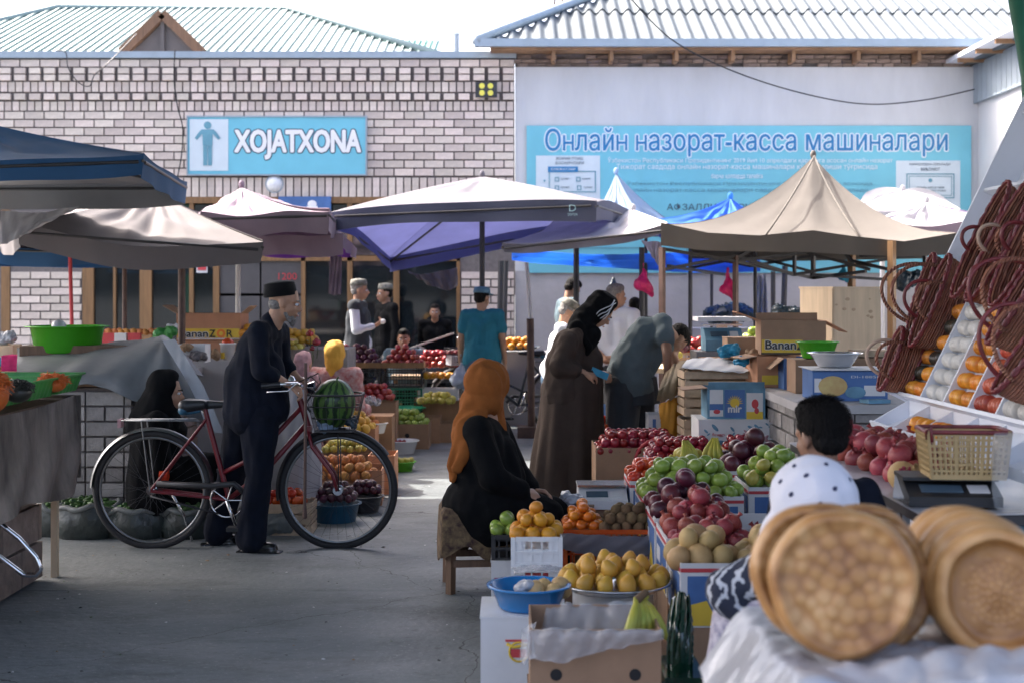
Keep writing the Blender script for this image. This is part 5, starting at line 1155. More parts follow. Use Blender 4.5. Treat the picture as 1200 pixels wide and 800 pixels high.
def brickwork(t, x0, x1, z0, z1, y, axis='x', m='brick_grey', bw=.26, bh=.098, back=.25, parts='brick', fwd=-1, header=True):
    """bricks (parts) on a face; axis x: face looks towards fwd*y at y; axis y: face looks along fwd*x"""
    k = 0; z = z0; cache = {}
    while z < z1-.03:
        h = min(bh, z1-z)-.014; x = x0-(bw/2 if k % 2 else 0)
        w_ = bw/2 if (header and k % 2) else bw
        while x < x1-.02:
            a, b = max(x, x0), min(x+w_, x1)
            if b-a > .04:
                key = (round(b-a-.014, 2), round(h, 3))
                if key not in cache:
                    mb = MB(); mb.box((0, 0, 0), (key[0], .05, h) if axis == 'x' else (.05, key[0], h)); cache[key] = mb.mesh('brick', m)
                c = ((a+b)/2, y, z+h/2+.007) if axis == 'x' else (y, (a+b)/2, z+h/2+.007)
                j = random.uniform(-.003, .003); c = (c[0]+(j if axis == 'y' else 0), c[1]+(j if axis == 'x' else 0), c[2]); lnk('brick', cache[key], t, c)
            x += w_
        z += bh; k += 1

# ================================================================ LEFT SIDE
# L1 near stall with plastic cloth
t = thing('market_stall', 'near left brick stall with brown transparent cloth over its side', 'stall', (-3.0, 6.4, 0))
mb = MB(); mb.box((-.06, -.0, .46), (1.0, 2.36, .92)); obj('counter_core', mb, 'mortar', t)
brickwork(t, -1.2, 1.2, .02, .62, .465, 'y', 'brick_brown', bw=.52, bh=.20, header=False)
mb = MB(); mb.box((.0, 0, .945), (1.22, 2.5, .05)); obj('counter_top', mb, 'wood_dark', t)
mat('cloth_grime', (.05, .042, .038), .45, var=.5, ns=3.2, stretch=(2.2, 2.2, .9), bump=.6, bs=9, col2=(.25, .21, .185), spec=.5)
def fn(u, v):
    y = 1.30-3.0*u; z = .985-.48*v-.02*math.sin(u*6); return (.635+.022*math.sin(u*44+math.sin(v*4)*2)*v+.03*v, y, z-(.03*math.sin(u*17))*v)
mb = MB(); mb.sheet(fn, 110, 10, .004); mb.sheet(lambda u, v: (.665-.36*u*1, 1.30+.02*math.sin(u*20)*v, .985-.45*v), 30, 6, .004); obj('cloth', mb, 'cloth_grime', t)
mb = MB(); mb.box((.535, 1.27, .30), (.032, .04, .6)); obj('leg', mb, 'wood_pale', t)
mat('tray_blue', (.035, .10, .22), .3, var=.2, tl=.2); mat('tray_green', (.04, .25, .06), .3, var=.3, ns=6, tl=.3, col2=(.10, .40, .10))
mat('carrot', (.60, .13, .02), .5, var=.2, rnd=.2, island=True); mat('dark_salad', (.02, .02, .015), .4, var=.5, rnd=.4, island=True)
def shreds(label, c, r, h, m, n=260, seed=0, ln=.05):
    rs = random.Random(seed); mb = MB(); mb.ell((0, 0, 0), (r*.9, r*.9, h*.9), 16, 8)
    for _ in range(n):
        a = rs.uniform(0, 6.28); q = math.sqrt(rs.random()); p = V(r*q*math.cos(a), r*q*math.sin(a), h*math.sqrt(max(0, 1-q*q))+rs.uniform(-.004, .008)); d = V(rs.uniform(-1, 1), rs.uniform(-1, 1), rs.uniform(-.3, .4)).normalized()*ln*.5
        mb.tube([p-d, p+V(0, 0, .006), p+d], .0022, 4)
    return tag(obj('shredded_salad', mb, m, None, c), label, 'food', kind='stuff')
for i in range(6):
    y0 = 7.72-i*.42; m = 'tray_green' if i < 3 else 'tray_blue'
    lab = ['light green tray at the far end of the left stall row', 'second green tray from the far end holding nothing but liquid', 'third green tray beside the first blue one', 'blue tray with dark salad heaped in it', 'blue tray with orange salad at the left picture edge', 'nearest blue tray just beyond the left edge'][i]
    t2 = thing('salad_tray', lab, 'tray', (-2.565, y0-.2, 1.012), 0, 'plastic salad trays in a row')
    def fn(u, v, i=i):   # corrugated tray wall running round
        P = [(-.24, -.19), (.24, -.19), (.24, .19), (-.24, .19), (-.24, -.19)]; k = u*4; q = min(int(k), 3); f = k-q
        x = P[q][0]+(P[q+1][0]-P[q][0])*f; y = P[q][1]+(P[q+1][1]-P[q][1])*f; s_ = .88+.12*v+.012*math.sin(u*150)*(1-v); return (x*s_, y*s_, .09*v)
    mb = MB(); mb.sheet(fn, 120, 3, .004); mb.box((0, 0, .004), (.42, .33, .006)); obj('tray_body', mb, m, t2)
    mb = MB()
    for a, b in (((0, -.195, .09), (.5, .018, .01)), ((0, .195, .09), (.5, .018, .01)), ((-.245, 0, .09), (.018, .37, .01)), ((.245, 0, .09), (.018, .37, .01))): mb.box(a, b)
    obj('rim', mb, 'white_gloss' if i > 2 else 'tray_green', t2)
    mb = MB(); mb.box((0, 0, .045), (.42, .33, .004)); tag(obj('salad_dressing', mb, 'dark_salad' if i in (2, 3) else 'cucumber', t2), None)
shreds('small heap of orange shredded salad on the far green tray', W(62, 450, 7.3), .075, .045, 'carrot', 300, 1); shreds('dark mushroom like salad heap in the blue tray', W(21, 460, 6.5), .07, .05, 'dark_salad', 200, 2, .04); shreds('tall orange salad heap cut off by the left edge', W(-8, 462, 6.2), .075, .09, 'carrot', 300, 3)
# chrome cart handle
t = thing('cart_handle', 'bent chrome tube handle of a cart sticking out at left edge', 'handle', (-2.6, 6.6, 0))
P = [W(*p, 6.6)-t.location for p in ((-30, 596), (0, 613), (22, 630), (42, 652), (48, 666), (42, 673), (28, 673), (0, 652), (-30, 636))]
mb = MB(); Q = []
for i in range(len(P)-1): Q += [P[i].lerp(P[i+1], f/3) for f in range(3)]
Q.append(P[-1]); mb.tube(Q, .012, 10); obj('tube', mb, 'chrome', t)
mb = MB(); mb.tube([P[0], P[0]+V(0, 0, -.3), V(P[0].x, 0, .02)], .012, 8); mb.tube([P[-1], V(P[-1].x, .02, .02)], .012, 8); obj('leg', mb, 'chrome', t)

# L2 brick pedestal stall with draped grey sheet
t = thing('brick_stall', 'brick pedestal stall under a draped grey sheet behind the bicycle', 'stall', (-3.0, 9.6, 0))
mb = MB(); mb.box((-.1, 0, .46), (1.3, .8, .92)); obj('counter_core', mb, 'mortar', t)
brickwork(t, -.75, .55, .02, .93, -.41, 'x', 'brick_grey', bw=.25); brickwork(t, -.4, .4, .02, .93, .555, 'y', 'brick_grey', bw=.25, fwd=1)
mb = MB(); mb.box((-.1, 0, .955), (1.4, .9, .05)); obj('counter_top', mb, 'wood_dark', t)
def netsheet(name, label, cat, grid, m, th=.004, wr=.008, sub=5, fr=(13, 11), seed=0, parent=None):
    """a cloth given by a coarse grid of photo points with distances, interpolated and wrinkled"""
    G = [[W(*p) for p in r] for r in grid]; b = G[0][0].copy() if parent is None else parent.location.copy(); nv, nu = len(G)-1, len(G[0])-1; rs = random.Random(seed); ph = [rs.uniform(0, 6) for _ in range(4)]
    cr = lambda p0, p1, p2, p3, t: .5*((2*p1)+(p2-p0)*t+(2*p0-5*p1+4*p2-p3)*t*t+(3*p1-p0-3*p2+p3)*t**3)
    def row_(r, u):
        k = min(int(u*nu), nu-1); f = u*nu-k; return cr(r[max(k-1, 0)], r[k], r[k+1], r[min(k+2, nu)], f)
    def fn(u, v):
        k = min(int(v*nv), nv-1); f = v*nv-k; R_ = [row_(r, u) for r in G]
        p = cr(R_[max(k-1, 0)], R_[k], R_[k+1], R_[min(k+2, nv)], f)
        w_ = math.sin(u*fr[0]*2+ph[0]+2*math.sin(v*fr[1]*.4+ph[1]))+.6*math.sin(v*fr[1]+u*fr[0]*3.1+ph[2])+.3*math.sin((u-v)*fr[0]*5)
        return p+V(0, -.6, .5)*wr*w_-b
    mb = MB(); mb.sheet(fn, nu*sub*2, nv*sub*2, th); o = obj(name, mb, m, parent, b if parent is None else (0, 0, 0)); return tag(o, label, cat) if parent is None else o
mat('sheet_grey', (.14, .148, .155), .5, var=.12, bump=.35, bs=10, spec=.5, ns=4)
netsheet('draped_sheet', 'grey plastic sheet draped over the brick stall beneath the green tub', 'sheet',
    [[(20, 408, 10.1), (70, 405, 10.1), (130, 402, 10.1), (180, 396, 10.1), (200, 398, 10.1), (238, 440, 9.9)],
     [(20, 420, 9.5), (70, 420, 9.45), (120, 415, 9.4), (175, 404, 9.4), (196, 400, 9.4), (225, 440, 9.5)],
     [(20, 436, 9.12), (70, 437, 9.1), (118, 436, 9.1), (160, 438, 9.15), (200, 440, 9.2), (232, 462, 9.3)],
     [(21, 450, 9.08), (70, 452, 9.06), (116, 452, 9.06), (158, 470, 9.08), (205, 480, 9.2), (240, 500, 9.3)]], 'sheet_grey', wr=.008)
netsheet('white_band', 'white checked edge strip hanging along the grey sheet to the ground', 'strip', [[(190, 399, 9.3), (206, 425, 9.2), (226, 460, 9.15), (244, 505, 9.1)], [(205, 397, 9.3), (220, 422, 9.2), (241, 458, 9.15), (262, 508, 9.1)]], 'plastic_sheet', wr=.003)
mb = MB(); mb.box((0, 0, 0), (.95, .5, .20)); tag(obj('covered_board', mb, 'wood_dark', None, (-2.85, 9.85, 1.075)), 'box lying under the grey sheet and carrying the green tub', 'box')
mat('tub_green', (.07, .42, .02), .25, var=.08, spec=.6, tl=.2)
b_ = basin('large bright green plastic tub standing on the grey draped sheet', W(79, 413, 9.8)+V(0, 0, .0), .255, .185, 'tub_green', .03, .80)
mb = MB(); mb.ell((0, 0, 0), (.05, .06, .05)); tag(obj('bag_bundle', mb, 'plastic_sheet', None, W(69, 383, 9.8)), 'white plastic bundle peeking over the rim of the green tub', 'bag')

# sacks of cucumbers behind the bicycle
def sack(label, px, Y, w, h, seed, m='sack_dark', fill=True, cu=True):
    x = gx(px, Y); t = thing('sack', label, 'sack', (x, Y, 0), 0, 'open sacks standing behind the bicycle'); mb = MB()
    rs = random.Random(seed); ph = [rs.uniform(0, 6) for _ in range(5)]
    def fn(u, v):
        a = -u*2*math.pi; r = w/2*(.94+.16*math.sin(math.pi*v)+.035*math.sin(a*5+ph[0]+v*3)+.02*math.sin(a*11+ph[1]+v*9)); z = h*v+.01*math.sin(a*4+ph[2])*v
        if v > .9: r *= 1.05
        return (r*math.cos(a), r*.85*math.sin(a), z)
    mb.sheet(fn, 40, 12, .005); mb.box((0, 0, .01), (w*.6, w*.5, .015)); obj('sack_body', mb, m, t)
    mb = MB(); P = [fn(-i/40, .97) for i in range(40)]; mb.tube([(p[0]*1.03, p[1]*1.03, p[2]+.012*math.sin(i)) for i, p in enumerate(P)], .018, 8, closed=True); obj('rolled_edge', mb, 'sack', t)
    if cu:
        mb = MB()
        for _ in range(90):
            a, q = rs.uniform(0, 6.28), math.sqrt(rs.random())*.88; c = V(w/2*q*math.cos(a), w*.42*q*math.sin(a), h-.02+.05*(1-q)+rs.uniform(-.01, .01)); d = V(rs.uniform(-1, 1), rs.uniform(-1, 1), rs.uniform(-.2, .2)).normalized()*.04; mb.cap(c-d, c+d, .014, .013, 6)
        tag(obj('cucumbers', mb, 'cucumber', None, t.location), 'small dark cucumbers filling the '+label.replace('sack', 'sack'), 'cucumbers', kind='stuff')
    return t
sack('dark sack farthest left beside the brick pedestal', 66, 9.0, .26, .20, 1); sack('wide dark sack with shiny creases left of the rear wheel', 103, 8.95, .38, .21, 2)
sack('sack seen through the left half of the rear wheel', 163, 8.95, .38, .19, 3); sack('sack seen through the right half of the rear wheel', 222, 8.95, .34, .18, 4)
mb = MB(); mb.cap((-.12, 0, .07), (.14, 0, .08), .075, .085); mb.cap((-.1, .03, .14), (.08, .0, .13), .05, .05); mb.cap((.1, 0, .06), (.2, 0, .05), .05, .03)
tag(lnk('sack', blob(mb, 'sack', 'sack', .012, 3, .012, (20, 20, 20), 4), None, (gx(305, 9.0), 9.0, 0)), 'grey knotted sack lying on the ground behind the man\'s feet', 'sack')
mb = MB(); mb.cap((-.08, 0, .06), (.10, 0, .06), .06, .07); tag(lnk('sack', blob(mb, 'sack', 'sack', .012, 3, .012, (20, 20, 20), 5), None, (gx(255, 9.15), 9.15, 0)), 'smaller grey sack lying right of the dark cucumber sacks', 'sack')

# L3 brick counter running back
t = thing('brick_counter', 'long brick counter running back along the left side of the aisle', 'stall', (-3.2, 12.6, 0))
mb = MB(); mb.box((0, 0, .43), (1.0, 3.4, .86)); obj('counter_core', mb, 'mortar', t)
brickwork(t, -1.7, 1.7, .02, .86, .51, 'y', 'brick_brown', bw=.26, bh=.1); brickwork(t, -.5, .5, .02, .86, -1.72, 'x', 'brick_brown', bw=.26, bh=.1)
mb = MB(); mb.box((0, 0, .88), (1.16, 3.56, .045)); obj('counter_top', mb, 'plaster_low', t)
cz = .905
bz = carton('lower orange banana carton beneath the printed one', (gx(244, 12.4), 12.6, cz), .56, .38, .20, m='cardboard_orange')
bz = carton('orange brown BananZOR banana carton on the left brick counter', (gx(244, 12.4), 12.6, cz+.205), .56, .38, .235, m='cardboard_orange', flaps=(('R', 50, .10), ('L', 60, .14)))
panel(bz, .38, -.27, .27, .025, .105, 'print_yellow', .0015); panel(bz, .38, -.27, .27, .012, .022, 'card_white', .002)
ptext(bz, 'Banan', -.125, .062, .38, .24, .06, 'card_white', .003, off=.12); ptext(bz, 'Banan', -.125, .062, .38, .24, .06, 'print_dark', .005, off=.03)
ptext(bz, 'Z', .035, .062, .38, .05, .062, 'print_dark', .005, off=.03); ptext(bz, 'R', .185, .062, .38, .05, .062, 'print_dark', .005, off=.03)
mb = MB(); mb.cyl((.11, -.194, .062), (.11, -.191, .062), .038, n=20); obj('printed_disc', mb, 'print_orange', bz); mb = MB(); mb.cyl((.11, -.196, .062), (.11, -.1935, .062), .018, n=16); obj('printed_disc', mb, 'print_yellow', bz)
# small items on L3
t = thing('white_bucket', 'small white plastic bucket with a red lid top and orange label on the counter', 'bucket', W(267, 422, 11.4)); 
mb = MB(); mb.lathe([(.001, 0), (.05, 0), (.062, .13), (.068, .13), (.068, .138), (.056, .138), (.046, .01), (.001, .008)], 24); obj('bucket_body', mb, 'white_gloss', t); mb = MB(); mb.ell((0, 0, .138), (.05, .05, .04)); obj('red_content', mb, 'tomato', t); mb = MB(); mb.box((-.03, -.06, .04), (.03, .012, .05)); obj('label_patch', mb, 'print_yellow', t)
t = thing('grey_box', 'open pale grey box holding small brown goods at the counter front', 'box', W(228, 424, 11.1)); mb = MB(); mb.box((0, 0, .07), (.20, .2, .008)); mb.box((-.1, 0, .07), (.008, .2, .14)); mb.box((.1, 0, .07), (.008, .2, .14)); mb.box((0, .1, .07), (.2, .008, .14)); mb.box((0, -.1, .10), (.2, .008, .07)); obj('box_body', mb, 'card_white', t)
rs = random.Random(5); mat('paper_brown', (.34, .22, .13), .9, var=.25, rnd=.3, bump=.5, bs=30)
def lump(label, px, py, Y, r, m, seed, cat='bag', sx=1.3, name='paper_bundle'):
    rr = random.Random(seed); mb = MB()
    for _ in range(5): a = V(rr.uniform(-1, 1)*sx, rr.uniform(-1, 1), rr.uniform(-.3, .7))*r*.6; b = V(rr.uniform(-1, 1)*sx, rr.uniform(-1, 1), rr.uniform(-.3, .7))*r*.6; mb.cap(a, b, r*.45, r*.3)
    return tag(lnk(name, blob(mb, name, m, max(.006, r*.1), 1, r*.12, (30, 30, 30), seed), None, W(px, py, Y)), label, cat)
lump('crumpled brown paper between grey box and bucket', 249, 415, 11.3, .07, 'paper_brown', 1); lump('dark rag bundle at the front edge of the left counter', 231, 417, 10.95, .06, 'cloth_taupe', 2, 'rag'); lump('brown paper bundle low at the counter corner by the sheet', 219, 408, 10.95, .055, 'paper_brown', 3)
lump('green plastic bag bundle left of the BananZOR carton', 193, 391, 11.6, .09, 'tray_green', 4, name='plastic_bag'); lump('pale folded flap of torn paper at carton left side', 203, 385, 12.2, .06, 'card_white', 6)
# goods in the far left: red packets and nuts
for i, (px, m, lab) in enumerate(((128, 'print_red', 'red packet left behind the grey sheet'), (142, 'card_white', 'white packet between two red packets'), (158, 'print_red', 'second red packet right of the thin dark pole'))):
    mb = MB(); mb.box((0, 0, .05), (.10, .06, .10)); tag(obj('packet', mb, m, None, W(px, 404, 12.0)), lab, 'packet')
heap('peach', W(152, 392, 12.3), .5, .12, .028, 'small orange fruit lined up behind the red packets', 'orange fruits behind red packets', layers=1, seed=3)
mb = MB(); mb.box((0, 0, .5), (1.8, .5, 1.0)); tag(obj('back_table', mb, 'plaster_low', None, (gx(150, 12.2)+.1, 12.3, 0)), 'low plastered block carrying packets beneath the taupe canopy', 'table')
for px, py, Y, m, lab in ((6, 420, 10.4, 'wood_pale', 'tan open box at left edge behind the blue trays'), (22, 432, 10.2, 'bag_pink', 'reddish box end beside the tan box')):
    mb = MB(); mb.box((0, 0, .07), (.18, .2, .16)); tag(obj('small_box', mb, m, None, W(px, py+8, Y)), lab, 'box')
lump('white plastic bag heap at the far left edge', 2, 398, 10.4, .10, 'plastic_sheet', 8); lump('teal plastic bag under the white one at left edge', 3, 424, 10.2, .07, 'bag_blue', 9)
mb = MB(); mb.box((0, 0, .0), (1.1, .7, 1.0)); tag(obj('side_table', mb, 'wood_old', None, (gx(-15, 10.4), 10.5, .5)), 'wooden block table at left edge behind the tray stall', 'table')

# ================================================================ BICYCLE
mat('frame_red', (.16, .010, .018), .35, var=.1, spec=.6); mat('frame_black', (.02, .03, .04), .4); mat('saddle_blue', (.02, .10, .17), .45, var=.2)
def bike(label, loc, rz, fm='frame_red'):
    t = thing('bicycle', label, 'bicycle', loc, rz); Rr = .345
    RH, FH = V(0, 0, .355), V(1.115, 0, .355); BB = V(.46, 0, .30); SC = V(.325, 0, .78); HT, HB = V(.885, 0, .90), V(.935, 0, .735)
    for c in (RH, FH):
        mb = MB(); mb.tube([c+V(math.cos(a)*.338, 0, math.sin(a)*.338) for a in [2*math.pi*i/64 for i in range(64)]], .0205, 12, True); w = obj('wheel', mb, 'rubber', t)
        w.name = 'wheel'
        mb = MB(); mb.tube([c+V(math.cos(a)*.314, 0, math.sin(a)*.314) for a in [2*math.pi*i/64 for i in range(64)]], .010, 8, True); obj('rim', mb, 'steel_worn', w)
        mb = MB(); mb.cyl(c-V(0, .05, 0), c+V(0, .05, 0), .018); mb.cyl(c-V(0, .03, 0), c-V(0, .026, 0), .03); mb.cyl(c+V(0, .026, 0), c+V(0, .03, 0), .03); obj('hub', mb, 'chrome', w)
        for i in range(36):
            a = 2*math.pi*i/36; b = a+(.9 if i % 4 < 2 else -.9); mb = MB(); mb.cyl(c+V(math.cos(b)*.028, .028*(1 if i % 2 else -1), math.sin(b)*.028), c+V(math.cos(a)*.31, 0, math.sin(a)*.31), .0010, n=4, caps=False); obj('spoke', mb, 'steel_dark', w)
        mb = MB(); a0, a1 = (math.radians(-5 if c is FH else 5), math.radians(150 if c is FH else 185))
        if c is RH: a0, a1 = math.radians(-12), math.radians(178)
        else: a0, a1 = math.radians(35), math.radians(190)
        mb.sheet(lambda u, v, c=c: c+V(math.cos(a0+(a1-a0)*u)*(.374-.016*(2*v-1)**2), (v-.5)*.055, math.sin(a0+(a1-a0)*u)*(.374-.016*(2*v-1)**2)), 40, 5, .0015); obj('mudguard', mb, 'steel_worn' if c is RH else 'steel_dark', t)
    mb = MB(); mb.cyl(SC+V(-.01, 0, .06), BB, .0155); mb.tube([HB+(HT-HB)*.72, V(.62, 0, .555), BB.lerp(SC, .32)], .0145, 10); mb.tube([HB+(HT-HB)*.12, V(.68, 0, .47), BB], .0165, 10); mb.cyl(HB, HT, .019)
    for y in (-1, 1): mb.cyl(SC+V(0, y*.012, 0), RH+V(0, y*.05, 0), .0085); mb.cyl(BB+V(0, y*.03, 0), RH+V(0, y*.05, 0), .0095)
    obj('frame', mb, fm, t)
    mb = MB()
    for y in (-1, 1): mb.tube([HB+V(0, y*.035, -.01), HB+V(.03, y*.045, -.12), FH+V(-.03, y*.05, .10), FH+V(0, y*.05, 0)], .011, 8)
    mb.box(HB+V(0, 0, -.01), (.04, .09, .03)); obj('fork', mb, fm, t)
    mb = MB(); mb.tube([SC+V(0, 0, .02), SC+V(-.03, 0, .07)], .012); obj('seat_post', mb, 'chrome', t)
    mb = MB(); s0 = SC+V(-.02, 0, .075); mb.cap(s0+V(-.10, .04, .005), s0+V(.0, .025, .012), .042, .03); mb.cap(s0+V(-.10, -.04, .005), s0+V(.0, -.025, .012), .042, .03); mb.cap(s0+V(-.02, 0, .01), s0+V(.14, 0, .012), .032, .018)
    sd = lnk('saddle', blob(mb, 'saddle', 'black_plastic', .006, 2), t); mb = MB(); mb.cap(s0+V(-.11, -.05, -.02), s0+V(-.10, .05, -.02), .03, .03); mb.cap(s0+V(-.11, -.04, -.03), s0+V(-.02, -.02, -.025), .022, .012); lnk('saddle_cover', blob(mb, 'saddle_cover', 'saddle_blue', .006, 1), sd)
    # handlebar, levers, bell
    mb = MB(); mb.cyl(HT, HT+V(-.012, 0, .07), .013); h = HT+V(-.012, 0, .075); mb.tube([h+V(-.16, -.27, .02), h+V(-.06, -.27, .03), h+V(.03, -.22, .03), h+V(.03, -.05, .0), h+V(.03, .05, 0), h+V(.03, .22, .03), h+V(-.06, .27, .03), h+V(-.16, .27, .02)], .011, 10); hb = obj('handlebar', mb, 'chrome', t)
    for y in (-1, 1):
        mb = MB(); mb.cyl(h+V(-.17, y*.27, .02), h+V(-.06, y*.27, .03), .016); obj('grip', mb, 'black_plastic', hb)
        mb = MB(); mb.tube([h+V(.02, y*.24, .03), h+V(-.02, y*.25, -.01), h+V(-.14, y*.27, -.015)], .005, 6); obj('brake_lever', mb, 'chrome', hb)
        mb = MB(); mb.tube([h+V(.02, y*.22, .03), h+V(.10, y*.16, .07), h+V(.13, y*.05, .02), h+V(.05, y*.02, -.10)], .003, 6); obj('brake_cable', mb, 'rubber', hb)
    mb = MB(); mb.lathe([(.001, .03), (.02, .025), (.03, .008), (.032, 0)], 18, h+V(-.02, -.16, .045)); obj('bell', mb, 'chrome', hb)
    mb = MB(); mb.cyl(h+V(.06, 0, -.01), h+V(.10, 0, -.01), .03, .045, 18); obj('headlight', mb, 'chrome', t)
    # wire basket
    bk = V(1.10, 0, .72); mb = MB(); T_ = [(-.16, -.15), (.16, -.15), (.16, .15), (-.16, .15)]
    rnd_ = lambda z, s: [bk+V(x*s, y*s, z) for x, y in ((-.16, -.10), (-.11, -.15), (.11, -.15), (.16, -.10), (.16, .10), (.11, .15), (-.11, .15), (-.16, .10))]
    for z, s in ((.0, .72), (.07, .80), (.14, .90), (.21, 1.0)): mb.tube(rnd_(z, s), .0035 if z < .2 else .006, 6, True)
    obj('basket', mb, 'steel_dark', t); bkt = t.children[-1]
    for i in range(28):
        a = 2*math.pi*i/28; x, y = .165*max(-1, min(1, 1.25*math.cos(a))), .155*max(-1, min(1, 1.25*math.sin(a))); mb = MB(); mb.cyl(bk+V(x*.72, y*.72, 0), bk+V(x, y, .21), .0018, n=4, caps=False); obj('basket_wire', mb, 'steel_dark', bkt)
    mb = MB(); mb.box(bk+V(0, 0, -.004), (.23, .21, .012)); mb.tube([bk+V(-.15, 0, .1), HT+V(.02, 0, -.02)], .008, 6); mb.tube([bk+V(.02, -.06, -.01), FH+V(.01, -.06, 0)], .004, 6); mb.tube([bk+V(.02, .06, -.01), FH+V(.01, .06, 0)], .004, 6); obj('basket_stay', mb, 'steel_dark', t)
    # rack, chain guard, cranks, stand, reflectors
    mb = MB(); zr = .775
    for y in (-.07, .07, 0): mb.tube([V(-.17, y*.8, zr), V(.24, y, zr+.0), V(.30, y*.3, zr-.01)], .0045, 6)
    for x in (-.15, -.02, .12, .2): mb.cyl(V(x, -.065, zr), V(x, .065, zr), .004, n=6)
    for y in (-.065, .065): mb.cyl(V(-.05, y, zr), RH+V(0, y*.9, 0), .004, n=6)
    obj('rack', mb, 'steel_worn', t)
    mb = MB(); mb.box(V(-.19, 0, zr-.02), (.02, .07, .05)); obj('reflector', mb, 'scarf_pink', t)
    mb = MB(); mb.cyl(V(.045, -.0, .44), V(.095, 0, .44), .03, n=16); obj('tail_lamp', mb, 'tomato', t)
    mb = MB(); mb.tube([RH+V(.04, -.055, .045), BB+V(-.10, -.055, .085), BB+V(.04, -.055, .10), BB+V(.12, -.055, .03)], .018, 8); mb.tube([RH+V(.0, -.055, -.03), BB+V(-.05, -.055, -.08)], .006, 6); obj('chain_guard', mb, 'steel_dark', t)
    mb = MB(); mb.tube([BB+V(math.cos(a)*.10, -.05, math.sin(a)*.10) for a in [2*math.pi*i/30 for i in range(30)]], .006, 6, True)
    for i in range(5): a = 2*math.pi*i/5; mb.cyl(BB+V(0, -.05, 0), BB+V(math.cos(a)*.1, -.05, math.sin(a)*.1), .005, n=6)
    obj('chain_ring', mb, 'chrome', t)
    for y, a in ((-1, -1.2), (1, 1.94)):
        mb = MB(); e = BB+V(math.cos(a)*.165, y*.085, math.sin(a)*.165); mb.tube([BB+V(0, y*.06, 0), BB+V(0, y*.075, 0), e], .010, 8); cr_ = obj('crank', mb, 'chrome', t); mb = MB(); mb.box(e+V(0, y*.06, 0), (.08, .09, .022)); obj('pedal', mb, 'rubber', cr_)
    mb = MB(); mb.tube([V(.10, .06, .33), V(.16, .13, .18), V(.20, .17, .02)], .008, 8); obj('kickstand', mb, 'chrome', t)
    return t, bk, h
t, bk, h = bike('red bicycle with step through frame and watermelon in its front basket', (gx(178.5, 8.53), 8.53, 0), 0)
mb = MB(); mb.cyl((0, 0, 0), (.006, 0, .86), .009, n=8); mb.cap((0, 0, -.03), (0, 0, .03), .014, .011, 8); tag(obj('stick', mb, 'pole_brown', None, (gx(356, 8.2), 8.24, .27)), 'thin reddish brown stick hanging upright beside the bicycle fork', 'stick', None)
# watermelon
m_ = bpy.data.materials.new('watermelon'); m_.use_nodes = True; n = m_.node_tree.nodes; L = m_.node_tree.links; tc = n.new('ShaderNodeTexCoord'); sp_ = n.new('ShaderNodeSeparateXYZ'); L.new(tc.outputs['Object'], sp_.inputs[0])
at_ = n.new('ShaderNodeMath'); at_.operation = 'ARCTAN2'; L.new(sp_.outputs[0], at_.inputs[0]); L.new(sp_.outputs[1], at_.inputs[1]); nz = n.new('ShaderNodeTexNoise'); nz.inputs['Scale'].default_value = 22; nz.inputs['Detail'].default_value = 4; L.new(tc.outputs['Object'], nz.inputs[0])
ad = n.new('ShaderNodeMath'); ad.operation = 'MULTIPLY_ADD'; L.new(nz.outputs[0], ad.inputs[0]); ad.inputs[1].default_value = .55; L.new(at_.outputs[0], ad.inputs[2]); mu = n.new('ShaderNodeMath'); mu.operation = 'MULTIPLY'; mu.inputs[1].default_value = 13; L.new(ad.outputs[0], mu.inputs[0])
si = n.new('ShaderNodeMath'); si.operation = 'SINE'; L.new(mu.outputs[0], si.inputs[0]); rp = n.new('ShaderNodeValToRGB'); L.new(si.outputs[0], rp.inputs[0]); rp.color_ramp.elements[0].position = .0; rp.color_ramp.elements[0].color = (.07, .15, .03, 1); rp.color_ramp.elements[1].position = .35; rp.color_ramp.elements[1].color = (.008, .03, .01, 1)
L.new(rp.outputs[0], n['Principled BSDF'].inputs['Base Color']); n['Principled BSDF'].inputs['Roughness'].default_value = .35; M['watermelon'] = m_
mb = MB(); mb.ell((0, 0, 0), (.128, .128, .152), 36, 24); mb.cyl((0, 0, .148), (.01, 0, .17), .005, n=6); tag(obj('watermelon', mb, 'watermelon', None, W(391.5, 472.5, 8.53), (.25, .06, .3)), 'large striped watermelon sitting in the bicycle basket', 'watermelon')
lump('pale blue cloth bundle in the bottom of the bicycle basket', 385, 500, 8.53, .075, 'cloth_pale_blue', 21, 'cloth'); lump('black bag bundle at the basket front under the melon', 408, 496, 8.50, .05, 'bag_black', 22)
t, _, _ = bike('parked bicycle with white lined front basket beside the umbrella stand', (gx(655, 15.4), 15.6, 0), math.radians(197), 'frame_black')
mb = MB(); mb.box((0, 0, 0), (.28, .24, .10)); p = t.location+Matrix.Rotation(math.radians(197), 3, 'Z') @ V(1.10, 0, .80); tag(obj('white_cloth', mb, 'cloth_white', None, p, (0, 0, .3)), 'white cloth lining in the parked bicycle basket', 'cloth')
# wrapped sack and cartons behind the front wheel
netsheet('white_sack', 'tall white woven sack standing behind the bicycle head tube', 'sack', [[(322, 462, 9.5), (340, 455, 9.35), (358, 458, 9.35), (372, 470, 9.5)], [(318, 520, 9.5), (338, 518, 9.25), (360, 520, 9.25), (376, 525, 9.5)], [(318, 585, 9.5), (338, 590, 9.3), (360, 588, 9.3), (374, 580, 9.5)]], 'cloth_white', wr=.014)
# ================================================================ GROUND DISPLAYS LEFT OF THE AISLE
def gy(py): return H0*FPX/(py-340)          # distance of a ground point seen at photo row py
def G(px, py): Y = gy(py); return V(gx(px, Y), Y, 0)
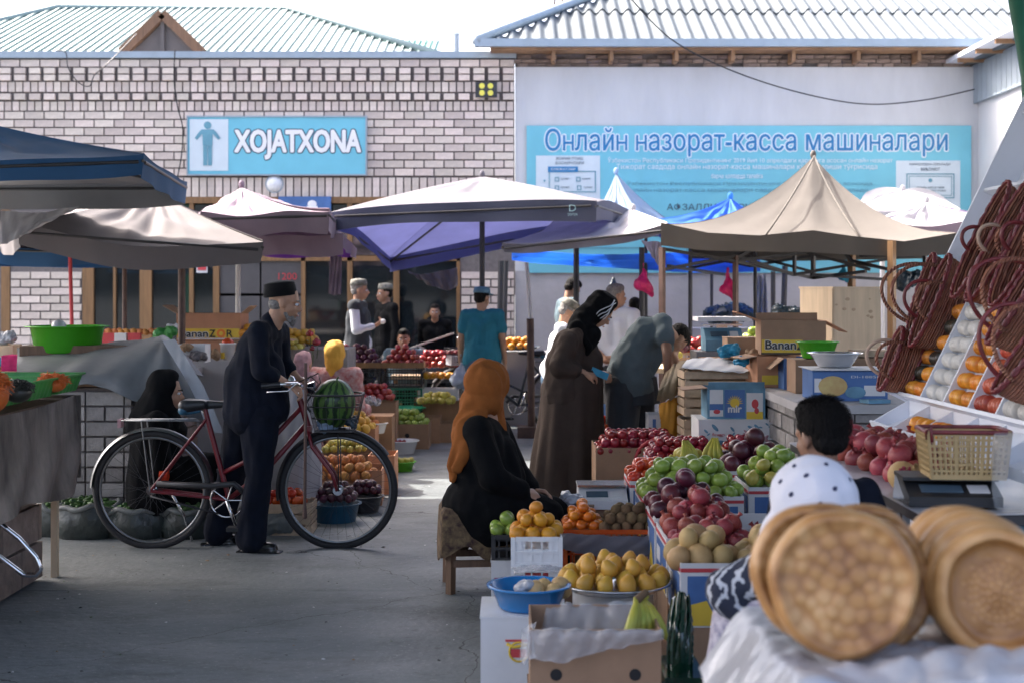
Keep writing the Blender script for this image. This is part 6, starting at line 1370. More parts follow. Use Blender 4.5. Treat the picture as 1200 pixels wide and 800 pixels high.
# blue basin with dark plums in front of the peaches
M['green_glass'] = mat('green_glass', (.004, .035, .02), .12, spec=.8)
mat('basin_blue', (.02, .09, .16), .3, var=.1); mat('basin_grey', (.05, .05, .055), .4)
mat('basin_bright', (.01, .16, .42), .22, var=.08, spec=.6); mat('basin_lime', (.10, .36, .03), .3); mat('basin_teal_green', (.02, .35, .16), .3)
def px_heap(kind, px, py, Y, wpx, hpx_depth, r, label, group, layers=2, dome=.5, seed=0, rz=0, cat=None):
    """heap whose base centre is seen at px,py; wpx wide in photo pixels"""
    return heap(kind, W(px, py, Y), wpx*Y/FPX, hpx_depth, r, label, group, rz, layers, dome, seed, cat)
p = G(393, 611); basin('dark blue basin of dark plums on the ground behind the front wheel', (p.x, p.y, 0), .165, .13, 'basin_blue', .012, .78)
px_heap('plum', 393, 585, p.y, 50, .26, .026, 'dark plum in the blue basin behind the front wheel', 'plums in the blue ground basin', 3, .3, 2)
p = G(424, 604); basin('dark grey basin right of the blue plum basin', (p.x, p.y+.15, 0), .13, .12, 'basin_grey'); px_heap('plum', 428, 576, p.y+.2, 36, .2, .025, 'dark plum in the grey basin', 'plums in the grey basin', 2, .3, 3)
carton('brown carton of peaches standing right behind the plum basins', (gx(402, 10.3), 10.4, 0), .56, .42, .26, .05, m='cardboard_orange')
px_heap('peach', 402, 560, 10.3, 78, .36, .036, 'red orange peach heaped in the brown carton behind the wheel', 'peaches in the brown carton', 3, .25, 4)
carton('orange carton side standing at the right end of the peaches', (gx(447, 10.8), 10.95, 0), .20, .36, .30, 0, m='cardboard_orange')
px_heap('yellow_apple', 405, 528, 11.0, 50, .3, .03, 'small yellow green apple above the peaches', 'yellow green apples above the peaches', 2, .3, 5)
carton('brown carton carrying the yellow green apples', (gx(405, 11.0), 11.1, 0), .42, .34, .30, 0)
carton('low crate of yellow quinces behind the watermelon', (gx(412, 11.7), 11.8, 0), .40, .34, .42, 0, m='cardboard_orange'); px_heap('quince', 412, 505, 11.7, 54, .3, .036, 'yellow quince piled below the flowered dress', 'quinces below the flowered dress', 3, .2, 6)
basin('white printed bowl right of the yellow quinces', W(440, 507, 12.1), .10, .09, 'white_gloss'); t = MB(); t.box((0, 0, .24), (.3, .3, .48)); tag(obj('wooden_block', t, 'wood_old', None, (gx(440, 12.2), 12.25, 0)), 'wooden block under the white printed bowl', 'block')
px_heap('peach', 436, 498, 12.1, 22, .14, .028, 'orange peach in the white printed bowl', 'peaches in the white bowl', 2, .2, 7)
# pale wooden box and pot left of the wheel
wood_crate('pale wooden crate with red fruit right of the man\'s trouser leg', (gx(330, 8.95), 9.1, 0), .36, .28, .21, .0, 3); px_heap('tomato', 335, 590, 9.1, 50, .2, .032, 'red tomato in the pale wooden crate', 'tomatoes in the wooden crate', 2, .3, 8)
t = carton('white cardboard box with blue print behind the bicycle head tube', (gx(340, 9.6), 9.9, 0), .34, .25, .42, .1, m='card_white'); panel(t, .25, -.13, .10, .05, .12, 'card_blue'); panel(t, .25, -.10, .0, .15, .22, 'basin_lime')
# green apples carton, basins on the floor
p = G(477, 527); t = carton('brown carton heaped with green apples on the left of the aisle', (p.x, p.y+.22, 0), .42, .42, .25, 0, holes=((0, .14, .022),)); px_heap('green_apple', 477, 498, p.y+.2, 50, .36, .034, 'pale green apple in the brown carton by the aisle', 'green apples in the aisle carton', 3, .25, 9)
panel(t, .42, -.17, -.03, .04, .10, 'print_dark')
carton('second brown carton directly behind the green apple carton', (p.x+.09, p.y+.75, 0), .40, .4, .26, 0)
p = G(468, 533); basin('white enamel basin on the ground before the green apple carton', (p.x, p.y+.12, 0), .17, .13, 'white_gloss'); px_heap('red_plum', 462, 520, p.y+.1, 26, .16, .02, 'small red plum lying in the white ground basin', 'plums in white ground basin', 1, .3, 10)
p = G(470, 553); basin('lime green basin with pears on the ground by the aisle', (p.x, p.y+.05, 0), .115, .09, 'basin_lime'); px_heap('yellow_apple', 472, 543, p.y+.05, 24, .14, .03, 'yellow green apple in the lime basin', 'apples in the lime basin', 1, .3, 11)
basin('bright teal green tray above the green apples', (gx(474, 14.4), 14.5, .30), .20, .06, 'basin_teal_green', sy=.8); 
# black crates with orange rims full of plums, in two stacks
for i, (px, lab, kind, m) in enumerate(((423, 'left', 'plum', 'dark plum'), (472, 'right', 'peach', 'red nectarine'))):
    x = gx(px, 14.9); crate('lower black crate in the %s stack beside the yellow scarfed woman' % lab, (x, 15.0, 0), .42, .36, .30, rz=0, m='black_plastic', rim='black_plastic')
    crate('middle %s crate under the orange rimmed crate, %s stack' % ('black' if i == 0 else 'green', lab), (x, 15.0, .31), .42, .36, .22, m='black_plastic' if i == 0 else 'green_paint', rim='black_plastic' if i == 0 else 'green_paint')
    crate('orange rimmed black crate on top of the %s stack, heaped with fruit' % lab, (x, 15.0, .54), .42, .36, .24, m='black_plastic', rim='wood_frame')
    heap('plum' if i == 0 else 'red_apple', (x, 15.0, .76), .42, .34, .036, ('dark plum' if i == 0 else 'red apple')+' on the orange rimmed crate of the %s stack' % lab, ('plums' if i == 0 else 'red apples')+' on the %s crate stack' % lab, 0, 4 if i == 0 else 4, .15, 12+i)
px_heap('red_apple', 398, 418, 15.2, 34, .25, .042, 'pinkish red apple left of the dark plums', 'pinkish apples left of plums', 2, .2, 14)
crate('crate under the pinkish apples left of the plum crates', (gx(396, 15.2), 15.3, .50), .34, .3, .30); crate('lowest crate left of the plum crates', (gx(396, 15.2), 15.3, 0), .34, .3, .48)
px_heap('red_apple', 440, 468, 13.6, 46, .3, .033, 'red apple in the net pile in front of the black crates', 'red apples in front of crates', 3, .25, 15)
carton('carton under the red apples in front of the black crates', (gx(440, 13.6), 13.7, 0), .40, .36, .48, 0, m='cardboard')
lump('clear plastic net bag lying over the red apples', 436, 470, 13.4, .08, 'cellophane', 31, name='net_bag')
# centre back: red apples table, trays, cartons
t = thing('low_table', 'low plank table of red apples behind the orange headscarf', 'table', (gx(525, 15.6), 15.9, 0)); mb = MB(); mb.box((0, 0, .60), (1.25, .6, .04)); obj('tabletop', mb, 'wood_pale', t)
for x in (-.58, .58):
    for y in (-.26, .26): mb = MB(); mb.box((x, y, .29), (.05, .05, .58)); obj('leg', mb, 'wood_old', t)
px_heap('red_apple', 520, 430, 15.75, 66, .4, .040, 'crimson apple on the low plank table', 'crimson apples on plank table', 3, .2, 16); px_heap('red_apple', 572, 432, 15.6, 30, .3, .04, 'crimson apple at the right end of the plank table', 'crimson apples right end', 2, .2, 17)
px_heap('green_apple', 525, 440, 15.5, 10, .1, .035, 'green apple between the crimson ones', 'green apples between crimson ones', 2, .2, 18)
t = carton('flat white tray box with oranges below the crimson apples', (gx(514, 15.0), 15.0, .40), .42, .3, .12, 0, m='card_white'); px_heap('orange', 515, 443, 14.95, 36, .2, .036, 'orange on the flat white tray', 'oranges on flat white tray', 1, .2, 19)
t = MB(); t.box((0, 0, .2), (.5, .3, .40)); tag(obj('wooden_block', t, 'wood_old', None, (gx(514, 15.1), 15.05, 0)), 'dark wooden block under the flat white tray', 'block')
p = G(512, 490); carton('brown carton of yellow apples beside the hanging grey bag', (gx(512, 14.9), 14.6, 0), .42, .34, .20, .03, holes=((0, .1, .02),)); px_heap('yellow_apple', 512, 472, 14.5, 42, .26, .036, 'yellow green apple in the carton beside the grey bag', 'yellow apples beside grey bag', 2, .25, 20)
for i, (px, py, r, ang) in enumerate(((506, 408, .5, .6), (516, 405, .5, -.9), (540, 412, .4, .3))):
    a = W(px, py, 16.2); mb = MB(); mb.bar((-r/2, 0, 0), (r/2, 0, math.tan(ang)*r*.5), .07, .02); tag(obj('plank', mb, 'plaster_low', None, a), ('pale plank lying flat behind the crimson apples', 'pale plank leaning up right of the seated vendor', 'grey plank near the teal man')[i], 'plank')
# small motorcycle (dark) behind: saddle, tank, wheel
t = thing('motorbike', 'dark motorbike parked in the shade before the right shop window', 'motorbike', (gx(512, 17.2), 17.2, 0), .2); mb = MB()
for x in (-.5, .55):
    mb = MB(); mb.tube([V(x+.26*math.cos(a), 0, .29+.26*math.sin(a)) for a in [2*math.pi*i/28 for i in range(28)]], .045, 8, True); obj('wheel', mb, 'rubber', t)
mb = MB(); mb.cap((-.3, 0, .55), (.2, 0, .55), .12, .12); mb.cap((.1, 0, .68), (.32, 0, .66), .13, .09); mb.cap((-.6, 0, .72), (-.1, 0, .74), .09, .1); mb.cap((.3, 0, .72), (.55, 0, .3), .045, .03); mb.cap((-.3, 0, .5), (-.5, 0, .3), .05, .03); lnk('motorbike_body', blob(mb, 'motorbike_body', 'black_plastic', .02, 2), t)
mb = MB(); mb.tube([V(.2, -.33, .98), V(.28, -.2, 1.0), V(.33, 0, .92), V(.28, .2, 1.0), V(.2, .33, .98)], .014, 8); obj('handlebar', mb, 'chrome', t)
# flowers and yellow fruit on the counter behind the bicycle man
t = MB(); t.box((0, 0, .5), (.9, .7, 1.02)); tag(obj('brick_block', t, 'brick_grey', None, (gx(350, 13.0), 13.3, 0)), 'block counter carrying yellow fruit behind the bicycle man', 'counter')
px_heap('yellow_apple', 338, 412, 13.1, 34, .3, .038, 'yellow green apple near the red roses', 'yellow green fruit near the roses', 2, .2, 21); px_heap('quince', 352, 402, 13.3, 42, .25, .04, 'yellow quince behind the red roses', 'quinces behind the roses', 3, .2, 22)
def rose(px, py, Y, lab, r=.042):
    t = thing('rose', lab, 'flower', W(px, py+14, Y)); mb = MB()
    for i in range(11):
        a = i*2.4; q = r*(.25+.07*i); mb.ell((q*.5*math.cos(a), q*.5*math.sin(a), .12+r*.3-i*.0015), (q*.55, q*.55, r*.75-i*.001), 10, 7)
    obj('petals', mb, 'plum_red', t); mb = MB(); mb.tube([(0, 0, .12), (.01, 0, .05), (0, .01, -.02)], .004, 5)
    for a in (0, 2.2, 4.1): mb.sheet(lambda u, v: (math.cos(a)*(.01+.05*u), math.sin(a)*(.01+.05*u)+(v-.5)*.03*math.sin(math.pi*u), .05+.02*u), 5, 2, .001)
    obj('stem', mb, 'cucumber', t)
rose(363, 393, 12.8, 'red rose standing above the yellow fruit'); rose(371, 403, 12.7, 'second red rose at the right end of the yellow fruit', .045); rose(366, 410, 12.75, 'small red rose low between leaves', .03)
# yellow fruit bowl behind the umbrella stand and items around it
t = MB(); t.box((0, 0, .42), (.7, .5, .84)); tag(obj('cloth_table', t, 'cloth_grey', None, (gx(606, 16.2), 16.5, 0)), 'grey covered stand under the tray of yellow fruit', 'table')
basin('wide steel tray of yellow fruit right of the teal man', W(606, 411, 16.2)+V(0, .2, 0), .27, .05, 'steel', sy=.7); px_heap('orange', 606, 409, 16.3, 40, .25, .042, 'yellow orange fruit on the wide steel tray', 'yellow fruit on the steel tray', 2, .2, 23)
t = carton('blue printed carton behind the parked bicycle wheel', (gx(592, 16.6), 16.6, 0), .52, .3, .42, 0, m='card_blue'); panel(t, .3, -.1, .12, .1, .3, 'card_teal'); px_heap('yellow_apple', 598, 452, 16.6, 40, .22, .035, 'yellow apple in the blue carton behind the parked bicycle', 'yellow apples in blue carton', 2, .2, 24)
# stool of the orange scarf woman
t = thing('stool', 'wooden stool with dark patterned cloth under the orange scarfed woman', 'stool', (gx(562, 7.4), 7.4, 0), .1)
mb = MB(); mb.box((.0, 0, .40), (.36, .34, .04)); obj('seat', mb, 'wood_dark', t)
for x in (-.16, .16):
    for y in (-.15, .15): mb = MB(); mb.bar((x, y, .0), (x*.96, y*.96, .38), .036, .036); obj('leg', mb, 'wood_dark', t)
for y in (-.15, .15): mb = MB(); mb.box((0, y, .16), (.29, .022, .035)); obj('stretcher', mb, 'wood_dark', t)
for x in (-.16, .16): mb = MB(); mb.box((x, 0, .12), (.022, .27, .035)); obj('stretcher', mb, 'wood_dark', t)
mat('carpet', (.03, .012, .015), .95, ns=26, col2=(.20, .14, .07), bump=.4, bs=120)
mb = MB()
def fn(u, v):
    a = u*2*math.pi; sx, sy = .205, .19; c_, s_ = math.cos(a), math.sin(a); k = 1/max(abs(c_), abs(s_))**.85; f = min(1, v*2.2); d = max(0, v-.45)/.55
    return (c_*k*sx*f*(1+.05*d), s_*k*sy*f*(1+.05*d), .455-.02*f-(.23+.04*math.sin(a*4))*d+.012*math.sin(a*9)*d)
mb.sheet(fn, 64, 14, .006); obj('seat_cloth', mb, 'carpet', t)

# ================================================================ RIGHT SIDE, FRUIT TABLE
FB = 'fruit_carton'
def fbox(label, x, y, zt, w=.33, d=.42, h=.25, rz=0, base=True, baseh=None):
    """blue and white printed fruit carton whose rim is at height zt"""
    z0 = zt-h; t = carton(label, (x, y, z0), w, d, h, rz, m='card_white', mi='cardboard_in', name='fruit_carton')
    panel(t, d, -w*.42, w*.44, h*.05, h*.80, 'card_blue'); panel(t, d, -w*.5+.001, w*.5-.001, h*.86, h*.92, 'print_red', .002)
    tri_panel(t, d, [(-w*.44, h*.03), (-w*.05, h*.03), (-w*.20, h*.42), (-w*.42, h*.34)], 'print_yellow'); panel(t, d, -w*.10, w*.34, h*.42, h*.68, 'card_white', .0028)
    ptext(t, 'FRUTTA', w*.12, h*.55, d, w*.36, h*.10, 'print_navy', .006); panel(t, d, w*.05, w*.36, h*.10, h*.26, 'card_white', .0028)
    panel(t, d, -d*.44, d*.44, h*.05, h*.80, 'card_blue', side=-1, w=w); panel(t, d, -d*.5+.002, d*.5-.002, h*.86, h*.92, 'print_red', .002, side=-1, w=w)
    tri_panel(t, d, [(-d*.40, h*.03), (d*.05, h*.03), (-d*.12, h*.46)], 'print_yellow', side=-1, w=w); panel(t, d, d*.08, d*.36, h*.40, h*.66, 'card_white', .003, side=-1, w=w)
    if base and z0 > .05:
        carton('plain brown carton under the '+' '.join(label.split()[:9]).rstrip(','), (x, y, 0), w*.98, d*.98, z0-.004, rz, holes=((-.0, z0*.7, .014),), lid=True)
    return t
A_ = [('near fruit carton of beige pears and pomegranates, first in the row', 'first', 5.75, .49), ('second fruit carton in the row, filled with pomegranates', 'second', 6.24, .50), ('third fruit carton in the row, with big dark plums', 'third', 6.74, .505), ('fourth fruit carton in the row, heaped with green apples', 'fourth', 7.28, .53), ('fifth fruit carton in the row, with orange tomatoes', 'fifth', 7.85, .525)]
for lab, _, y, z in A_[:3]: fbox(lab, .66+.165, y, z, .34, .44)
fbox(A_[3][0], .66+.24, 7.28, .53, .50, .46); fbox(A_[4][0], .645+.10, 7.85, .525, .22, .40)
fbox('right neighbour carton beside the pomegranates, holding more of them', .66+.165+.36, 5.95, .485, .34, .44); fbox('right neighbour carton of the plums, with open flaps', .66+.165+.36, 6.55, .49, .34, .44)
heap('melon', (.76, 5.68, .46), .26, .30, .044, 'beige russet pear at the front of the first fruit carton', 'beige pears in first carton', 0, 2, .1, 30, 'pear'); heap('melon', (1.0, 5.72, .46), .22, .30, .042, 'beige russet pear on the right of the first carton', 'beige pears right side', 0, 2, .1, 31, 'pear')
heap('pomegranate', (.83, 5.98, .47), .34, .24, .040, 'dark pink pomegranate between the first and second carton', 'pomegranates between cartons', 0, 2, .1, 32)
heap('pomegranate', (.83, 6.30, .48), .34, .36, .042, 'dark pink pomegranate in the second carton', 'pomegranates in second carton', 0, 3, .15, 33); heap('pomegranate', (1.18, 6.1, .46), .3, .3, .042, 'pomegranate in the right neighbour carton', 'pomegranates in right carton', 0, 2, .1, 34)
heap('plum', (.83, 6.78, .49), .35, .40, .044, 'large dark purple plum in the third carton', 'large plums in third carton', 0, 3, .15, 35)
heap('green_apple', (.90, 7.26, .51), .52, .44, .040, 'green apple heaped in the fourth carton', 'green apples in fourth carton', 0, 3, .14, 36)
heap('tomato', (.75, 7.84, .51), .24, .36, .036, 'orange red tomato in the fifth carton', 'tomatoes in fifth carton', 0, 3, .12, 37)
# second column
fbox('carton of very large dark plums in the right column', 1.18+.19, 8.1, .55, .38, .46); heap('plum', (1.37, 8.08, .53), .38, .44, .050, 'very large dark plum in the right column carton', 'very large plums right column', 0, 3, .14, 38)
fbox('carton of green and yellow apples in front of the boy', 1.21+.19, 7.5, .545, .38, .46); heap('green_apple', (1.40, 7.5, .53), .36, .44, .042, 'green apple in the carton before the boy', 'green apples before the boy', 0, 3, .16, 39)
fbox('carton with small pears left of the large plums', 1.05, 8.35, .53, .22, .40)
heap('pear', (1.03, 8.3, .52), .2, .3, .034, 'slim yellow green pear left of the large plums', 'pears left of large plums', 0, 3, .1, 40)
heap('yellow_apple', (1.30, 7.35, .55), .22, .2, .04, 'yellow apple at the left of the boy carton', 'yellow apples left of boy carton', 0, 3, .1, 41)
# flat tray carton of small red plums, large brown carton behind
fbox('wide white and blue tray carton of small red plums', .85+.22, 9.0, .51, .44, .40, .12, base=True); heap('red_plum', (1.07, 9.0, .50), .44, .38, .026, 'small red plum in the wide tray carton', 'small red plums in the wide tray', 0, 3, .12, 42)
t = carton('large brown carton of red plums beside the brown dress woman', (.86, 9.75, 0), .60, .52, .50, 0); heap('red_plum', (.86, 9.72, .45), .58, .48, .032, 'small dark red plum in the large brown carton', 'dark red plums in large carton', 0, 3, .12, 43)
mb = MB(); mb.tube([V(.12+.16*math.cos(a), -.2615, .40+.16*math.sin(a)) for a in [math.pi*.5+math.pi*i/20 for i in range(21)]], .010, 6); obj('printed_arc', mb, 'print_red', t); ptext(t, 'ITALIA', .16, .40, .52, .16, .06, 'print_red', .003)
heap('red_plum', (1.40, 8.75, .58), .14, .12, .026, 'small red plum right of the tray carton', 'small red plums right end', 0, 2, .1, 44)
carton('plain carton with small red plums right of the tray', (1.42, 8.8, 0), .24, .24, .58, 0); heap('red_plum', (1.42, 8.8, .57), .22, .2, .026, 'small red plum in the plain carton', 'small red plums in plain carton', 0, 2, .1, 45)
heap('tomato', (gx(700, 10.6), 10.6, .50), .22, .26, .036, 'bright red fruit in the sun behind the dark trousers', 'bright red fruit in the sun', 0, 3, .1, 46); carton('carton of bright red fruit behind the brown dress', (gx(700, 10.6), 10.6, 0), .30, .3, .50, 0)
for i, (x, y, rz, lab) in enumerate(((.98, 8.05, .4, 'left'), (1.17, 8.2, -.4, 'right'))):      # banana bunches lying among the fruit
    t = thing('banana_bunch', 'small bunch of greenish bananas on the %s above the green apples' % lab, 'bananas', (x, y, .56), rz)
    for k in range(4):
        a = -.5+k*.33; mb = MB(); pts = [V(math.sin(a)*.03, 0, .14)]+[V(math.sin(a)*(.03+.11*f), -.05*math.sin(f*2.5), .14-.15*f) for f in (.2, .4, .6, .8, 1)]; mb.tube(pts, [.006, .011, .0165, .018, .015, .005], 8); obj('banana', mb, 'banana', t)

# ---- nearer: white crates, red crate, tray, basins
def lattice(t, w, d, h, m): pass
def pbox(px, y, w_): return gx(px, y)
Y_ = 6.45; x = gx(629, Y_); t = crate('lower white plastic crate with red wrapped fruit showing through', (x, Y_+.14, .16), .235, .28, .13, m='white_gloss', rim='white_gloss', bars=5, rows=2); t2 = crate('upper white plastic crate heaped with yellow oranges', (x, Y_+.14, .295), .235, .28, .135, m='white_gloss', rim='white_gloss', bars=5, rows=2)
for c_ in (t, t2):
    for y_ in (-1, 1):
        mb = MB(); mb.box((0, y_*.128, .045), (.205, .006, .07)); mb.box((-.078, y_*.128, .10), (.05, .006, .04)); mb.box((.078, y_*.128, .10), (.05, .006, .04)); obj('side_panel', mb, 'white_gloss', c_)
mb = MB(); mb.box((0, 0, .06), (.20, .23, .08)); tag(obj('wrapped_fruit', mb, 'print_red', None, (x, Y_+.14, .18)), 'red wrapped fruit filling the lower white crate', 'fruit'); netsheet('cellophane_sheet', 'shiny clear cellophane over the lower white crate', 'wrap', [[(601, 662, 6.5), (630, 662, 6.42), (658, 662, 6.5)], [(603, 672, 6.38), (630, 669, 6.36), (656, 671, 6.38)]], 'cellophane', wr=.004)
heap('orange', (x, Y_+.14, .41), .24, .27, .035, 'yellow orange in the upper white crate', 'oranges in the upper white crate', 0, 3, .15, 50)
carton('white carton carrying the two white crates', (x, Y_+.14, 0), .25, .30, .158, 0, m='card_white', lid=True)
Y_ = 6.85; x = gx(589, Y_)+.02; t = crate('small black crate with green pears beside the white crate', (x, Y_+.12, .245), .15, .24, .125, bars=4, rows=2); heap('green_apple', (x, Y_+.12, .355), .16, .22, .034, 'yellow green pear in the small black crate', 'green pears in small black crate', 0, 2, .1, 51, 'pear')
t = carton('white carton with a red square print under the black crate', (x, Y_+.12, 0), .15, .26, .243, 0, m='card_white', lid=True); panel(t, .26, -.06, .05, .08, .17, 'print_red')
# blue basin on a printed white box
t = carton('white banana carton with yellow red logo at the bottom of the aisle', (gx(608, 5.3), 5.35, 0), .28, .34, .355, 0, m='card_white', mi='card_white', lid=True, holes=((-.02, .10, .014),))
mb = MB(); mb.tube([V(.0+.035*math.cos(a), -.172, .235+.035*math.sin(a)) for a in [2*math.pi*i/24 for i in range(24)]], .004, 6, True); obj('printed_ring', mb, 'print_yellow', t); panel(t, .34, -.05, .06, .272, .28, 'print_red', .003); panel(t, .34, -.03, .04, .215, .245, 'print_red', .0032); ptext(t, 'BANANA', .0, .045, .34, .13, .018, 'print_navy')
mb = MB(); mb.tube([V(-.045, -.1725, .265), V(-.02, -.1725, .252), V(.03, -.1725, .262), V(.05, -.1725, .275)], .006, 6); obj('printed_banana', mb, 'print_yellow', t)
basin('bright blue plastic basin standing on the white banana carton', (gx(620, 5.3), 5.32, .366), .147, .088, 'basin_bright', .012, .74)
heap('melon', (gx(636, 5.3)+.02, 5.32, .40), .14, .12, .034, 'pale round bread like fruit in the blue basin', 'pale fruits in the blue basin', 0, 1, .1, 52, 'fruit'); lump('crumpled white bag inside the blue basin', 612, 688, 5.3, .045, 'plastic_sheet', 41)
mb = MB(); mb.cyl((0, 0, 0), (0, 0, .06), .025, .028, 16); tag(obj('plastic_cup', mb, 'white_gloss', None, (gx(597, 5.9), 5.9, .30)), 'white plastic cup between the blue basin and the white crate', 'cup'); mb = MB(); mb.box((0, 0, 0), (.1, .14, .30)); tag(obj('small_carton', mb, 'card_white', None, (gx(597, 5.9), 5.92, .15)), 'narrow white carton under the plastic cup', 'box')
# open banana carton with plastic liner
t = carton('open brown banana carton with clear plastic liner in the foreground', (gx(698, 4.5), 4.68, .235), .415, .36, .243, 0, holes=((-.125, .10, .019), (.125, .10, .019)), mi='cardboard_in')
netsheet('plastic_liner', '', '', [[(640, 712, 4.86), (665, 706, 4.86), (700, 708, 4.86), (735, 704, 4.86), (770, 712, 4.86)], [(632, 745, 4.72), (660, 752, 4.7), (698, 756, 4.68), (735, 752, 4.7), (768, 745, 4.7)], [(620, 738, 4.47), (660, 736, 4.455), (698, 738, 4.455), (740, 737, 4.455), (776, 738, 4.47)], [(616, 768, 4.46), (655, 776, 4.445), (698, 764, 4.445), (735, 757, 4.445), (778, 748, 4.455)]], 'plastic_wrap', .0015, .007, 7, (15, 14), 3, parent=t)
netsheet('plastic_corner', '', '', [[(628, 728, 4.52), (612, 738, 4.55), (622, 748, 4.48)], [(625, 745, 4.5), (610, 765, 4.55), (620, 765, 4.46)], [(628, 770, 4.48), (612, 775, 4.5), (616, 778, 4.46)]], 'plastic_wrap', .0015, .006, 7, (12, 12), 4, parent=t)
carton('second brown carton below the open banana carton', (gx(698, 4.5), 4.68, 0), .42, .37, .232, 0, lid=True)
t = thing('banana_bunch', 'bunch of green yellow bananas at the right corner of the open carton', 'bananas', W(756, 716, 4.66), .3); t.scale = (1.35, 1.35, 1.35)
for k in range(6):
    a = -.9+k*.36; mb = MB(); pts = [V(math.sin(a)*.02-.01, 0, .035)]+[V(math.sin(a)*(.015+.075*f)-.01, -.045*math.sin(f*2.2)+.01*k, .035-.11*f) for f in (.12, .3, .5, .7, .9, 1)]; mb.tube(pts, [.005, .008, .0135, .0155, .014, .009, .003], 8); obj('banana', mb, 'banana', t)
mb = MB(); mb.cap((-.02, 0, .03), (.0, 0, .045), .011, .009); obj('bunch_stem', mb, 'stem', t)

netsheet('plastic_bag', 'dark green glossy plastic bag standing between banana carton and fruit cartons', 'bag', [[(786, 705, 5.15), (797, 694, 5.1), (808, 700, 5.15)], [(783, 730, 5.0), (797, 728, 4.92), (812, 735, 5.0)], [(782, 765, 4.97), (797, 764, 4.88), (812, 768, 4.97)], [(784, 800, 5.0), (797, 802, 4.93), (811, 800, 5.0)]], 'green_glass', wr=.016)
mb = MB(); mb.box((0, 0, .115), (.14, .3, .23)); tag(obj('crate_block', mb, 'green_glass', None, (gx(797, 5.0), 5.0, 0)), 'dark green box at ground level right of the banana carton', 'box')
# round enamel tray of quinces on a white tub
x = gx(721, 5.65); basin('shallow enamel tray loaded with yellow quinces', (x, 5.75, .345), .225, .035, 'steel', .012, .8); basin('white tub carrying the quince tray', (x, 5.78, .10), .17, .245, 'white_gloss', .01, .9); mb = MB(); mb.box((0, 0, .05), (.5, .36, .10)); tag(obj('low_board', mb, 'wood_old', None, (x, 5.8, 0)), 'low wooden board under the white tub', 'board')
rs = random.Random(9)
for i, (rr, n, z) in enumerate(((.185, 14, .395), (.105, 8, .40), (.11, 7, .445), (.03, 2, .445))):
    for k in range(n):
        a = 2*math.pi*(k+.5*(i % 2))/n; o = lnk('quince', FR['quince'], None, (x+rr*math.cos(a)*1.05, 5.75+rr*math.sin(a)*.95, z), (rs.uniform(-.5, .5), rs.uniform(-.4, .4), rs.uniform(0, 6)), .034*rs.uniform(.93, 1.1)); tag(o, 'yellow quince on the shallow enamel tray', 'quince', 'quinces on the enamel tray')
# red crate pair with lavender cloth, persimmons and kiwis
x = gx(715, 6.9); t = crate('bright red plastic crate wrapped with lavender cloth, holding kiwis', (x, 7.0, .13), .46, .36, .27, m='tomato', rim='tomato', bars=9, rows=3)
netsheet('cloth_strip', 'lavender cloth strip draped round the red crate front', 'cloth', [[(655, 624, 6.80), (690, 626, 6.77), (735, 628, 6.77), (775, 627, 6.80)], [(655, 634, 6.79), (690, 638, 6.765), (735, 640, 6.765), (775, 641, 6.79)], [(657, 642, 6.79), (690, 649, 6.77), (735, 652, 6.77), (773, 650, 6.79)]], 'cloth_lilac', wr=.006)
heap('kiwi', (x+.09, 6.95, .385), .29, .26, .026, 'brown kiwi on the red crate', 'kiwis on the red crate', 0, 3, .25, 54)
heap('persimmon', (x-.13, 7.0, .39), .20, .32, .027, 'small orange persimmon piled at the left of the red crate', 'persimmons left of kiwis', 0, 5, .05, 55)
carton('brown carton underneath the red crate', (x, 7.0, 0), .44, .34, .128, 0, lid=True)
# scale with steel pan
def scale(label, loc, w, d, h, m, rz=0):
    t = thing('scale', label, 'scale', loc, rz); mb = MB(); f = [(-d/2, 0), (d/2, 0), (d/2, h*.75), (-d*.05, h*.75), (-d/2, h*.35)]
    a = [(-w/2, y, z) for y, z in f]; b = [(w/2, y, z) for y, z in f]; mb.add(a+b, [tuple(range(5)), tuple(reversed(range(5, 10)))]+[(i, 5+i, 5+(i+1) % 5, (i+1) % 5) for i in range(5)]); obj('housing', mb, m, t)
    mb = MB(); mb.box((0, d*.15, h*.86), (w*1.04, d*.66, .012)); mb.box((0, d*.15, h*.80), (w*.3, d*.3, h*.12)); obj('pan', mb, 'steel', t)
    mb = MB(); mt_ = Matrix.Rotation(math.atan2(h*.4, d*.45), 3, 'X'); mb.box((-w*.12, -d*.28, h*.56), (w*.45, d*.2, .004), mtx=mt_); obj('display', mb, 'text_dark', t)
    mb = MB(); mb.box((w*.28, -d*.28, h*.56), (w*.22, d*.22, .004), mtx=mt_); obj('keypad', mb, 'card_white', t); return t
scale('silver electronic scale standing behind the persimmons', (gx(706, 7.7), 7.75, .38), .26, .30, .13, 'card_white'); carton('brown carton carrying the silver scale', (gx(706, 7.7), 7.8, 0), .34, .34, .378, 0, lid=True)
lump('crumpled clear plastic bags left of the silver scale', 672, 585, 7.6, .07, 'plastic_sheet', 45); carton('small carton under the clear plastic bags', (gx(673, 7.65), 7.7, 0), .20, .26, .40, 0, lid=True)
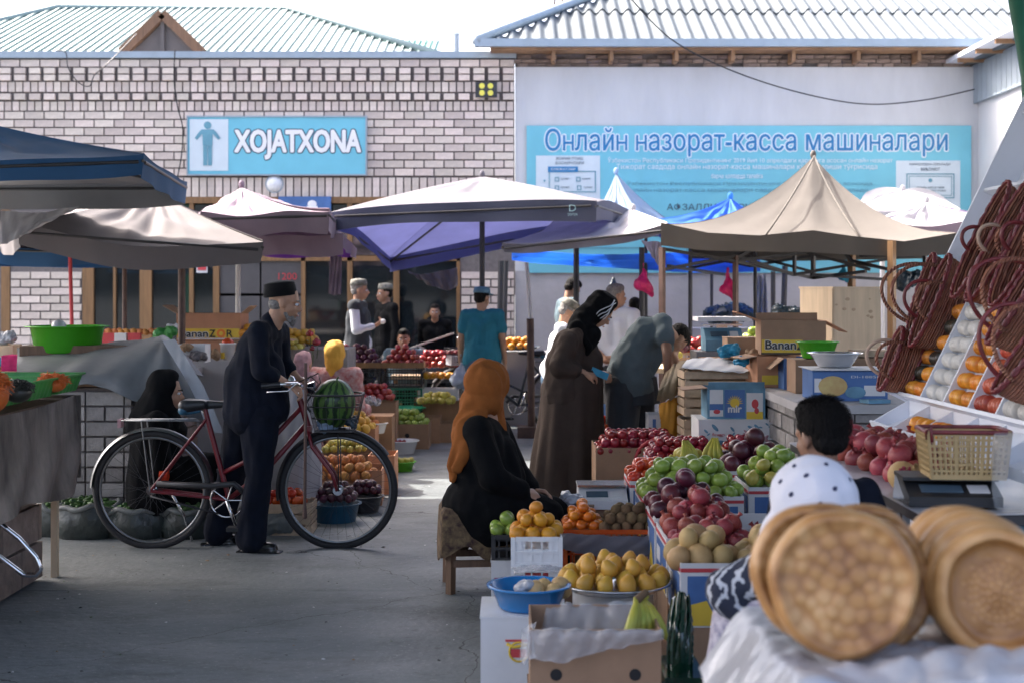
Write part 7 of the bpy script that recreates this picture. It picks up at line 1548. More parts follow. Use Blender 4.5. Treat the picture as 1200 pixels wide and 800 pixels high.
# more clutter between the stalls
for i, (px, Y, w_, d_, h_, z, m, lab) in enumerate(((322, 11.0, .34, .3, .30, 0, 'cardboard', 'brown carton in the shade behind the white woven sack'), (302, 12.4, .4, .3, .22, .905, 'cardboard', 'brown carton on the left counter behind the man'), (318, 13.6, .3, .3, .2, .905, 'card_teal', 'blue carton far along the left counter'),
    (690, 13.2, .45, .35, .55, 0, 'cardboard', 'brown carton on the ground behind brown dress woman'), (722, 12.6, .4, .35, .7, 0, 'card_blue', 'blue carton behind the bending man'), (955, 13.4, .5, .4, .95, 0, 'cardboard', 'tall brown carton behind the plywood cabinet'), (895, 12.2, .45, .4, .95, 0, 'cardboard_orange', 'orange brown carton stack right of the plank table'), (548, 15.2, .3, .3, .35, 0, 'cardboard', 'brown carton under the carried grey bag'))):
    carton(lab, (gx(px, Y), Y+d_/2, z), w_, d_, h_, .1*((i % 3)-1), m=m, flaps=(('L', 110, .1), ('R', 100, .1)) if i % 2 else ())
px_heap('orange', 302, 395, 12.5, 40, .22, .036, 'orange in the carton on the left counter behind the man', 'oranges on left counter', 2, .2, 80)
px_heap('peach', 690, 478, 13.3, 45, .3, .04, 'peach in the carton behind brown dress woman', 'peaches behind brown dress', 2, .2, 82); px_heap('green_apple', 895, 400, 12.3, 50, .3, .04, 'green apple on the orange brown carton stack', 'green apples on carton stack', 2, .2, 83)
# grit, crumbs and leaf scraps on the concrete
rs = random.Random(77); mb = MB()
for _ in range(420):
    Y = rs.uniform(4.2, 12.5); x = rs.uniform(-2.4, .7) if rs.random() < .55 else (rs.gauss(.45, .25) if rs.random() < .5 else rs.gauss(-2.2, .25)); r_ = rs.uniform(.003, .012)*(1.5 if rs.random() < .08 else 1)
    a = rs.uniform(0, 6.28); P = [V(x+r_*rs.uniform(.6, 1.1)*math.cos(a+k*1.57), Y+r_*rs.uniform(.6, 1.1)*math.sin(a+k*1.57), .0085+rs.uniform(0, .003)) for k in range(4)]; top = V(x, Y, .0105+r_*.3); mb.cur = rs.choice((0, 0, 0, 1, 2, 3)); mb.add(P+[top], [(0, 1, 4), (1, 2, 4), (2, 3, 4), (3, 0, 4), (3, 2, 1, 0)])
tag(obj('litter', mb, ['concrete_joint', 'paper_brown', 'cucumber', 'card_white']), 'grit, crumbs and leaf scraps scattered over the concrete aisle', 'litter', kind='stuff')
# ================================================================ RIGHT SIDE, BACK STALL
t = thing('brick_stall', 'grey brick stall at right carrying the steel bowl and blue plate box', 'stall', (2.35, 9.2, 0))
mb = MB(); mb.box((0, 0, .43), (1.35, 2.4, .86)); obj('counter_core', mb, 'mortar', t)
brickwork(t, -.69, .69, .02, .86, -1.21, 'x', 'brick_grey', bw=.26); brickwork(t, -1.2, 1.2, .02, .86, -.685, 'y', 'brick_grey', bw=.26)
mb = MB(); mb.box((0, 0, .885), (1.46, 2.5, .05)); obj('counter_top', mb, 'plaster_low', t)
CT = .912
t = carton('blue box with a printed plate picture under the steel bowl', (gx(993, 8.3), 8.38, CT), .43, .34, .165, -.03, m='card_blue', lid=True); mb = MB(); mb.ell((-.10, -.172, .085), (.085, .002, .06), 24, 8); obj('printed_plate', mb, 'melon_skin', t); mb = MB(); mb.ell((.03, -.173, .05), (.06, .002, .035), 24, 8); obj('printed_bowl', mb, 'card_teal', t); panel(t, .34, .08, .20, .03, .09, 'card_white', .002); panel(t, .34, -.205, -.165, .05, .13, 'card_white', .002); ptext(t, 'DI-1885B', .09, .14, .34, .17, .014, 'card_white')
mb = MB(); mb.box((0, 0, .012), (.46, .40, .004)); tag(obj('paper_sheet', mb, 'card_white', None, (gx(993, 8.3), 8.38, 1.08)), 'white paper sheets lying on the blue plate box', 'paper')
mb = MB(); mb.box((0, 0, 0), (.14, .10, .02), mtx=Matrix.Rotation(.3, 3, 'Z')); tag(obj('book', mb, 'card_teal', None, (gx(1028, 8.0), 8.05, CT+.012)), 'small blue booklet lying at the corner before the plate box', 'booklet')
basin('shiny steel bowl standing on the blue plate box', (gx(979, 8.4), 8.42, 1.098), .15, .085, 'steel', .014, .62)
carton('small plain carton under the bright green bowl', (gx(957, 8.9), 8.95, CT), .30, .28, .20, 0, lid=True); basin('bright green plastic bowl behind the steel bowl', (gx(960, 8.85), 8.9, 1.125), .125, .105, 'tub_green', .01, .7)
mb = MB(); mb.box((0, 0, .02), (.24, .22, .04)); tag(obj('grid_tray', mb, 'wood_crate', None, (gx(1020, 9.3), 9.3, 1.12)), 'flat wooden tray right of the steel bowl', 'tray'); mb = MB(); mb.box((0, 0, .1), (.26, .24, .2)); tag(obj('carton_block', mb, 'cardboard', None, (gx(1020, 9.3), 9.3, CT)), 'brown carton under the flat wooden tray', 'box')
bz = carton('open BananZOR banana carton with torn flaps on the right stall', (gx(931, 9.5), 9.65, 1.12), .43, .34, .225, -.06, flaps=(('R', 118, .16), ('L', 70, .17), ('B', 12, .05)), mi='cardboard_orange')
panel(bz, .34, -.21, .06, .015, .10, 'print_yellow'); ptext(bz, 'Banan', -.085, .065, .34, .20, .055, 'card_white', .003, .10); ptext(bz, 'Banan', -.085, .065, .34, .20, .055, 'print_dark', .005, .03); ptext(bz, 'Z', .045, .062, .34, .045, .055, 'print_dark', .005, .03); ptext(bz, 'R', .155, .062, .34, .045, .055, 'print_dark', .005, .03); panel(bz, .34, .07, .20, .02, .09, 'print_yellow'); mb = MB(); mb.cyl((.10, -.175, .062), (.10, -.172, .062), .03, n=18); obj('printed_disc', mb, 'print_orange', bz); panel(bz, .34, -.213, .213, .004, .013, 'print_dark', .002)
t = carton('orange carton under the open BananZOR carton at left', (gx(906, 9.4), 9.5, CT), .26, .3, .205, .1, m='cardboard_orange', flaps=(('L', 100, .10),)); panel(t, .3, -.1, .02, .02, .08, 'print_yellow')
t = carton('blue and brown carton under the green bowl side of the banana carton', (gx(937, 9.2), 9.3, CT), .22, .3, .20, 0, m='card_blue', flaps=(('L', 130, .11),))
t = thing('plywood_cabinet', 'tall pale plywood cabinet with sunlit left side on the right stall', 'cabinet', (gx(990, 10.6), 10.75, .0), .42)
for c, d, nm in (((0, -.2, 1.22), (.42, .012, .68), 'front_panel'), ((-.216, 0, 1.22), (.012, .40, .68), 'side_panel'), ((.216, 0, 1.22), (.012, .40, .68), 'side_panel'), ((0, .2, 1.22), (.42, .012, .68), 'back_panel'), ((0, 0, 1.568), (.45, .43, .014), 'top_panel')):
    mb = MB(); mb.box(c, d); obj(nm, mb, 'wood_pale', t)
mb = MB(); mb.box((0, 0, .44), (.46, .42, .87)); obj('base', mb, 'wood_old', t)
mat('ply_stain', (.44, .31, .20), .8); rs = random.Random(6)
for _ in range(9):
    mb = MB(); r_ = rs.uniform(.006, .014); mb.ell((rs.uniform(-.19, .19), -.2065, rs.uniform(1.25, 1.54)), (r_*1.6, .0012, r_), 10, 6); obj('stain', mb, 'ply_stain', t)
carton('pale carton with brown top left of the BananZOR carton', (gx(872, 10.0), 10.1, 1.07), .24, .24, .14, .0, m='cardboard_in', lid=True); mb = MB(); mb.box((0, 0, 0), (.5, .5, 1.06)); tag(obj('wooden_block', mb, 'wood_old', None, (gx(868, 10.1), 10.25, .53)), 'wooden block table behind the newspaper covered crates', 'table')
t = scale('old scale with wide white pan left of the cartons', (gx(846, 10.7), 10.7, 1.10), .28, .28, .22, 'card_teal'); mb = MB(); mb.box((0, 0, .235), (.40, .32, .03)); obj('weighing_plate', mb, 'card_white', t)
mb = MB(); mb.box((0, 0, .55), (.42, .4, 1.09)); tag(obj('scale_table', mb, 'cloth_grey', None, (gx(846, 10.7), 10.75, 0)), 'grey covered stand under the old scale', 'table')
# wooden crates, mir box, floral box
for i, (z, lab) in enumerate(((.04, 'lowest wooden slat crate left of the mir carton'), (.37, 'middle wooden slat crate left of the mir carton'), (.70, 'top wooden slat crate covered with newspapers'))): wood_crate(lab, (gx(845, 9.65), 9.75, z), .52, .36, .31, .02, 5)
netsheet('newspaper', 'grey newspapers spread over the top wooden crate', 'paper', [[(805, 421, 9.9), (835, 419, 9.9), (868, 424, 9.9)], [(800, 428, 9.6), (832, 430, 9.6), (880, 432, 9.6)], [(799, 431, 9.52), (832, 434, 9.5), (872, 437, 9.52)]], 'card_white', .002, .006)
t = carton('open blue mir fruit carton with yellow sun print', (gx(860, 9.2), 9.25, .725), .37, .30, .20, 0, m='card_teal', flaps=(('L', 95, .16), ('F', 8, .04)), mi='cardboard')
panel(t, .3, -.17, -.085, .02, .19, 'card_white'); panel(t, .3, -.17, -.085, .06, .10, 'card_blue', .002); panel(t, .3, -.075, .055, .012, .19, 'card_blue'); panel(t, .3, .065, .17, .012, .17, 'card_white'); panel(t, .3, .065, .17, .0, .05, 'print_yellow', .002)
mb = MB()
for i in range(11):
    a = math.pi*i/10; c_, s_ = math.cos(a), math.sin(a); mb.add([(-.01+c_*.055, -.1535, .105+s_*.055), (-.01+math.cos(a+.12)*.032, -.1535, .105+math.sin(a+.12)*.032), (-.01+math.cos(a-.12)*.032, -.1535, .105+math.sin(a-.12)*.032)], [(0, 1, 2)])
mb.cyl((-.01, -.1525, .105), (-.01, -.1545, .105), .030, n=20); obj('printed_sun', mb, 'print_yellow', t); ptext(t, 'mir', -.01, .068, .3, .085, .042, 'card_white', .006, .05)
mb = MB(); mb.ell((.12, -.152, .10), (.022, .0015, .03)); mb.ell((.13, -.152, .055), (.015, .0015, .02)); obj('printed_figure', mb, 'print_red', t); mb = MB(); mb.ell((-.125, -.1535, .05), (.022, .001, .014)); obj('printed_mark', mb, 'print_red', t)
t = carton('white floral printed carton under the mir carton', (gx(865, 9.15), 9.25, .515), .53, .38, .205, 0, m='card_white', mi='card_white', lid=True, holes=((-.01, .07, .017),)); rs = random.Random(3)
for i in range(34):
    mb = MB(); x_, z_ = rs.uniform(-.24, .24), rs.uniform(.02, .185); r_ = rs.uniform(.008, .02)
    if abs(x_+.01) < .05 and abs(z_-.07) < .05: continue
    mb.ell((x_, -.1915, z_), (r_*1.5, .0008+.00003*i, r_*.6), 10, 5, Matrix.Rotation(rs.uniform(-1, 1), 3, 'Y')); obj('printed_leaf', mb, 'card_teal' if i % 3 else 'scarf_pink', t)
ptext(t, 'flowers', -.14, .12, .38, .08, .02, 'print_red'); ptext(t, 'NATUR', .06, .09, .38, .08, .03, 'print_red')
carton('plain carton at ground level under the floral carton', (gx(865, 9.15), 9.25, 0), .50, .38, .51, 0, lid=True)
lump('blue plastic bag lying on the newspapers', 868, 424, 9.5, .06, 'bag_blue', 61); lump('second blue bag behind the newspapers', 853, 412, 9.9, .07, 'bag_blue', 62); lump('crumpled brown wrapping between crates and banana carton', 886, 420, 9.7, .08, 'paper_brown', 63)
mat('cloth_mustard', (.55, .26, .02), .7, var=.2, bump=.4, bs=12, tl=.3); mat('tarp_olive', (.15, .11, .06), .8, var=.3, bump=.4, bs=14)
netsheet('orange_cloth', 'bright orange cloth hanging beside the wooden crates', 'cloth', [[(772, 474, 10.1), (786, 468, 10.0), (800, 462, 10.0)], [(774, 490, 10.05), (788, 488, 9.95), (800, 484, 10.0)], [(776, 512, 10.05), (788, 512, 9.95), (800, 510, 10.0)]], 'cloth_mustard', wr=.012)
netsheet('olive_tarp', 'folded olive brown tarp over the crate corner beside the bending man', 'tarp', [[(778, 440, 10.3), (792, 426, 10.3), (812, 420, 10.2)], [(772, 458, 10.0), (790, 446, 9.9), (808, 428, 9.9)], [(770, 470, 10.0), (790, 466, 9.9), (803, 448, 9.9)]], 'tarp_olive', wr=.015)
t = carton('white and blue striped carton right of the dark trousers', (gx(777, 10.15), 10.3, 0), .20, .25, .66, 0, m='card_white'); 
for k in (-.06, 0, .06): panel(t, .25, k-.012, k+.012, .05, .63, 'card_blue')
# produce and bags further back on the right
t = thing('low_table', 'plank table with red apples behind the bending man', 'table', (gx(815, 12.0), 12.2, 0)); mb = MB(); mb.box((0, 0, .88), (1.2, .7, .04)); obj('tabletop', mb, 'wood_pale', t)
for x in (-.55, .55):
    for y in (-.3, .3): mb = MB(); mb.box((x, y, .43), (.05, .05, .86)); obj('leg', mb, 'wood_old', t)
crate('small wooden coloured crate of red apples behind the bending man', (gx(813, 12.0), 12.1, .905), .30, .3, .12, m='wood_crate', rim='wood_crate', bars=4, rows=2); heap('red_apple', (gx(813, 12.0), 12.1, 1.0), .30, .28, .048, 'pinkish red apple in the small crate behind the bending man', 'apples behind bending man', 0, 3, .1, 64)
px_heap('plum', 798, 412, 12.0, 22, .2, .035, 'dark plum beside the blue bag on plank table', 'plums beside blue bag', 2, .2, 65); lump('upright blue plastic bag on the plank table beside the bending man', 787, 398, 12.0, .10, 'bag_blue', 66, 'bag', .4)
px_heap('pear', 790, 420, 11.8, 20, .2, .03, 'yellow pear left on the plank table', 'pears on the plank table', 2, .2, 67)
lump('heap of black bags at the foot of the white wall', 858, 372, 16.6, .22, 'bag_black', 68, 'bag', 1.8); lump('second heap of black bags further left at the wall', 838, 368, 16.8, .16, 'bag_black', 69); lump('black backpack lying behind the plywood cabinet', 924, 372, 12.5, .13, 'bag_black', 70)
mb = MB(); mb.box((0, 0, .55), (2.2, .7, 1.10)); tag(obj('wall_bench', mb, 'plaster_low', None, (gx(858, 16.7)+.3, 17.0, 0)), 'low plastered bench at the foot of the white wall', 'bench')
lump('black bag hanging from frame behind the wooden post', 1064, 330, 12.6, .14, 'bag_black', 71); lump('light blue bag bundle beside the BananZOR carton top', 915, 378, 10.3, .06, 'bag_blue', 72)
t = thing('shelf_block', 'block stand under the black backpack behind the cabinet', 'table', (gx(924, 12.5), 12.6, 0)); mb = MB(); mb.box((0, 0, .6), (.5, .5, 1.2)); obj('block', mb, 'wood_old', t)

# ================================================================ WHITE DISPLAY RACK
U, Vv, Nn = V(.03, -1, 0).normalized(), V(.44, 0, .90).normalized(), V(-.90, 0, .44).normalized(); S0 = V(1.84, 6.6, 1.05)
rk = thing('display_rack', 'white slanted display rack with compartments for dried fruit at right', 'rack', (2.3, 5.5, 0)); RL = rk.location
Pt = lambda u, v, n=0: S0+U*u+Vv*v+Nn*n
Mx = Matrix((Vv, Nn, U)).transposed()      # local x=v, y=n, z=u
def rbox(u0, u1, v0, v1, n0, n1, nm='board', m='white_paint'):
    mb = MB(); mb.box(Pt((u0+u1)/2, (v0+v1)/2, (n0+n1)/2)-RL, (v1-v0, n1-n0, u1-u0), mtx=Mx); return obj(nm, mb, m, rk)
UL, VL = 2.3, 1.75
rbox(0, UL, -.02, VL, -.03, -.015, 'back_board')
rbox(-.015, 0, -.02, VL, -.03, .13, 'side_board')
cols = [0.0, .30, .60, .90, 1.2, 1.5, 1.8, 2.1]
for u in cols[1:]: rbox(u-.006, u+.006, .0, VL-.005, -.014, .05, 'divider')
for v in (.0, .52, 1.02, 1.42, 1.72): rbox(.001, UL, v-.008, v+.008, -.012, .11 if v > .6 else .06, 'shelf')
# bottom trough: horizontal tray in front of the slope
D0 = V(-.16, 0, -.075)
def quad(a, b, c, d, nm, th=.010, m='white_paint'):
    mb = MB(); P = [a, b, c, d]; mb.sheet(lambda u, v: P[0].lerp(P[1], u).lerp(P[3].lerp(P[2], u), v)-RL, 1, 1, th, smooth=False); return obj(nm, mb, m, rk)
a0, a1 = Pt(-.01, 0, 0), Pt(UL, 0, 0)
quad(a0+V(0, 0, -.10), a1+V(0, 0, -.10), a1+D0+V(0, 0, -.075), a0+D0+V(0, 0, -.075), 'trough_floor'); quad(a0+D0+V(0, 0, -.08), a1+D0+V(0, 0, -.08), a1+D0+V(-.02, 0, -.03), a0+D0+V(-.02, 0, -.03), 'trough_lip'); quad(a0+V(.0, 0, -.10), a1+V(.0, 0, -.10), a1+V(.0, 0, .0), a0+V(.0, 0, .0), 'trough_back')
for u in cols+[UL]:
    p = Pt(u, 0, 0); quad(p+V(0, 0, -.10), p+D0+V(0, 0, -.075), p+D0+V(-.015, 0, -.035), p+V(0, 0, -.008), 'trough_divider')
for u, x in ((.05, 0), (2.2, 0)):
    p = Pt(u, .9, -.03); mb = MB(); mb.bar(p-RL, V(p.x+.35, p.y, 0)-RL, .05, .05); q = Pt(u, 0, -.03); mb.bar(q+V(0, 0, -.08)-RL, V(q.x, q.y, 0)-RL, .05, .05); obj('leg', mb, 'white_paint', rk)
fruit_mat('dried_orange', (.70, .20, .02), (.80, .38, .05), 12, .15, .01, .3); fruit_mat('dried_white', (.62, .60, .56), (.72, .70, .66), 16, .08, .0, .5); fruit_mat('dried_red', (.42, .04, .03), (.55, .14, .08), 16, .25, .02, .3); fruit_mat('dried_dark', (.02, .03, .03), (.10, .06, .03), 16, .3, .02, .3)
def pack_mesh(nm, m, n=4, r=.034):
    mb = MB(); rs = random.Random(len(nm))
    for i in range(n): mb.ell(((i-(n-1)/2)*.027, rs.uniform(-.003, .003), r*.8), (.0155, r, r*.95), 12, 8)
    return mb.mesh(nm, m)
PK = {k: pack_mesh('pack_'+k, 'dried_'+k) for k in ('orange', 'white', 'red', 'dark')}
def pack(k, u, v, lab, grp, n=.0, sc_=1.0):
    m3 = Matrix((U, Vv, Nn)).transposed().to_4x4(); o = lnk('dried_fruit_pack', PK[k], None); o.matrix_world = Matrix.Translation(Pt(u, v, n-.010)) @ m3 @ Matrix.Rotation(random.uniform(-.08, .08), 4, 'Z') @ Matrix.Scale(sc_, 4); tag(o, lab, 'dried fruit', grp)
random.seed(12)
spec = [(.07, ['orange', 'dark', 'orange', 'dark', 'orange', 'dark', 'orange']), (.20, ['orange', 'orange', 'dark', 'orange', 'dark', 'orange', 'dark']), (.37, ['white']*12), (.50, ['white']*11), (.67, ['orange']*8), (.82, ['orange']*8), (.97, ['red']*12), (1.12, ['red']*12), (1.27, ['white']*6), (1.42, ['white']*5), (1.57, ['white']*4), (1.72, ['red']*5)]
cn = {'orange': 'orange', 'white': 'white', 'red': 'dark red', 'dark': 'dark'}
for ci, (u, ks) in enumerate(spec):
    for r_, k in enumerate(ks):
        if abs(.05+r_*.078-.52) < .02: continue
        pack(k, u, .05+r_*.078, '%s dried fruit pack in rack column %s' % (cn[k], ('at the far left end', 'second from the far end', 'of white packs next to the orange ones', 'of white packs beside the middle divider', 'of plain orange packs', 'of orange packs beside the red ones', 'of red packs next to the orange', 'of red packs beside the white', 'of white packs right of the red', 'of white packs behind handles', 'of white packs near the right edge', 'of red packs cut by the right edge')[ci]), 'dried fruit packs column %s' % ('abcdefghijkl'[ci]))
for i, u in enumerate((.36, .44, .52, .64, .70)):
    o = lnk('dried_ring', PK['orange'], None, Pt(u, 0)+D0*.45+V(0, 0, -.085), (.2, .1, 1.2+.1*i), 1.15); tag(o, 'ring shaped orange dried fruit pack lying in the rack trough', 'dried fruit', 'orange packs in the rack trough')
# wicker bags
m_ = mat('wicker', (.24, .065, .040), .5, var=.3, ns=14, col2=(.40, .17, .09), rnd=.12, spec=.6); n = m_.node_tree.nodes; L = m_.node_tree.links
tc = n.new('ShaderNodeTexCoord'); w1 = n.new('ShaderNodeTexWave'); w1.inputs['Scale'].default_value = 26; w1.bands_direction = 'Z'; w1.inputs['Distortion'].default_value = 2; L.new(tc.outputs['Object'], w1.inputs[0]); bp_ = n.new('ShaderNodeBump'); bp_.inputs['Strength'].default_value = .9; bp_.inputs['Distance'].default_value = .01; L.new(w1.outputs[0], bp_.inputs['Height']); L.new(bp_.outputs[0], n['Principled BSDF'].inputs['Normal'])
mat('wicker_rim', (.17, .022, .026), .4, var=.3, ns=30, spec=.6); mat('wicker_light', (.50, .36, .27), .6, var=.2, ns=20)
def wicker(label, u, v, nn, L_=.27, th=.05, h=.27, hr=.12, ang=0, mh='wicker_rim', lean=0, tilt=0):
    t = thing('wicker_bag', label, 'bag', (0, 0, 0)); t['group'] = 'wicker bags on the white rack'
    m3 = Matrix((Vv, -U, Nn)).transposed().to_4x4(); t.matrix_world = Matrix.Translation(Pt(u, v, nn)) @ m3 @ Matrix.Rotation(tilt, 4, 'X') @ Matrix.Rotation(ang, 4, 'Y') @ Matrix.Rotation(lean, 4, 'X')
    def fn(a_, b_):
        a = -a_*2*math.pi; k = 1-.22*b_*b_; wv = 1+.012*math.sin(a_*2*math.pi*34+(math.pi if int(b_*16) % 2 else 0)); return (L_*k*wv*math.cos(a), th*(1-.35*b_)*wv*math.sin(a)*(1+.1*math.sin(b_*60)), h*(1-b_)+.004*math.sin(b_*100))
    mb = MB(); mb.sheet(fn, 96, 16, .005); mb.ell((0, 0, .006), (L_*.77, th*.62, .008), 20, 5); obj('bag_body', mb, 'wicker', t)
    mb = MB()
    for k in range(2): mb.tube([(L_*1.03*math.cos(a), th*1.12*math.sin(a), h+.006*math.sin(a*14+k*3.1)) for a in [2*math.pi*i/60 for i in range(60)]], .0075, 6, True)
    mb.tube([(L_*.8*math.cos(a), th*.72*math.sin(a), .008+.004*math.sin(a*12)) for a in [2*math.pi*i/40 for i in range(40)]], .008, 6, True); obj('rim', mb, 'wicker_rim', t)
    for y in (-1, 1):
        mb = MB(); mb.tube([(hr*math.cos(a), y*th*.95+y*.012*math.sin(a), h-.02+hr*1.35*math.sin(a)) for a in [math.pi*i/20 for i in range(21)]], .0085, 8); obj('handle', mb, mh if y > 0 else 'wicker', t)
    return t
wicker('upper far wicker bag with dark red rim and arched handles on the rack', .42, .72, .0, .27, .055, .17, .055, .0, 'wicker_rim', tilt=.25)
wicker('upper middle wicker bag with one pale handle on the rack', .66, .70, .0, .28, .055, .18, .06, .04, 'wicker_light', tilt=.3); wicker('upper near wicker bag with broad body cut by the right edge', .92, .70, .0, .29, .06, .18, .06, .02, 'wicker_rim', tilt=.35)
wicker('large ringed wicker bag at the far end of the rack', -.02, .48, .03, .19, .055, .13, .14, -.15, 'wicker', tilt=.1); wicker('wicker bag right of the ringed one with curled handle', .10, .44, .0, .22, .05, .15, .09, -.05, 'wicker_rim', tilt=.2)
wicker('lowest left wicker bag beside the blue plate box', .0, .14, .03, .15, .055, .13, .085, -.1, 'wicker_light', tilt=.1); wicker('wicker bag over the red packs with large dark handle loop', 1.22, .42, .03, .20, .05, .16, .14, .1, 'wicker_rim', tilt=.1)
wicker('lower near wicker bag with hanging handle ring', 1.52, .22, .03, .20, .05, .15, .14, .2, 'wicker_rim', tilt=.1)

# ================================================================ POMEGRANATE TABLE
t = thing('display_table', 'white sheet covered table of pomegranates with dark metal edge', 'table', (1.9, 5.8, 0))
mb = MB(); mb.box((0, 0, .79), (1.10, 2.2, .03)); obj('tabletop', mb, 'steel_dark', t); mb = MB(); mb.sheet(lambda u, v: (-.555+1.11*u, -1.105+2.21*v, .812+.004*math.sin(u*21)*math.sin(v*33)), 30, 50, .003); obj('plastic_cover', mb, 'plastic_sheet', t)
for x in (-.5, .5):
    for y in (-1.05, 1.05): mb = MB(); mb.box((x, y, .385), (.04, .04, .77)); obj('leg', mb, 'steel_dark', t)
mb = MB(); mb.box((0, -.95, .38), (.9, .02, .74)); obj('front_panel', mb, 'card_teal', t)
heap('pomegranate', (1.62, 5.95, .80), .40, .95, .045, 'pinkish pomegranate on the white covered table', 'pomegranates on the white table', .05, 2, .2, 70)
o = lnk('pomegranate', FR['pomegranate'], None, (gx(1058, 5.25), 5.25, .865), (1.0, .3, .4), .058); o.data = o.data.copy(); o.data.materials[0] = M['melon_skin']; tag(o, 'large pale split pomegranate at the front of the table', 'pomegranate')
mb = MB(); rs = random.Random(2)
for _ in range(26): mb.ell((rs.uniform(-.02, .02), -.052+rs.uniform(-.004, .004), rs.uniform(-.014, .02)), .0055, 8, 6)
tag(obj('pomegranate_seeds', mb, 'plum_red', None, (gx(1056, 5.25), 5.25, .885)), 'red seeds showing in the split pale pomegranate', 'seeds', kind='stuff')
for i, (px, py) in enumerate(((1000, 512), (1012, 510), (1028, 508))): o = lnk('onion', FR['onion'], None, W(px, py+6, 6.6), (.4, .9, i), .052); tag(o, 'pale white onion at the back left of the pomegranates', 'onion', 'pale onions behind pomegranates')
lump('clear plastic bag lying behind the pomegranates', 1062, 522, 6.5, .10, 'plastic_sheet', 73)
t = scale('black electronic scale carrying the yellow basket', (gx(1132, 4.75), 4.95, .818), .31, .28, .095, 'black_plastic', -.1); [ch.data.materials.__setitem__(0, M['black_plastic']) for ch in t.children if ch.name.startswith('pan')]
mb = MB(); mb.box((0, 0, 0), (.13, .17, .006), mtx=Matrix.Rotation(.35, 3, 'X')); tag(obj('price_card', mb, 'card_white', None, (gx(1070, 5.0), 5.0, .86), (0, 0, -.3)), 'white laminated card leaning left of the black scale', 'card')
mat('basket_cream', (.58, .42, .20), .45, var=.08, tl=.25)
t = thing('plastic_basket', 'cream yellow slotted plastic basket with dark red rim on the scale', 'basket', (gx(1139, 4.85), 4.95, .912), -.08)
Wb, Db, Hb = .275, .20, .15
def wallpt(s, z, side):      # tapered wall, s -1..1
    k = .90+.10*z/Hb; return {'F': V(s*Wb/2*k, -Db/2*k, z), 'B': V(s*Wb/2*k, Db/2*k, z), 'L': V(-Wb/2*k, s*Db/2*k, z), 'R': V(Wb/2*k, s*Db/2*k, z)}[side]
mb = MB()
for side, n_ in (('F', 15), ('B', 15), ('L', 10), ('R', 10)):
    up_ = V(0, 1, 0) if side in 'FB' else V(1, 0, 0)
    for i in range(n_+1):
        s_ = -1+2*i/n_; wd = .011 if (i % 5 == 0) else .0065; mb.bar(wallpt(s_, 0, side), wallpt(s_, Hb, side), wd, .004, up=up_)
    for k in range(8):
        z = Hb*k/7; mb.bar(wallpt(-1, z, side), wallpt(1, z, side), .006 if 0 < k < 7 else .014, .005, up=up_ if 0 else V(0, 0, 1)) if 0 else mb.box((wallpt(-1, z, side)+wallpt(1, z, side))/2, ((abs((wallpt(1, z, side)-wallpt(-1, z, side)).x) or .0045), (abs((wallpt(1, z, side)-wallpt(-1, z, side)).y) or .0045), .007 if 0 < k < 7 else .018))
mb.box((0, 0, .003), (Wb*.9, Db*.9, .005)); obj('basket_body', mb, 'basket_cream', t)
mb = MB(); r_ = [(-1, -1), (1, -1), (1, 1), (-1, 1)]; P = []
for i in range(4):
    a, b = V(*r_[i], 0), V(*r_[(i+1) % 4], 0)
    for f in (.08, .5, .92): q = a.lerp(b, f); P.append(V(q.x*Wb/2*1.02, q.y*Db/2*1.03, Hb+.004))
mb.tube(P, .008, 8, True); obj('rim', mb, 'wicker_rim', t)
mb = MB(); mb.tube([V(-.14, -.09, Hb-.02), V(-.145, -.10, Hb+.01), V(-.13, -.105, Hb+.02), V(-.125, -.10, Hb-.03)], .006, 6); obj('handle_end', mb, 'wicker_rim', t)
mat('jar_clear', (.5, .56, .62), .1, alpha=.22, spec=.8, var=.03); mb = MB(); mb.lathe([(.001, 0), (.05, 0), (.06, .06), (.06, .22), (.05, .25), (.001, .25)], 24); tag(obj('plastic_bottle', mb, 'jar_clear', None, (gx(1203, 4.6), 4.75, .822)), 'translucent plastic container at right edge behind the bread', 'bottle')

# ================================================================ BREAD TABLE
m_ = bpy.data.materials.new('bread_crust'); m_.use_nodes = True; n = m_.node_tree.nodes; L = m_.node_tree.links; at = n.new('ShaderNodeAttribute'); at.attribute_name = 'bake'; nz = n.new('ShaderNodeTexNoise'); tc = n.new('ShaderNodeTexCoord'); L.new(tc.outputs['Object'], nz.inputs[0]); nz.inputs['Scale'].default_value = 28; nz.inputs['Detail'].default_value = 6
ad = n.new('ShaderNodeMath'); ad.operation = 'MULTIPLY_ADD'; ad.inputs[1].default_value = .35; L.new(nz.outputs[0], ad.inputs[0]); L.new(at.outputs['Fac'], ad.inputs[2]); rp = n.new('ShaderNodeValToRGB'); L.new(ad.outputs[0], rp.inputs[0]); e = rp.color_ramp.elements
e[0].position = .15; e[0].color = (.56, .36, .17, 1); e[1].position = 1.1 if 0 else 1.0; e[1].color = (.19, .078, .022, 1); q_ = e.new(.55); q_.color = (.37, .19, .065, 1)
L.new(rp.outputs[0], n['Principled BSDF'].inputs['Base Color']); n['Principled BSDF'].inputs['Roughness'].default_value = .42; nb_ = n.new('ShaderNodeTexNoise'); nb_.inputs['Scale'].default_value = 60; L.new(tc.outputs['Object'], nb_.inputs[0]); b2 = n.new('ShaderNodeBump'); b2.inputs['Strength'].default_value = .25; b2.inputs['Distance'].default_value = .006; L.new(nb_.outputs[0], b2.inputs['Height']); L.new(b2.outputs[0], n['Principled BSDF'].inputs['Normal']); M['bread_crust'] = m_
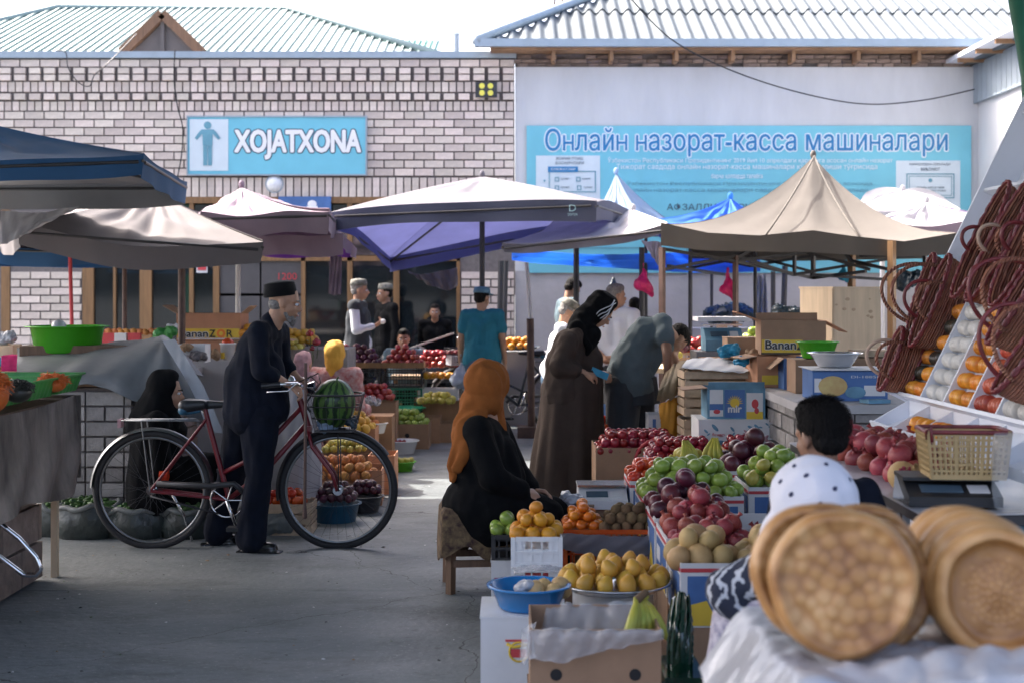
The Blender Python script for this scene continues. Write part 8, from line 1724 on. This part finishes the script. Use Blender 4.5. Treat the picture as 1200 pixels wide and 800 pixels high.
def bread_mesh(kind, R_=.138, seed=0):
    rs = random.Random(seed); cs = []
    if kind == 'bubble':
        for _ in range(2600):
            a = rs.uniform(0, 6.283); rr = .84*math.sqrt(rs.random()); x_, y_ = rr*math.cos(a), rr*math.sin(a); w_ = rs.uniform(.085, .125)
            if all((x_-c[0])**2+(y_-c[1])**2 > (.86*(w_+c[2]))**2 for c in cs): cs.append((x_, y_, w_))
    else:
        for rr, k in ((.08, 4), (.17, 9), (.26, 14), (.35, 19), (.44, 24), (.54, 12)):
            for i in range(k): a = 2*math.pi*i/k+rr*4; cs.append((rr*math.cos(a), rr*math.sin(a), .026))
    nr, na = 44, 96; vs = []; bake = []
    def H(x, y):
        r = math.hypot(x, y); r0, h0 = (.91, .016) if kind == 'bubble' else (.85, .028)
        rim = h0*math.exp(-((r-r0)/.10)**2*1.1) if r < r0 else h0*math.sqrt(max(0, 1-((r-r0)/(1-r0))**2))
        base = .012*math.sqrt(max(0, 1-r**8)) if kind == 'bubble' else (.004 if r < .84 else 0); b = 0
        for cx, cy, w_ in cs:
            d = ((x-cx)**2+(y-cy)**2)/(w_*w_)
            if d < 4: b = max(b, (1/(1+d**2.2)) if kind == 'bubble' else math.exp(-d*1.3))
        if kind == 'bubble': h = base+rim+.0042*b; bk = .74-.40*b+.12*math.sin(x*5+seed)+.1*math.sin(y*6)-(.35*(r-.88)/.12 if r > .88 else 0)
        else: h = base+rim-.004*b+.006*math.exp(-(r/.35)**2); bk = .60-.38*b*(r < .6)+.05*math.sin(r*30)*(r < .7)+.16*noise.noise(V(x*3, y*3, seed))-(.30 if r > .8 else 0)
        return h+.0022*math.sin(x*9+seed)*math.sin(y*8+1), max(0, min(1, bk))
    top = []
    for j in range(nr+1):
        r = max(.001, j/nr)
        for i in range(na): a = 2*math.pi*i/na; wob = 1+.018*math.sin(a*3+seed)+.01*math.sin(a*7+seed*2); x, y = r*math.cos(a), r*math.sin(a); h, b = H(x, y); vs.append((x*R_*wob, y*R_*wob, h+.006)); bake.append(b)
    fs = [(j*na+i, (j+1)*na+i, (j+1)*na+(i+1) % na, j*na+(i+1) % na) for j in range(nr) for i in range(na)]; o = len(vs)
    for k, (r, z) in enumerate(((1.015, .0), (1.0, -.008), (.93, -.014), (.5, -.012), (.001, -.012))):
        for i in range(na): a = 2*math.pi*i/na; wob = 1+.018*math.sin(a*3+seed)+.01*math.sin(a*7+seed*2); vs.append((r*math.cos(a)*R_*wob, r*math.sin(a)*R_*wob, z)); bake.append(.15 if k < 3 else .4)
    fs += [(nr*na+i, o+i, o+(i+1) % na, nr*na+(i+1) % na) for i in range(na)]+[(o+j*na+i, o+(j+1)*na+i, o+(j+1)*na+(i+1) % na, o+j*na+(i+1) % na) for j in range(4) for i in range(na)]
    me = bpy.data.meshes.new('bread'); me.from_pydata(vs, [], fs); me.polygons.foreach_set('use_smooth', [True]*len(fs)); at_ = me.attributes.new('bake', 'FLOAT', 'POINT'); at_.data.foreach_set('value', bake); me.materials.append(M['bread_crust']); me.update(); return me
BR = {'b1': bread_mesh('bubble', .139, 1), 'b2': bread_mesh('bubble', .136, 4), 's1': bread_mesh('stamp', .128, 2), 's2': bread_mesh('stamp', .128, 5)}
def bread(k, px, py, Y, nx, nz, roll, lab, s_=1.0, grp=None):
    o = lnk('flatbread', BR[k], None); d = V(nx, -1, nz).normalized(); o.matrix_world = Matrix.Translation(W(px, py, Y)) @ d.to_track_quat('Z', 'Y').to_matrix().to_4x4() @ Matrix.Rotation(roll, 4, 'Z') @ Matrix.Scale(s_, 4); tag(o, lab, 'bread', grp)
bread('b1', 988, 683, 2.70, -.10, .14, .3, 'front flatbread of the left stack with round bubble pattern', 1.0)
bread('b2', 962, 670, 2.79, -.10, .14, 1.3, 'second flatbread of the left stack, peeking out at left', 1.0)
bread('b2', 1018, 686, 2.80, .30, .12, 2.1, 'flatbread behind the front one, peeking out at right', .97); bread('b1', 1008, 668, 2.88, .1, .14, 2.9, 'hindmost flatbread of the left stack', .96)
bread('s1', 1170, 694, 2.72, -.16, .14, .2, 'front flatbread of the right stack with stamped dot centre', .98)
for i, (px, py, Y, s_) in enumerate(((1157, 684, 2.80, .98), (1145, 672, 2.87, .98), (1133, 664, 2.94, .97), (1122, 660, 3.01, .95))): bread('s2' if i % 2 else 's1', px, py, Y, -.16, .16, i*1.1, ('second', 'third', 'fourth', 'hindmost')[i]+' flatbread of the right stack counted from the front', s_)
t = thing('bread_table', 'table under crumpled white plastic holding the flatbread stacks', 'table', (1.05, 2.75, 0))
mb = MB(); mb.box((.22, .04, .79), (1.36, .52, .04)); obj('tabletop', mb, 'wood_old', t)
for x in (-.4, .85):
    for y in (-.18, .26): mb = MB(); mb.box((x, y, .385), (.05, .05, .77)); obj('leg', mb, 'wood_old', t)
def crump(u, v):
    x = -.64+1.62*u; y = .36-.86*v; z = .842
    if v > .72: z -= (v-.72)*1.15; y = .36-.86*.72-(v-.72)*.18
    if u < .06: z -= (.06-u)*2.2
    nz_ = noise.noise(V(x*5.5, y*6.5, .3))*.030+abs(noise.noise(V(x*13, y*11, 4)))*.022+abs(noise.noise(V(x*29, y*27, 9)))*.009
    ed = max(0, 1-abs(v-.62)/.20)*.035*(1 if u < .9 else .8)*(1+noise.noise(V(x*4, 0, 7)))
    return (x, y-(nz_*.8 if v > .7 else 0), z+nz_+ed*.9)
mb = MB(); mb.sheet(crump, 170, 100, .002); obj('plastic_cover', mb, 'plastic_sheet', t)
